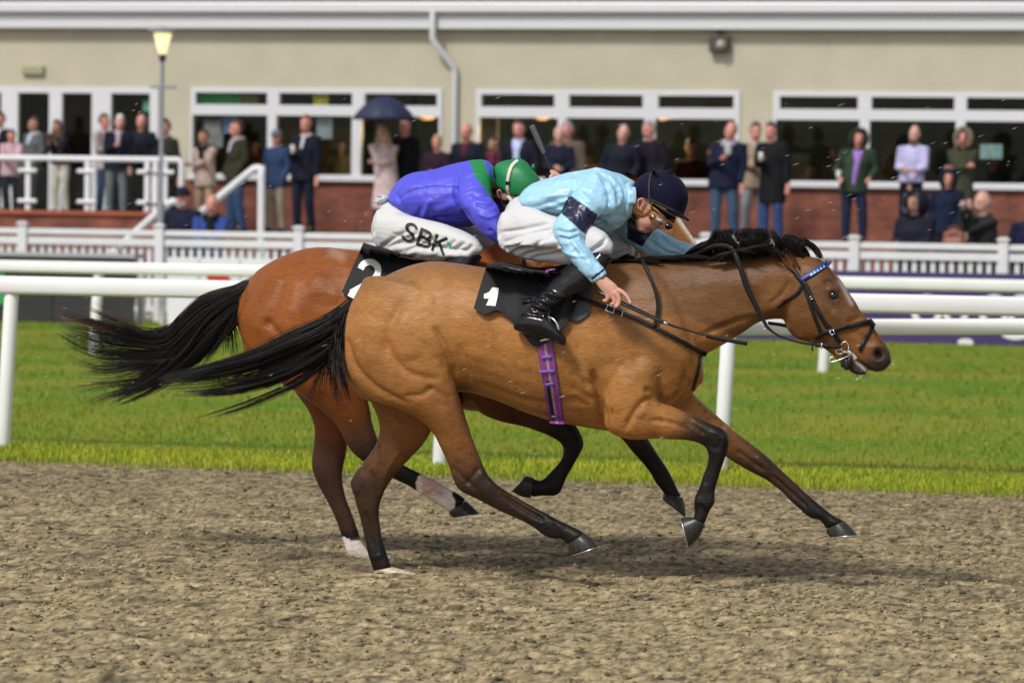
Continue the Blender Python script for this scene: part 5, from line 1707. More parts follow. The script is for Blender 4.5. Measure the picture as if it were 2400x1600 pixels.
brst = [([(1186, 566), (1240, 552), (1300, 536)], 3, -.005), ([(1190, 580), (1250, 560), (1330, 540)], 3, -.006), ([(1200, 592), (1260, 572), (1320, 556)], 3, -.006), ([(1220, 600), (1290, 582), (1350, 562)], 3, -.006),
        ([(1240, 606), (1310, 594), (1370, 576)], 3, -.005), ([(1175, 545), (1230, 536), (1290, 522)], 3, -.004), ([(1400, 580), (1420, 560)], 3, -.004), ([(1385, 590), (1412, 572)], 3, -.004),
        ([(1440, 600), (1470, 585)], 3, -.004), ([(1450, 610), (1478, 596)], 3, -.004), ([(1170, 552), (1180, 575), (1200, 594)], 2, .004)]
for k in range(7):
    brst.append(([(1182 + 8 * k, 574 - 3 * k + 5 * (k % 2)), (1235 + 14 * k, 558 + 3 * k), (1300 + 12 * k, 545 + 7 * k)], 7, .004))
garment('breeches', YN, brc, M_NYLON, rider1, .0048, 2, [(p_, w_ * 1.5, d_ * 2.0) for p_, w_, d_ in brst], const((.58, .58, .59)), .0028, seed=3, wscale=(7, 9, 16))
LB = (0.35, 0.61, 0.80)
NAVY = (0.012, 0.013, 0.045)
silk = [([(1216, 466, 1236, 490, .15, 0), (1240, 438, 1258, 508, .178, 0), (1296, 415, 1300, 516, .195, 0), (1350, 402, 1350, 532, .205, 0), (1396, 394, 1400, 546, .21, 0), (1436, 404, 1432, 542, .19, 0), (1464, 415, 1458, 526, .145, 0), (1484, 426, 1478, 508, .085, 0)], (.2, .1)),
        ([(1385, 405, 1460, 480, .07, .13), (1362, 432, 1432, 500, .082, .18), (1336, 465, 1400, 510, .080, .23), (1319, 500, 1372, 544, .074, .28), (1300, 525, 1370, 552, .070, .305), (1299, 550, 1368, 562, .066, .32),
          (1310, 574, 1376, 578, .060, .33), (1326, 596, 1389, 596, .054, .34), (1346, 618, 1402, 612, .048, .35), (1370, 642, 1413, 626, .040, .36), (1388, 660, 1422, 642, .034, .365)], (.3, .02)),
        (cr([(1425, 485, 44, .08, -.13), (1465, 515, 40, .075, -.17), (1500, 545, 36, .07, -.2), (1530, 568, 34, .065, -.2), (1570, 582, 28, .055, -.18), (1610, 590, 20, .045, -.14), (1650, 593, 11, .03, -.1)]), (.3, .02))]
sst = [([(1236, 470), (1290, 440), (1340, 425)], 8, -.004), ([(1245, 490), (1300, 470), (1350, 455)], 6, -.005), ([(1260, 500), (1300, 490), (1330, 478)], 5, -.005), ([(1350, 402), (1345, 440), (1335, 470)], 5, -.005),
       ([(1400, 395), (1420, 430), (1430, 470), (1425, 500)], 6, -.008), ([(1420, 402), (1445, 440), (1450, 480)], 5, -.006), ([(1440, 408), (1462, 440), (1466, 470)], 4, -.005), ([(1378, 500), (1400, 520), (1420, 528)], 6, -.010),
       ([(1430, 500), (1410, 530), (1385, 545)], 5, -.006), ([(1350, 440), (1380, 470), (1405, 490)], 6, .005), ([(1305, 540), (1330, 545), (1360, 540)], 4, -.006), ([(1308, 555), (1335, 560), (1362, 552)], 4, -.006),
       ([(1330, 560), (1350, 590), (1380, 615)], 5, -.005), ([(1320, 590), (1350, 600), (1385, 600)], 4, .004), ([(1345, 570), (1365, 600), (1390, 625)], 5, .005), ([(1475, 520), (1440, 530), (1400, 545)], 4, -.005),
       ([(1540, 540), (1570, 575), (1600, 590)], 5, -.005), ([(1520, 560), (1560, 590), (1600, 600)], 4, -.005), ([(1600, 575), (1590, 600)], 4, -.004), ([(1396, 396), (1404, 392)], 7, .006), ([(1470, 430), (1478, 470), (1478, 505)], 5, .006)]


def silk1(V, px, py):
    C = np.tile(np.array(LB), (len(V), 1))
    w = YN - V[:, 1]
    m = in_poly(px, py, [(1330, 462), (1340, 460), (1400, 503), (1398, 512), (1374, 548), (1366, 545), (1316, 500), (1318, 490)]) & (w > .13)
    C[m] = NAVY
    m = in_poly(px, py, [(1470, 500), (1545, 520), (1505, 578), (1470, 560)]) & (w < -.08)
    C[m] = NAVY
    m = in_poly(px, py, [(1384, 652), (1416, 628), (1419, 632), (1388, 657)]) | in_poly(px, py, [(1390, 664), (1424, 640), (1430, 650), (1396, 672)])
    C[m & (w > .2)] = (.012, .012, .014)
    return C


silk_o, bvh_s1, _ = garment('silks', YN, silk, M_SILK, rider1, .0050, 2, sst, silk1, .0065, seed=5, wscale=(11, 17, 14))
V_, F_ = strap([(1476, 428), (1481, 450), (1479, 480), (1472, 508)], 20, bvh_s1, .004, YN, w=.1)
mesh_obj('collar', V_, F_, mat('pale_blue_collar', LB, rough=.35, sheen=.2), rider1)
dome = [(1601, 508, 1484, 449, .112, 0)] + cr([(1549, 455, 67, .114, 0), (1556, 438, 62, .106, 0), (1562, 423, 50, .086, 0), (1566, 412, 34, .058, 0), (1568, 406, 16, .03, 0)])
hv, hf, *_ = loft(dome, YN, sub=5, ring=30, caps=(0, .3))
hel = mesh_obj('helmet', hv, hf, M_VELVET, rider1)
bvh_h1 = bvh_of((hv, hf))
pk = [(1562, 488, 1562, 496, .108, 0), (1586, 500, 1584, 507, .10, 0), (1604, 506, 1602, 513, .085, 0), (1616, 514, 1612, 519, .045, 0)]
V_, F_, *_ = loft(pk, YN, caps=(.2, .5))
mesh_obj('peak', V_, F_, M_VELVET, hel)
V_, F_ = strap([(1536, 397), (1524, 412), (1521, 440), (1522, 462), (1524, 478)], 5, bvh_h1, .003, YN, w=.1)
mesh_obj('cap_strap', V_, F_, M_GREY, hel)
V_, F_ = strap([(1523, 468), (1545, 478), (1575, 492), (1600, 503)], 5, bvh_h1, .003, YN, w=.1)
mesh_obj('cap_band', V_, F_, M_GREY, hel)
p = cast(bvh_h1, 1570, 404, .0, YN)[0]
MB().tube([p - up * .004, p + up * .006], [.012, .010], 12).build('cap_button', M_VELVET, hel, True)
bv_head = bvh_of((hv, hf), (Vb, [tuple(f) for f in [q.vertices[:] for q in body_o.data.polygons]]))
V_, F_ = strap([(1484, 452), (1483, 478), (1487, 494), (1500, 503), (1513, 498), (1524, 486)], 11, bv_head, .004, YN, w=.075)
mesh_obj('chin_strap', V_, F_, M_TAN, rider1)
V_, F_ = strap([(1487, 500), (1484, 514), (1492, 508)], 9, bv_head, .003, YN, w=.07)
mesh_obj('chin_buckle', V_, F_, M_BLACKPL, rider1)
V_, F_ = strap([(1526, 482), (1546, 495), (1566, 508), (1582, 517)], 13, bv_head, .003, YN, w=.075)
mesh_obj('cap_lining', V_, F_, mat('dark_olive_mesh', (.014, .013, .006), rough=.95, spec=.05), rider1)
gog = thing('goggles', 'clear lens goggles with round brass vent worn by the jockey in pale blue', 'goggles', at_y(1540, 508, YN))
V_, F_, *_ = loft([(1522, 497, 1529, 519, .066, 0), (1536, 502, 1538, 523, .068, 0), (1552, 508, 1549, 526, .06, 0), (1560, 514, 1556, 526, .04, 0)], YN, caps=(.2, .4))
mesh_obj('lens', V_, F_, M_LENS, gog)
_bg = bvh_of((V_, F_))
V_, F_ = strap([(1524, 482), (1538, 492), (1552, 505), (1562, 514)], 4, bv_head, .012, YN, w=.08)
mesh_obj('frame', V_, F_, M_TAN, gog)
V_, F_ = strap([(1520, 500), (1524, 514), (1536, 524), (1552, 526)], 3, _bg, .003, YN, w=.07)
mesh_obj('frame', V_, F_, mat('brown_rim', (.10, .035, .02), rough=.3), gog)
p, _ = cast(_bg, 1531, 508, .003, YN - .07)
d = (CAM - p) / np.linalg.norm(CAM - p)
MB().tube([p, p + d * .006], [.0135, .012], 16).build('vent', M_BRASS, gog, True)
boot = [([(1388, 585, 1436, 606, .058, .265), (1372, 600, 1424, 624, .058, .28), (1345, 612, 1402, 648, .056, .30), (1310, 641, 1374, 676, .053, .315), (1283, 668, 1338, 694, .048, .33), (1262, 692, 1304, 714, .043, .345),
          (1244, 714, 1286, 731, .040, .35), (1228, 732, 1277, 745, .040, .355), (1216, 748, 1268, 762, .040, .36)], (.1, .3)),
        ([(1207, 750, 1209, 774, .030, .36), (1224, 736, 1225, 780, .040, .36), (1248, 728, 1246, 787, .044, .36), (1276, 734, 1271, 793, .046, .362), (1298, 754, 1290, 798, .046, .365), (1314, 774, 1306, 804, .042, .368), (1326, 792, 1320, 810, .028, .37)], (.4, .5))]
bst = [([(1266, 690), (1285, 700), (1302, 706)], 4, -.006), ([(1252, 704), (1272, 716), (1290, 722)], 4, -.006), ([(1240, 720), (1262, 728), (1280, 732)], 4, -.007), ([(1232, 732), (1256, 738), (1276, 740)], 4, -.006), ([(1275, 682), (1300, 692), (1325, 694)], 5, .006),
       ([(1250, 712), (1275, 724)], 5, .006), ([(1212, 764), (1250, 778), (1300, 796)], 2.5, -.005)]
garment('boot', YN, boot, M_BOOT, rider1, .0055, 2, bst, None, .0016, seed=9)
bootf = [(x0 + 60, y0, x1 + 60, y1, l, -w) for x0, y0, x1, y1, l, w in boot[0][0]]
garment('boot', YN, [(bootf, (.1, .3)), ([(a + 60, b, c + 60, d_, l, -w) for a, b, c, d_, l, w in boot[1][0]], (.4, .5))], M_BOOT, rider1, .008, 2)


M_WHIP_LIT = mat('lit_whip_leather', (0.075, 0.078, 0.085), rough=0.35)  # grey highlight of the upright black whip, painted into its flap colour


def whip(label, pts, radii, flap, Y, grip_to):
    root = thing('whip', label, 'whip', at_y(pts[0][0], pts[0][1], Y - pts[0][2]))
    P = np.array([at_y(x, y, Y - w) for x, y, w in pts])
    MB().tube(catmull(P, 4), np.repeat(radii, 4)[:len(catmull(P, 4))] if False else np.interp(np.linspace(0, 1, len(catmull(P, 4))), np.linspace(0, 1, len(radii)), radii), 9).build('shaft', M_BLACKPL, root, True)
    V, Fc = strap([(x, y, w) for x, y, w in flap[0]], flap[1], None, -.004, Y, thick=.010)
    mesh_obj('flap', V, Fc, M_LEATHER if grip_to else M_WHIP_LIT, root)
    if grip_to:
        m = MB()
        a, b = P[0], P[grip_to]
        n = 14
        for k in range(n):
            q0 = a + (b - a) * k / n
            q1 = a + (b - a) * (k + .82) / n
            m.tube([q0, q1], .0088, 10)
        m.build('grip', M_LEATHER, root, True)
        m = MB()
        d = (P[grip_to + 1] - b) / np.linalg.norm(P[grip_to + 1] - b)
        m.tube([b, b + d * .012], .008, 10)
        m.build('collar', M_STEEL, root, True)
    return root


whip('black riding whip held pointing forward in the right hand of the jockey in pale blue', [(1403, 684, .36), (1454, 710, .375), (1557, 756, .375), (1620, 776, .36), (1665, 789, .345), (1700, 797, .335)],
     [.008, .008, .0065, .0045, .004, .004], ([(1655, 787, .35), (1700, 796, .335), (1752, 805, .32)], 10), YN, 2)

# ---------------------------------------------------------------- far rider
YF = Y_FAR
rider2 = thing('person', 'jockey in royal blue silks with green cap crouching on the far horse', 'person', at_y(1000, 550, YF))
bod2 = [([(945, 495, 950, 570, .10, 0), (1000, 440, 1000, 505, .13, 0), (1080, 412, 1080, 500, .14, 0), (1125, 402, 1120, 470, .11, 0)], (.3, .3)),
        (cr([(1130, 425, 28, .06, 0), (1160, 432, 28, .058, 0), (1190, 440, 30, .06, 0)]), (.4, .4)),
        ([(1165, 420, 1262, 425, .074, 0), (1164, 445, 1262, 450, .076, 0), (1170, 465, 1250, 478, .072, 0), (1180, 485, 1240, 500, .06, 0), (1188, 500, 1225, 515, .045, 0)], (.6, .5)),
        (cr([(1222, 492, 8, .014, 0), (1216, 505, 8, .015, 0)]), (.5, .8)),
        (cr([(1110, 440, 18, .035, .14), (1118, 475, 18, .035, .22), (1148, 525, 17, .032, .27), (1200, 572, 17, .034, .27), (1235, 588, 13, .024, .24)]), (.4, .2)),
        (cr([(1232, 586, 12, .02, .24), (1250, 592, 15, .02, .23), (1264, 596, 13, .016, .23)]), (.4, .5)),
        finger([(1260, 588), (1274, 592), (1278, 602)], .24, .22, 6), finger([(1260, 596), (1274, 602), (1274, 610)], .25, .22, 6), finger([(1256, 602), (1268, 610), (1266, 616)], .25, .22, 6), finger([(1250, 606), (1260, 614), (1258, 620)], .24, .22, 5.5), finger([(1256, 586), (1270, 584), (1280, 590)], .21, .2, 6),
        (cr([(1110, 430, 28, .05, -.16), (1180, 480, 24, .046, -.2), (1235, 500, 22, .042, -.2), (1290, 450, 16, .034, -.1), (1304, 432, 13, .024, -.06)]), (.4, .2)),
        (cr([(1302, 436, 12, .02, -.06), (1308, 424, 14, .02, -.05), (1312, 414, 12, .016, -.04)]), (.4, .5)),
        finger([(1306, 412), (1296, 410), (1290, 416)], -.03, -.01, 6), finger([(1306, 420), (1296, 418), (1290, 424)], -.03, -.01, 6), finger([(1305, 428), (1296, 427), (1291, 432)], -.03, -.01, 6), finger([(1304, 436), (1297, 436), (1292, 440)], -.03, -.01, 5.5), finger([(1308, 414), (1300, 404), (1292, 402)], -.05, -.03, 6),
        (cr([(950, 545, 20, .04, .1), (1030, 566, 20, .04, .2), (1100, 584, 13, .028, .25), (1045, 660, 12, .026, .285), (985, 715, 9, .02, .305)]), (.2, .2)),
        (cr([(950, 545, 20, .04, -.1), (1060, 552, 20, .04, -.2), (1130, 566, 13, .03, -.245), (1090, 650, 12, .026, -.285), (1045, 705, 9, .02, -.3)]), (.2, .2))]
b2o, bvh_b2, Vb2 = garment('body', YF, bod2, M_SKIN, rider2, .0042, 2, (), skin_cols([([(1162, 432), (1172, 448)], 8, (.03, .02, .015), .9)]))
brc2 = [([(878, 512, 877, 555, .10, 0), (898, 474, 900, 586, .165, 0), (935, 470, 940, 600, .185, 0), (985, 495, 990, 604, .15, 0)], (.4, .4)),
        ([(890, 490, 890, 580, .07, .10), (945, 500, 940, 602, .088, .14), (1000, 514, 990, 609, .088, .19), (1050, 526, 1038, 613, .08, .23), (1092, 544, 1078, 612, .072, .25), (1118, 560, 1104, 606, .062, .26), (1131, 578, 1122, 598, .045, .26)], (.4, .45)),
        (cr([(960, 540, 46, .08, -.12), (1050, 555, 40, .075, -.2), (1110, 562, 32, .07, -.24), (1160, 570, 24, .06, -.25)]), (.4, .4))]
brst2 = []
for k in range(8):
    brst2.append(([(884 + 22 * k, 590 - 8 * (k % 3)), (920 + 24 * k, 560 + 4 * k), (965 + 20 * k, 535 + 6 * k)], 3.2, -.005))
    brst2.append(([(890 + 24 * k, 598 - 6 * (k % 2)), (930 + 24 * k, 572 + 4 * k)], 5, .003))
brst2 += [([(876, 545), (885, 572), (908, 592)], 2, .004), ([(922, 548), (980, 566), (1058, 588)], 2, -.003)]
_, bvh_br2, _ = garment('breeches', YF, brc2, M_NYLON, rider2, .0048, 2, [(p_, w_ * 1.5, d_ * 1.8) for p_, w_, d_ in brst2], const((.58, .58, .57)), .0028, seed=13, wscale=(9, 9, 13))
RB = (0.085, 0.085, 0.62)
GRN = (0.012, 0.21, 0.06)
silk2 = [([(909, 466, 932, 486, .14, 0), (926, 436, 948, 512, .175, 0), (955, 410, 985, 524, .195, 0), (1015, 397, 1035, 530, .205, 0), (1069, 385, 1085, 534, .205, 0), (1110, 377, 1118, 522, .19, 0), (1138, 377, 1142, 480, .155, 0), (1155, 388, 1158, 440, .09, 0)], (.2, .15)),
         ([(1075, 410, 1150, 410, .07, .13), (1068, 440, 1152, 450, .082, .19), (1072, 470, 1166, 478, .08, .24), (1088, 498, 1174, 502, .076, .265), (1112, 526, 1186, 530, .07, .28), (1138, 552, 1206, 550, .062, .28), (1168, 574, 1225, 566, .05, .27), (1205, 592, 1240, 576, .036, .25)], (.3, .02)),
         (cr([(1105, 430, 44, .08, -.13), (1165, 475, 38, .07, -.18), (1228, 498, 34, .065, -.2), (1270, 470, 26, .05, -.13), (1296, 442, 17, .036, -.07)]), (.3, .02))]
s2t = [([(930, 470), (975, 445), (1060, 435)], 4, -.003), ([(930, 450), (940, 480), (960, 500)], 5, -.006), ([(985, 515), (1000, 490), (1005, 470)], 5, .008), ([(975, 510), (985, 490)], 4, -.008), ([(1010, 520), (1050, 510), (1090, 512)], 6, -.006),
       ([(1070, 432), (1068, 462), (1082, 490), (1100, 515)], 5, -.010), ([(1072, 392), (1070, 432)], 3, -.003), ([(1105, 455), (1130, 462), (1155, 458)], 4, -.005), ([(1110, 475), (1140, 484), (1165, 478)], 4, -.006), ([(1120, 500), (1145, 510), (1172, 500)], 4, .005),
       ([(1150, 540), (1165, 560)], 4, -.006), ([(1000, 500), (1060, 480), (1080, 490)], 8, .005), ([(950, 440), (1010, 425), (1060, 420)], 10, .003), ([(1020, 510), (1060, 525)], 4, -.005)]


def silkc2(V, px, py):
    C = np.tile(np.array(RB), (len(V), 1))
    C[in_poly(px, py, [(1098, 370), (1134, 372), (1142, 402), (1160, 425), (1160, 460), (1150, 470), (1142, 448), (1112, 412), (1106, 395)])] = GRN
    C[in_poly(px, py, [(1153, 380), (1165, 380), (1168, 405), (1154, 410)])] = GRN
    return C


garment('silks', YF, silk2, mat('nylon_silk', RB, rough=.45, spec=.35, attr=True, bump=.5, bscale=9, bdist=.02, stretch=(.7, 1, 1.2)), rider2, .0056, 2, s2t, silkc2, .0050, seed=15, wscale=(8, 14, 11))
dome2 = cr([(1207, 452, 56, .100, 0), (1211, 436, 59, .108, 0), (1213, 420, 59, .110, 0), (1216, 403, 52, .100, 0), (1219, 390, 38, .078, 0), (1221, 380, 20, .045, 0)])
dome2 = [(a, b + .18 * (a - 1213), c, d_ + .18 * (c - 1213), l, w) for a, b, c, d_, l, w in dome2]
hv2, hf2, *_ = loft(dome2, YF, sub=5, ring=30, caps=(.25, .4))
hv2 = hv2 + (.006 * (.35 - np.abs(vnoise(hv2 * np.array([1, 1, .6]), 17.0, 4))))[:, None] * np.array([.3, -1, .6])
cap2 = mesh_obj('cap', hv2, hf2, M_GREENCAP, rider2)
bvh_h2 = bvh_of((hv2, hf2))
V_, F_ = strap([(1214, 375), (1200, 388), (1192, 410), (1189, 435), (1191, 455), (1199, 472)], 8, bvh_h2, .003, YF, w=.1)
mesh_obj('cap_elastic', V_, F_, M_CREAM, cap2)
V_, F_ = strap([(1185, 429), (1194, 429)], 8, bvh_h2, .007, YF, w=.1)
mesh_obj('cap_buckle', V_, F_, M_BLACKPL, cap2)
p = cast(bvh_h2, 1250, 391, .0, YF)[0]
MB().tube([p - up * .004, p + up * .006], [.010, .008], 10).build('cap_button', M_GREENCAP, cap2, True)
_bb2 = bvh_of((Vb2, [q.vertices[:] for q in b2o.data.polygons]))
V_, F_ = strap([(1160, 440), (1163, 462), (1178, 474), (1196, 472), (1215, 478)], 10, _bb2, .004, YF, w=.075)
mesh_obj('chin_strap', V_, F_, M_BLACKPL, rider2)
V_, F_ = tube(np.array([at_y(x, y, YF - w) for x, y, w in ((1170, 463, .080), (1166, 456, .086), (1166, 448, .09), (1171, 445, .088), (1174, 450, .082))]), .0045, 8)
mesh_obj('ear', V_, F_, M_SKIN, rider2, True, np.tile(np.array([.6, .28, .2]), (len(V_), 1)))
V_, F_ = strap([(1186, 470), (1205, 476), (1225, 484)], 9, _bb2, .008, YF, w=.075)
mesh_obj('goggle_rim', V_, F_, M_BLACKPL, rider2)
bt2 = [([(1050, 592, 1132, 602, .06, .255), (1040, 612, 1112, 628, .058, .27), (1020, 640, 1080, 662, .054, .285), (985, 680, 1035, 704, .046, .30), (955, 720, 995, 742, .04, .31)], (.15, .2)),
       ([(930, 735, 932, 768, .035, .31), (962, 728, 960, 782, .042, .31), (1000, 752, 992, 792, .042, .31), (1030, 780, 1024, 802, .03, .31)], (.4, .5))]
garment('boot', YF, bt2, M_BOOT, rider2, .008, 2)
garment('boot', YF, [([(a + 60, b, c + 60, d_, l, -w) for a, b, c, d_, l, w in rows], cp) for rows, cp in bt2], M_BOOT, rider2, .008, 2)
V_, F_, *_ = loft(cr([(908, 464, 9, .05, .02), (896, 466, 12, .05, .03), (884, 473, 7, .03, .03)]), YF, caps=(.4, .6))
V_ = V_ + .010 * vnoise(V_, 60.0, 2)[:, None]
mesh_obj('waist_tape', V_, F_, mat('clear_film', (.50, .51, .53), rough=.2), rider2)
# lettering on the breeches
bx, by = np.array([.93, .37]), np.array([-.30, .955])


def brp(u, v, bv=bvh_br2):
    o = np.array([952, 523]) + bx * u / np.hypot(*bx) + by * v
    return cast(bv, o[0], o[1], .0065, YF - .25)[0]


S_ = [[(26, 5), (18, -1), (7, 1), (3, 8), (9, 15), (19, 18), (25, 25), (20, 33), (9, 35), (0, 30)]]
B_ = [[(37, -2), (37, 36)], [(35, 1), (50, 1)], [(50, 1), (57, 3), (59.5, 8.5), (57, 14), (50, 16.3)], [(35, 16.3), (51, 16.3)], [(51, 16.3), (60, 19), (63, 25), (60, 31), (51, 33.5)], [(35, 33.5), (51, 33.5)]]
K_ = [[(73, -1), (73, 35)], [(97, -1), (75, 19)], [(82, 13), (100, 35)]]
for L in (S_, B_, K_):
    V_, F_ = strokes_mesh([[(x * 1.06, y * 1.1 - 1.5) for x, y in l] for l in L], 6.6, brp)
    mesh_obj('letter', V_, F_, M_BLKPRINT, rider2, False)
V_, F_ = poly_decal([(1047, 566), (1060, 572), (1053, 582)], bvh_br2, .0065, YF, .25, 1)
mesh_obj('triangle_mark', V_, F_, M_TEAL, rider2, False)
saddle2 = thing('saddle', 'racing saddle with black number cloth marked 2', 'saddle', at_y(950, 620, YF))
V_, F_, _ = patch([(852, 568), (870, 574), (905, 582), (960, 600), (1060, 612)], [(801, 684), (826, 702), (880, 715), (960, 730), (1060, 740)], 40, 26, bvh2, .012, YF, .005, .29, ripple=.02)
cloth2 = mesh_obj('number_cloth', V_, F_, M_CLOTH, saddle2)
bvh_c2 = bvh_of((V_, F_))
V_, F_ = strokes_mesh([[(845, 630), (853, 618), (870, 614), (884, 624), (885, 641), (872, 658), (848, 672), (823, 686)], [(818, 686), (862, 708)]], 15, lambda x, y: cast(bvh_c2, x, y, .003, YF - .3)[0])
mesh_obj('digit', V_, F_, M_WHITE, cloth2, False)
V_, F_, *_ = loft([(895, 580, 892, 598, .10, 0), (940, 588, 938, 610, .14, 0), (1000, 594, 1000, 620, .15, 0), (1060, 586, 1064, 612, .1, 0)], YF, caps=(.5, .5))
mesh_obj('seat', V_, F_, M_LEATHER, saddle2)
V_, F_, uv = patch([(1030, 740), (1065, 740)], [(1045, 958), (1085, 960)], 12, 20, bvh2, .006, YF, .004, .3)
mesh_obj('girth', V_, F_, M_LEATHER, saddle2)
bridle2 = thing('bridle', 'dark leather bridle on the far horse half hidden behind the jockey in pale blue', 'bridle', at_y(1560, 580, YF))
for poly, wd in (([(1491, 495), (1514, 536), (1548, 598), (1580, 640)], 8), ([(1488, 494), (1534, 465), (1556, 455)], 9), ([(1542, 620), (1605, 602), (1650, 590)], 8)):
    V_, F_ = strap(poly, wd, bvh2, .004, YF, w=.09)
    mesh_obj('bridle_strap', V_, F_, M_LEATHER, bridle2)
V_, F_ = strap([(1500, 560, .1), (1492, 590, .12), (1480, 640, .13), (1470, 700, .1)], 8, None, 0, YF)
mesh_obj('rein', V_, F_, M_LEATHER, bridle2)
V_, F_ = strap([(1225, 590, .3), (1230, 640, .3), (1240, 720, .28)], 6, bvh2, .01, YF, w=.28)
mesh_obj('rein', V_, F_, M_LEATHER, bridle2)
whip('black riding whip held upright by the jockey in royal blue', [(1316, 450, -.03), (1300, 418, -.03), (1285, 385, -.03), (1273, 356, -.03), (1258, 325, -.03), (1246, 296, -.03)],
     [.006, .0055, .004, .004, .004, .004], ([(1276, 362, -.03), (1262, 330, -.03), (1246, 294, -.03)], [9, 13, 14, 14]), YF, 0)
# ================================================================== spectators
M_CLOTHES = {}
M_FACE = mat('face_skin', (.5, .26, .2), rough=.55, noise=.06, nscale=30)
SK = {'pale': (.55, .30, .24), 'red': (.56, .24, .19), 'tan': (.40, .20, .13), 'dark': (.30, .15, .10)}


def cmat(col, rough=.8):
    if max(col) < .1:
        col = tuple(c * .6 for c in col)
    k = tuple(round(c, 3) for c in col)
    if k not in M_CLOTHES:
        M_CLOTHES[k] = mat('woven_cloth', col, rough=rough, spec=.2, noise=.22, nscale=9, bump=.3, bscale=28)
    return M_CLOTHES[k]


HAIR = {'brown': (.05, .025, .014), 'dark': (.015, .011, .010), 'grey': (.28, .27, .26), 'white': (.58, .57, .55), 'blonde': (.38, .25, .11), 'ginger': (.20, .08, .03)}


def ik(a, b, l1, l2, pole):
    a, b, pole = map(lambda v: np.asarray(v, float), (a, b, pole))
    d = b - a
    L = min(np.linalg.norm(d), (l1 + l2) * .995)
    d = d / np.linalg.norm(d)
    x = (l1 * l1 - l2 * l2 + L * L) / (2 * L)
    hgt = math.sqrt(max(l1 * l1 - x * x, 0))
    n = pole - d * (pole @ d)
    n /= np.linalg.norm(n) + 1e-9
    return a + d * x + n * hgt, a + d * L


def multi(parts):
    m = MB()
    for pr_ in parts:
        V, Fc = tube(np.asarray(pr_[0], float), np.asarray(pr_[1], float), 10, None, True, pr_[2] if len(pr_) > 2 else 1.0)
        m.add(V, Fc)
    return np.concatenate(m.V), m.F


def fig(name, parts, voxel, xf, m, parent, sm=2, wr=0.0, seed=1):
    V, Fc = multi(parts)
    V, Fc, ed = remesh(V, Fc, voxel)
    V = smooth_field(V, ed, len(V), sm, .5, .3)
    if wr:
        V = V + vnormals(V, Fc) * (wr * (vnoise(V * np.array([7, 7, 11]), 1.0, seed) + .5 * vnoise(V * np.array([16, 16, 20]), 1.0, seed)))[:, None]
    return mesh_obj(name, xf(V), Fc, m, parent)


HANDS = {'down': ((-.24, -.02, .80), (.24, -.02, .80)), 'cup': ((-.05, -.27, 1.22), (.25, -.02, .80)), 'cup2': ((.06, -.26, 1.16), (-.24, -.02, .80)), 'front': ((-.05, -.26, 1.12), (.07, -.27, 1.10)),
         'cross': ((.12, -.22, 1.20), (-.12, -.22, 1.17)), 'phone': ((-.07, -.28, 1.42), (.05, -.28, 1.42)), 'sides': ((-.22, -.20, 1.02), (.22, -.20, 1.02)), 'camera': ((-.10, -.22, 1.55), (.04, -.24, 1.56)),
         'lean': ((-.04, -.40, 1.12), (.05, -.40, 1.12)), 'pocket': ((-.21, -.10, .90), (.21, -.10, .90)), 'hold': ((-.16, -.22, 1.36), (.23, -.03, .82))}


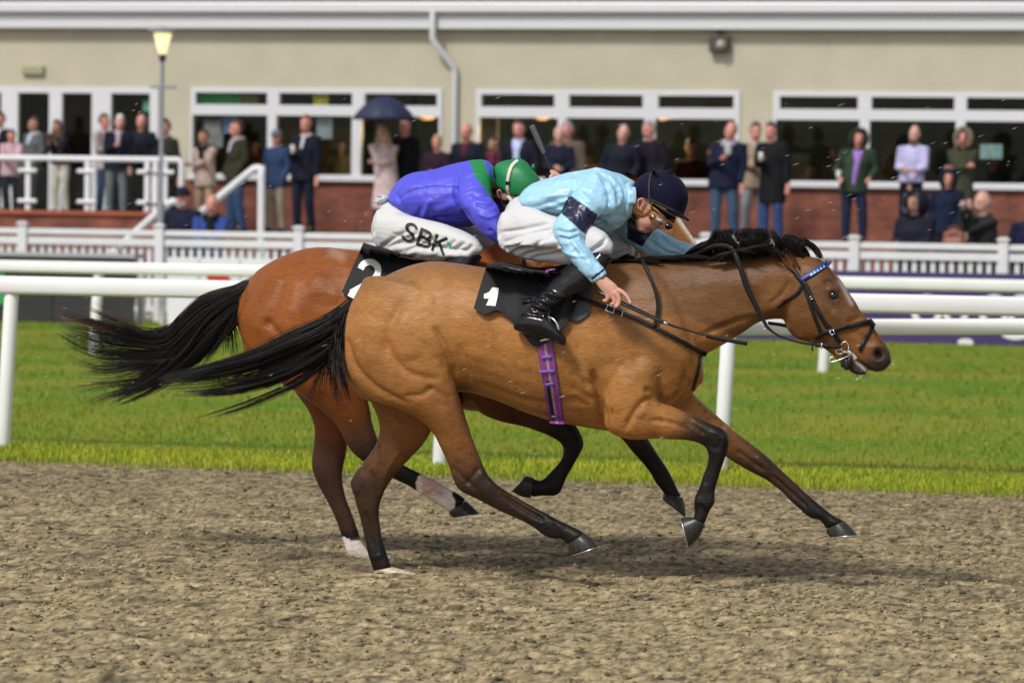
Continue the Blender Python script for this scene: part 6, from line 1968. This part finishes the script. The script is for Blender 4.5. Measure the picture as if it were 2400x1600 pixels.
def spectator(px, topy, q, base, label, coat, legs, skin='pale', hair='brown', pose='down', yaw=0, hstyle='short', coat_len=.79, shirt=None, shirt_w=.05, hood=None, fur=None, shoes=(.03, .025, .02), scarf=None, item=None, beard=None, bulk=1.0, hat=None, group='spectators watching the race', extra=None, sleeve=1.0):
    p = at_y(px, topy, q)
    H = p[2] - base
    k = H / (1.79 if hood or hat else 1.76)
    r0_ = random.Random(int(px * 7) + 11)
    sway, nod, turn = r0_.uniform(-.09, .09), r0_.uniform(-.10, .03), r0_.uniform(-.1, .1)
    yaw = yaw + r0_.uniform(-22, 22)
    cz, sz = math.cos(math.radians(yaw)), math.sin(math.radians(yaw))
    org = np.array([p[0], q, base])

    def xf(V):
        V = np.asarray(V, float)
        x, y, z = V[:, 0] * bulk, V[:, 1] * bulk, V[:, 2]
        u_ = np.clip(z - .85, 0, 2)
        x = x + sway * u_ - .35 * sway * np.exp(-((z - .92) / .25) ** 2)
        y = y + nod * u_ + turn * x
        return org + k * np.stack([x * cz - y * sz, x * sz + y * cz, z], 1)
    root = thing('person', label, 'person', org, group)
    sd_ = int(abs(px)) + 3
    rg = random.Random(sd_)
    lean = rg.uniform(-.015, .015)
    stance = rg.uniform(.09, .13)
    wL, wR = (np.array(v) for v in HANDS[pose])
    shL, shR = np.array([-.185, 0, 1.43]), np.array([.185, 0, 1.43])
    pw_ = .15 if pose in ('camera', 'phone') else .4
    eL, wL = ik(shL, wL, .30, .27, (-pw_, .30, -.9))
    eR, wR = ik(shR, wR, .30, .27, (pw_, .30, -.9))
    fL, fR = np.array([-stance, .0, .07]), np.array([stance, rg.uniform(-.06, .06), .07])
    kL, kR = np.array([-stance * .95, -.03, .48]), np.array([stance * .95, -.03, .48])
    hL, hR = np.array([-.085, 0, .90]), np.array([.085, 0, .90])
    hd = np.array([lean, -.025, 1.63])

    def hand(w, e):
        d = (w - e) / np.linalg.norm(w - e)
        s = np.cross(d, [0, 1, .2])
        s /= np.linalg.norm(s)
        out = [([w - d * .02, w + d * .05, w + d * .09], [(.022, .022), (.034, .026), (.032, .024)])]
        for i in range(4):
            o = s * (-.030 + .020 * i)
            b = w + d * .085 + o
            c = b + d * (.030 + .004 * (i in (1, 2)))
            t = c + d * .012 + np.array([0, -.016, -.020])
            out.append(([b, c, t], [.0115, .0105, .009]))
        out.append(([w + d * .02 + s * .02, w + d * .05 + s * .045, w + d * .08 + s * .045], [.013, .011, .009]))
        return out
    body = [([hd + (0, .01, -.20), hd + (0, .01, -.10), hd + (0, 0, -.05)], [.062, .056, .055]),
            ([hd + (0, -.012, -.115), hd + (0, -.012, -.07), hd + (0, .0, .0), hd + (0, .008, .06), hd + (0, .01, .10)], [(.048, .048), (.067, .076), (.081, .097), (.083, .099), (.060, .076)]),
            ([hd + (0, -.092, .015), hd + (0, -.113, -.030), hd + (0, -.106, -.040)], [.010, .015, .014]),
            ([hd + (-.076, .01, -.005), hd + (-.082, .012, .02), hd + (-.078, .01, .03)], [.014, .018, .012]), ([hd + (.076, .01, -.005), hd + (.082, .012, .02), hd + (.078, .01, .03)], [.014, .018, .012]),
            ([hd + (-.03, -.088, -.066), hd + (.03, -.088, -.066)], [.012, .012]),
            ([(0, .0, .85), (0, 0, 1.05), (0, 0, 1.30), (0, .01, 1.44)], [(.12, .09), (.11, .08), (.13, .09), (.07, .06)]),
            ([(-.06, .0, 1.42), shL, eL, wL], [.05, .05, .036, .026]), ([(.06, .0, 1.42), shR, eR, wR], [.05, .05, .036, .026]),
            ([hL, kL, fL], [.075, .05, .038]), ([hR, kR, fR], [.075, .05, .038]), ([fL, fL + (0, -.12, -.03)], [.035, .03]), ([fR, fR + (0, -.12, -.03)], [.035, .03])]
    if pose != 'pocket':
        body += hand(wL, eL) + hand(wR, eR)
    V, Fc = multi(body)
    V, Fc, ed = remesh(V, Fc, .0155)
    V = smooth_field(V, ed, len(V), 2, .5, .35)
    fm = cmat_skin(skin)
    mesh_obj('body', xf(V), Fc, fm, root)
    for sx in (-1, 1):
        Ve, Fe = tube(np.array([hd + (sx * .034, -.083, .018), hd + (sx * .034, -.089, .018)]), [.011, .010], 8)
        mesh_obj('eye', xf(Ve), Fe, M_EYE, root)
    # trousers
    tr = [([hL + (0, 0, .10), hL, kL, fL + (0, 0, .0)], [(.105, .10), (.104, .105), (.078, .08), (.064, .066)]), ([hR + (0, 0, .10), hR, kR, fR + (0, 0, .0)], [(.105, .10), (.104, .105), (.078, .08), (.064, .066)]),
          ([(-.06, 0, .97), (.06, 0, .97)], [.11, .11])]
    fig('trousers', tr, .021, xf, cmat(legs), root, 2, .004, sd_)
    for f in (fL, fR):
        Vs_, Fs_ = multi([([f + (0, .05, -.030), f + (0, -.04, -.030), f + (0, -.15, -.038)], [(.042, .040), (.046, .042), (.040, .030)])])
        mesh_obj('shoe', xf(Vs_), Fs_, cmat(shoes, .5), root)
    # coat
    ct = [([(0, .0, coat_len), (0, 0, (coat_len + 1.1) / 2), (0, 0, 1.12), (0, -.005, 1.28), (0, .005, 1.40), (0, .01, 1.47)], [(.222, .165), (.208, .152), (.190, .136), (.200, .138), (.175, .110), (.085, .075)], .15),
          ([(-.10, .005, 1.415), shL + (.0, 0, .0), eL, wL + (eL - wL) * (.12 + (1 - sleeve))], [.075, .078, .062, .048]), ([(.10, .005, 1.415), shR + (.0, 0, .0), eR, wR + (eR - wR) * (.12 + (1 - sleeve))], [.075, .078, .062, .048])]
    fig('coat', ct, .019, xf, cmat(coat), root, 2, .006, sd_ + 1)
    if shirt:
        zs = np.linspace(1.27 if shirt_w < .06 else max(coat_len + .04, .92), 1.46, 8)
        Vs_, Fs_ = [], []
        for i, z in enumerate(zs):
            w_ = shirt_w * (.35 + .65 * (z - .9) / .55) if shirt_w < .09 else shirt_w
            fy = -(np.interp(z, [.8, 1.12, 1.28, 1.40, 1.47], [.160, .140, .142, .112, .082]))
            Vs_ += [(-w_, fy + .02, z), (-w_ * .6, fy - .004, z), (0, fy - .010, z), (w_ * .6, fy - .004, z), (w_, fy + .02, z)]
        for i in range(7):
            for j in range(4):
                a = i * 5 + j
                Fs_.append((a, a + 1, a + 6, a + 5))
        mesh_obj('shirt', xf(np.array(Vs_)), Fs_, cmat(shirt), root)
    if scarf:
        Vs_, Fs_ = multi([([(-.09, .02, 1.47), (-.06, -.09, 1.45), (.06, -.09, 1.45), (.09, .02, 1.47), (.03, .09, 1.49), (-.06, .09, 1.49), (-.09, .03, 1.47)], [.045] * 7), ([(.0, -.11, 1.44), (.02, -.15, 1.30)], [(.05, .03), (.05, .03)])])
        mesh_obj('scarf', xf(Vs_), Fs_, cmat(scarf), root)
    elif not hood:
        a = np.linspace(0, 2 * PI, 13)
        Vs_, Fs_ = tube(np.stack([.078 * np.cos(a), .01 + .07 * np.sin(a), 1.475 + .018 * np.sin(a)], 1), [(.022, .022)] * 13, 8)
        mesh_obj('collar', xf(Vs_), Fs_, cmat(shirt if (shirt and shirt_w < .09) else coat), root)

    def shell(r, cut, grow=(1, 1, 1), off=(0, .008, .02), low=-.2):
        bm = bmesh.new()
        bmesh.ops.create_uvsphere(bm, u_segments=22, v_segments=16, radius=1)
        dl_ = [v for v in bm.verts if cut(v.co)]
        bmesh.ops.delete(bm, geom=dl_, context='VERTS')
        bm.verts.index_update()
        V = np.array([v.co[:] for v in bm.verts]) * np.array(grow) * r
        V += hd + np.array(off)
        F_ = [tuple(v.index for v in f.verts) for f in bm.faces]
        bm.free()
        n_ = len(V)
        c_ = hd + np.array(off)
        V2_ = c_ + (V - c_) * .9
        ec = {}
        for f in F_:
            for i in range(len(f)):
                kx = (f[i], f[(i + 1) % len(f)])
                ec[kx] = 1
        rim = [(a_, b_) for (a_, b_) in ec if (b_, a_) not in ec]
        F2_ = F_ + [tuple(n_ + i for i in f[::-1]) for f in F_] + [(b_, a_, n_ + a_, n_ + b_) for a_, b_ in rim]
        return np.vstack([V, V2_]), F2_
    hm = mat('hair_' + hair, HAIR[hair], rough=.6, noise=.3, nscale=60) if hair and ('hair_' + hair) not in bpy.data.materials else (bpy.data.materials.get('hair_' + hair) if hair else None)
    if hood:
        V, F_ = shell(1, lambda c: c.y < -.45 and c.z < .58 and abs(c.x) < .62 and c.z > -.75, (.150, .165, .192), (0, .0, .0))
        mesh_obj('hood', xf(V), F_, cmat(hood), root)
        if fur:
            a = np.linspace(.15 * PI - PI / 2 + .3, 2 * PI - .15 * PI - PI / 2 - .3, 22)
            P = np.stack([.115 * np.cos(a), np.full(22, -.095), 1.63 + .145 * np.sin(a)], 1)
            V, F_ = tube(P, [.042 if fur[0] > fur[2] else .018] * 22, 9)
            V = V + .012 * vnoise(V, 60, 3)[:, None]
            mesh_obj('hood_trim', xf(V), F_, cmat(fur), root)
    elif hat:
        V, F_ = shell(1, lambda c: c.z < .18, (.104, .120, .152), (0, .004, .016))
        mesh_obj('hat', xf(V), F_, cmat(hat), root)
        V, F_ = multi([([hd + (-.05, -.09, .05), hd + (0, -.125, .045), hd + (.05, -.09, .05)], [(.010, .022)] * 3)])
        mesh_obj('hat_brim', xf(V), F_, cmat(hat), root)
    if hair and not hood and hstyle != 'bald' and not hat:
        if hstyle == 'long':
            V, F_ = shell(1, lambda c: c.y < -.25 and c.z < .45, (.104, .120, .155), (0, .014, .012))
            mesh_obj('hair', xf(V), F_, hm, root)
            V, F_ = multi([([hd + (-.07, .01, .0), hd + (-.09, .0, -.12), hd + (-.10, -.05, -.26)], [(.035, .05), (.045, .05), (.035, .03)]), ([hd + (.07, .01, .0), hd + (.09, .0, -.12), hd + (.10, -.05, -.26)], [(.035, .05), (.045, .05), (.035, .03)]), ([hd + (0, .07, 0), hd + (0, .10, -.24)], [.07, .06])])
            V = V + .008 * vnoise(V, 30, 2)[:, None]
            mesh_obj('hair', xf(V), F_, hm, root)
        else:
            lim = {'short': .30, 'thin': .55}.get(hstyle, .3)
            V, F_ = shell(1, lambda c: (c.y < -.30 and c.z < lim + .25) or c.z < -.25 + (.3 if c.y < .1 else 0) or (hstyle == 'thin' and c.z > .72 and c.y < .2), (.092, .110, .152), (0, .012, .016))
            mesh_obj('hair', xf(V), F_, hm, root)
    if hstyle == 'bald' and hair and not hat and not hood:
        V, F_ = shell(1, lambda c: c.z > .25 or c.z < -.35 or c.y < -.05, (.091, .110, .115), (0, .012, .0))
        mesh_obj('hair', xf(V), F_, hm, root)
    if beard:
        V, F_ = multi([([hd + (-.058, -.03, -.045), hd + (-.04, -.075, -.092), hd + (0, -.092, -.105), hd + (.04, -.075, -.092), hd + (.058, -.03, -.045)], [.018, .024, .026, .024, .018])])
        mesh_obj('beard', xf(V), F_, bpy.data.materials.get('hair_' + beard) or mat('hair_' + beard, HAIR[beard], rough=.7), root)
    if extra:
        extra(root, xf, hd)
    out = {'wL': xf(wL[None])[0], 'wR': xf(wR[None])[0], 'k': k, 'hd': xf(hd[None])[0], 'root': root}
    if item == 'glass':
        c = out['wL'] + np.array([.0, -.06, .02])
        t = thing('drinking_glass', 'glass held at chest height by the ' + label, 'glass', c, 'drinks held by spectators')
        t['label'] = short(label, 'drinking glass held by the ')
        V, Fc = tube(np.array([c + (0, 0, -.05), c + (0, 0, .0), c + (0, 0, .09)]), [.028, .032, .038], 12, caps=False)
        mesh_obj('tumbler', V, Fc, M_GLASSWARE, t)
    return out


M_GLASSWARE = mat('glassware', (.55, .57, .56), rough=.1, spec=.8)


def short(label, pre):
    w = (pre + label).split()
    return ' '.join(w[:16])


def cmat_skin(s):
    n = 'skin_' + s
    return bpy.data.materials.get(n) or mat(n, SK[s], rough=.55, noise=.07, nscale=40)


NV, DN, BK, OL, BG = (.012, .015, .045), (.012, .015, .028), (.010, .011, .014), (.05, .05, .028), (.33, .25, .18)
JEAN, DJ = (.030, .058, .13), (.018, .030, .075)
CR = (.52, .48, .42)
S = spectator
S(2, 266, 58.3, PZ, 'man in dark suit and white shirt at the left edge behind the balustrade', BK, BK, 'red', 'brown', 'down', 0, shirt=(.65, .63, .68))
S(26, 306, 56.6, PZ, 'woman in pink shirt leaning on the balustrade at the left edge', (.50, .32, .38), (.012, .02, .045), 'red', 'dark', 'lean', 0)
S(76, 277, 58.2, PZ, 'man in grey jacket and pale blue shirt behind the balustrade', (.10, .10, .11), (.05, .05, .06), 'tan', 'brown', 'pocket', -15, shirt=(.42, .52, .66))
ph = S(143, 284, 57.0, PZ, 'woman in navy top and cream trousers holding up a phone', (.010, .012, .026), CR, 'tan', 'brown', 'phone', 12, hstyle='long', sleeve=.45, coat_len=.95)
S(246, 270, 58.0, PZ, 'brown haired man in pale shirt and jeans clapping behind the white haired man', (.42, .35, .37), JEAN, 'red', 'brown', 'front', 55, sleeve=.75)
S(274, 272, 57.0, PZ, 'white haired man in navy blazer and grey trousers behind the balustrade', (.012, .014, .03), (.13, .14, .15), 'pale', 'white', 'cup', 30, shirt=(.42, .33, .40))
S(333, 272, 57.6, PZ, 'balding man in dark navy coat behind the balustrade beside the lamp post', (.012, .017, .028), (.02, .02, .02), 'red', 'grey', 'pocket', 10, hstyle='thin')


def oval(root, xf, hd):
    a = np.linspace(0, 2 * PI, 25)[:-1]
    V = np.stack([.075 * np.cos(a), np.full(24, -.150) + .02 * np.cos(a) ** 2, 1.19 + .055 * np.sin(a)], 1)
    mesh_obj('printed_oval', xf(V), [tuple(range(24))], M_WHITE, root, False)


S(399, 282, 58.6, TZ, 'young man in dark olive sweatshirt with white oval print beside the lamp post', (.04, .042, .028), (.03, .03, .03), 'red', 'brown', 'down', -6, extra=oval)
S(482, 307, 58.8, TZ, 'woman in beige jacket with black scarf and tan trousers', (.42, .31, .26), (.34, .24, .16), 'tan', 'brown', 'cross', -8, scarf=BK, shoes=BK)
S(556, 284, 58.2, TZ, 'man in waxed olive jacket and jeans facing left', OL, JEAN, 'red', 'brown', 'pocket', -40, coat_len=.74, shirt=(.4, .42, .5), bulk=1.08)
S(650, 303, 58.8, TZ, 'shorter man in blue jacket, beige trousers and grey flat cap', (.025, .05, .12), (.30, .25, .19), 'red', None, 'pocket', -25, hat=(.12, .13, .15))
S(715, 273, 58.4, TZ, 'tall man in navy sweater and navy trousers holding a drink at his chest', (.012, .013, .032), (.010, .016, .04), 'red', 'ginger', 'cup', 0, shirt=(.6, .6, .66), shirt_w=.03, item='glass')
S(905, 295, 58.0, TZ, 'blonde woman in long pale pink coat under the navy umbrella', (.55, .42, .42), (.015, .012, .012), 'pale', 'blonde', 'cross', 5, hstyle='long', coat_len=.42, shoes=BK)
um = S(951, 278, 58.3, TZ, 'man in black coat holding the navy umbrella', BK, BK, 'red', 'dark', 'hold', -5, coat_len=.6)
S(1028, 320, 57.6, TZ, 'short grey haired woman in dark plum jacket', (.035, .014, .03), BK, 'red', 'blonde', 'front', 0)
S(1098, 293, 58.2, TZ, 'man in quilted navy jacket with maroon collar', (.014, .018, .040), DJ, 'red', 'grey', 'pocket', -10, hstyle='thin', shirt=(.10, .015, .03), bulk=1.1)
S(1160, 325, 59.0, TZ, 'small brown haired person in maroon scarf between two taller men', (.10, .02, .045), BK, 'tan', 'brown', 'down', 0, scarf=(.12, .02, .05))
S(1220, 285, 58.0, TZ, 'man in open dark suit over light blue shirt', (.013, .013, .03), BK, 'red', 'brown', 'pocket', 0, shirt=(.42, .47, .72), shirt_w=.075, bulk=1.1)
S(1332, 288, 58.9, TZ, 'man in taupe coat half hidden behind the man in the navy sweater', (.11, .085, .065), BK, 'red', 'grey', 'down', 8, bulk=1.12)
S(1310, 300, 58.0, TZ, 'older man in navy sweater with folded hands in front of the taupe coat', (.014, .018, .045), DN, 'pale', 'white', 'front', 0, hstyle='thin')
S(1453, 296, 58.2, TZ, 'bald man in dark navy coat standing before the second window', (.014, .018, .034), DN, 'pale', 'grey', 'pocket', 10, hstyle='bald', bulk=1.1)
S(1533, 287, 58.5, TZ, 'grey haired man in black jacket looking left', (.014, .012, .022), BK, 'red', 'grey', 'pocket', -35, bulk=1.1)
S(1702, 290, 57.8, TZ, 'man in navy jacket over grey hoodie with jeans and white shoes', (.014, .018, .055), (.04, .075, .13), 'red', 'brown', 'cup', -8, hstyle='thin', scarf=(.33, .33, .36), shoes=(.6, .6, .58), bulk=1.1)
S(1768, 290, 58.8, TZ, 'man in beige jacket and grey trousers beside the cream wall', BG, (.24, .24, .26), 'red', 'brown', 'front', 15, shirt=(.4, .4, .42))
S(1812, 290, 58.1, TZ, 'man in long black coat and jeans holding a drink', BK, (.03, .06, .17), 'red', 'brown', 'cup', -10, coat_len=.58, item='glass')
S(2006, 303, 57.9, TZ, 'man in green hooded parka over purple shirt', (.045, .075, .045), DJ, 'red', None, 'sides', 0, hood=(.035, .06, .038), shirt=(.30, .16, .48), shirt_w=.075, item='glass', bulk=1.08)
S(2139, 298, 58.2, TZ, 'bearded man in lilac shirt and black trousers', (.42, .40, .62), BK, 'pale', 'brown', 'front', 0, hstyle='thin', beard='brown', sleeve=.55, coat_len=.93)
S(2255, 300, 58.0, TZ, 'person in olive parka with fur trimmed hood', (.07, .08, .045), (.26, .22, .22), 'red', None, 'cross', -5, hood=(.07, .075, .045), fur=(.17, .13, .09), coat_len=.62)
S(2218, 398, 56.0, .62, 'person in navy hooded jacket behind the photographer', (.013, .020, .06), DN, 'red', None, 'pocket', 0, hood=(.013, .022, .065))
S(2148, 448, 52.0, 0, 'person in dark coat with lilac edged hood behind the picket fence', (.018, .020, .036), BK, 'tan', None, 'front', -15, hood=(.016, .018, .034), fur=(.14, .13, .24), bulk=1.12)
cam_p = S(2306, 453, 52.2, 0, 'bald man in dark grey jacket raising a camera at the fence', (.028, .03, .03), DN, 'pale', 'grey', 'camera', -30, hstyle='bald', bulk=1.12)
S(2412, 470, 53.0, 0, 'person in navy jacket cut off by the right edge of the picture', (.013, .018, .06), DN, 'red', 'dark', 'down', 0)
S(432, 438, 51.6, 0, 'bearded man in navy jacket and navy cap at the fence', (.016, .018, .05), DN, 'red', None, 'pocket', 15, hat=(.014, .016, .05), beard='grey', bulk=1.08)
S(497, 460, 50.65, 0, 'bald man in royal blue jacket leaning on the picket fence with clasped hands', (.03, .055, .22), DN, 'red', 'grey', 'lean', 0, hstyle='bald', scarf=BK, bulk=1.12)
for px, ty, lab, c in ((1630, 330, 'dim figure in dark red seated behind the second window', (.06, .012, .012)), (1905, 385, 'dim figure in grey seated behind the third window', (.12, .12, .13))):
    S(px, ty, 61.4, TZ - .4, lab, c, BK, 'tan', 'dark', 'down', 0)

for px, ty, qq, lab, c in ((1360, 330, 62.5, 'dim figure in brown standing inside behind the second window, left pane', (.09, .05, .03)), (1660, 345, 62.0, 'dim figure in olive inside behind the second window, right pane', (.10, .09, .03)),
                           (1965, 345, 63.0, 'dim figure in grey inside behind the third window beside the green parka', (.15, .15, .16)), (2330, 372, 61.5, 'dim figure in navy inside under the pale screen', (.05, .05, .08)), (600, 330, 61.8, 'dim figure in rust red inside the first window behind the waxed jacket', (.16, .05, .03)), (790, 330, 62.2, 'dim figure in olive yellow inside the first window beside the umbrella', (.18, .15, .06))):
    S(px, ty, qq, TZ, lab, c, BK, 'tan', 'dark', 'down', 0, group='people inside the building')
for px0, px1, py0, py1, qq, c in ((2068, 2104, 283, 420, 62.4, (.13, .075, .035)), (452, 640, 330, 415, 64, (.12, .08, .03)), (660, 830, 300, 415, 64.5, (.14, .11, .045)), (1330, 1500, 385, 420, 62.2, (.10, .05, .03)), (1830, 1900, 360, 420, 62.6, (.16, .15, .13)), (150, 216, 225, 480, 63, (.07, .035, .022)), (1128, 1165, 277, 400, 61.0, (.18, .18, .16))):
    MB().box(X(px0, 300, qq), X(px1, 300, qq), qq, qq + .1, Z(px0, py1, qq), Z(px0, py0, qq)).build('interior_panel', mat('interior_panel', c, rough=.7, noise=.4, nscale=3), bld)

# phone, camera, binoculars, bag
c = (ph['wL'] + ph['wR']) / 2 + np.array([0, -.06, .05])
t = thing('phone', 'black phone held up by the woman in cream trousers', 'phone', c)
MB().box(c[0] - .075, c[0] + .075, c[1] - .006, c[1] + .006, c[2] - .036, c[2] + .036).build('case', M_BLACKPL, t, False, .004)
MB().box(c[0] - .068, c[0] + .068, c[1] + .0065, c[1] + .0085, c[2] - .031, c[2] + .031).build('screen', mat('phone_glass', (.02, .02, .03), rough=.1), t)
c = (cam_p['wL'] + cam_p['wR']) / 2 + np.array([0, -.06, .0])
t = thing('camera', 'black camera raised to the face of the bald photographer', 'camera', c)
MB().box(c[0] - .08, c[0] + .08, c[1] - .03, c[1] + .04, c[2] - .055, c[2] + .055).box(c[0] - .035, c[0] + .035, c[1] - .03, c[1] + .04, c[2] + .055, c[2] + .085).build('camera_body', M_BLACKPL, t, False, .008)
MB().tube([c + (0, -.03, 0), c + (0, -.16, -.01)], [.045, .05], 14).build('lens', M_BLACKPL, t, True)
c = at_y(2236, 560, 51.0)
t = thing('bag', 'reddish brown rounded bag on the picket fence between the two front spectators', 'bag', c)
V, Fc = multi([([c + (-.10, 0, -.10), c + (-.10, 0, .05), c + (0, 0, .09), c + (.10, 0, .05), c + (.10, 0, -.10)], [.05, .06, .06, .06, .05]), ([c + (-.08, 0, -.06), c + (.08, 0, -.06)], [.09, .09])])
V, Fc, ed = remesh(V, Fc, .015)
mesh_obj('pouch', smooth_field(V, ed, len(V), 4, .5), Fc, mat('brown_leather', (.20, .065, .04), rough=.5), t)
a = np.linspace(0, PI, 12)
MB().tube(np.stack([c[0] + .07 * np.cos(a), np.full(12, c[1]), c[2] + .12 + .05 * np.sin(a)], 1), .008, 6).build('strap', bpy.data.materials['brown_leather'], t, True)

# umbrella
ut = thing('umbrella', 'open navy umbrella over the woman in the pale pink coat', 'umbrella', at_y(905, 280, 57.6))
c = at_y(900, 258, 57.6)
n, R_, hgt = 8, .53, .38
V, Fc = [], []
rr = np.linspace(.02, 1, 8)
for r_ in rr:
    for k_ in range(n * 3):
        a_ = k_ / (n * 3) * 2 * PI
        f_ = 1 - .07 * (1 - math.cos((k_ % 3) / 3 * 2 * PI)) * r_
        V.append(c + np.array([R_ * r_ * f_ * math.cos(a_), R_ * r_ * f_ * math.sin(a_), hgt * (.55 - .95 * r_ ** 2)]))
m_ = n * 3
for i in range(7):
    for k_ in range(m_):
        Fc.append((i * m_ + k_, i * m_ + (k_ + 1) % m_, (i + 1) * m_ + (k_ + 1) % m_, (i + 1) * m_ + k_))
cano = mesh_obj('canopy', V, Fc, mat('navy_umbrella_cloth', (.012, .018, .055), rough=.6), ut)
sol = cano.modifiers.new('thickness', 'SOLIDIFY')
sol.thickness = .004
hand_ = um['wL'] + np.array([0, -.04, .02])
MB().tube([c + (0, 0, hgt * .55 + .05), c + (0, 0, .0), hand_ + (0, 0, .02), hand_ + (0, 0, -.12)], [.005, .008, .008, .014], 8).build('shaft', M_BLACKPL, ut, True)
for k_ in range(n):
    a_ = (k_ * 3) / m_ * 2 * PI
    MB().tube([c + np.array([R_ * q_ * math.cos(a_), R_ * q_ * math.sin(a_), hgt * (.55 - .95 * q_ ** 2) - .008]) for q_ in (.05, .5, .98)], .004, 5).build('rib', M_BLACKPL, ut)

# rain: short drops hanging in the air around the horses
rg = np.random.default_rng(77)
mb = MB()
for i in range(380):
    yy = rg.uniform(14, 22)
    pp = at_y(rg.uniform(-40, 2440), rg.uniform(-20, 1100) ** 1.0, yy)
    L_ = rg.uniform(.016, .040)
    dr_ = np.array([math.cos(.35), 0.0, math.sin(.35)]) * L_
    r_ = rg.uniform(.0003, .0005)
    V = np.array([pp - dr_ / 2, pp + np.array([0, 0, r_]), pp + np.array([0, -r_, -r_]), pp + np.array([0, r_, -r_]), pp + dr_ / 2])
    mb.add(V, [(0, 1, 2), (0, 2, 3), (0, 3, 1), (4, 2, 1), (4, 3, 2), (4, 1, 3)])
kind(mb.build('rain', mat('rain_water', (.75, .77, .8), rough=.1)), 'stuff')
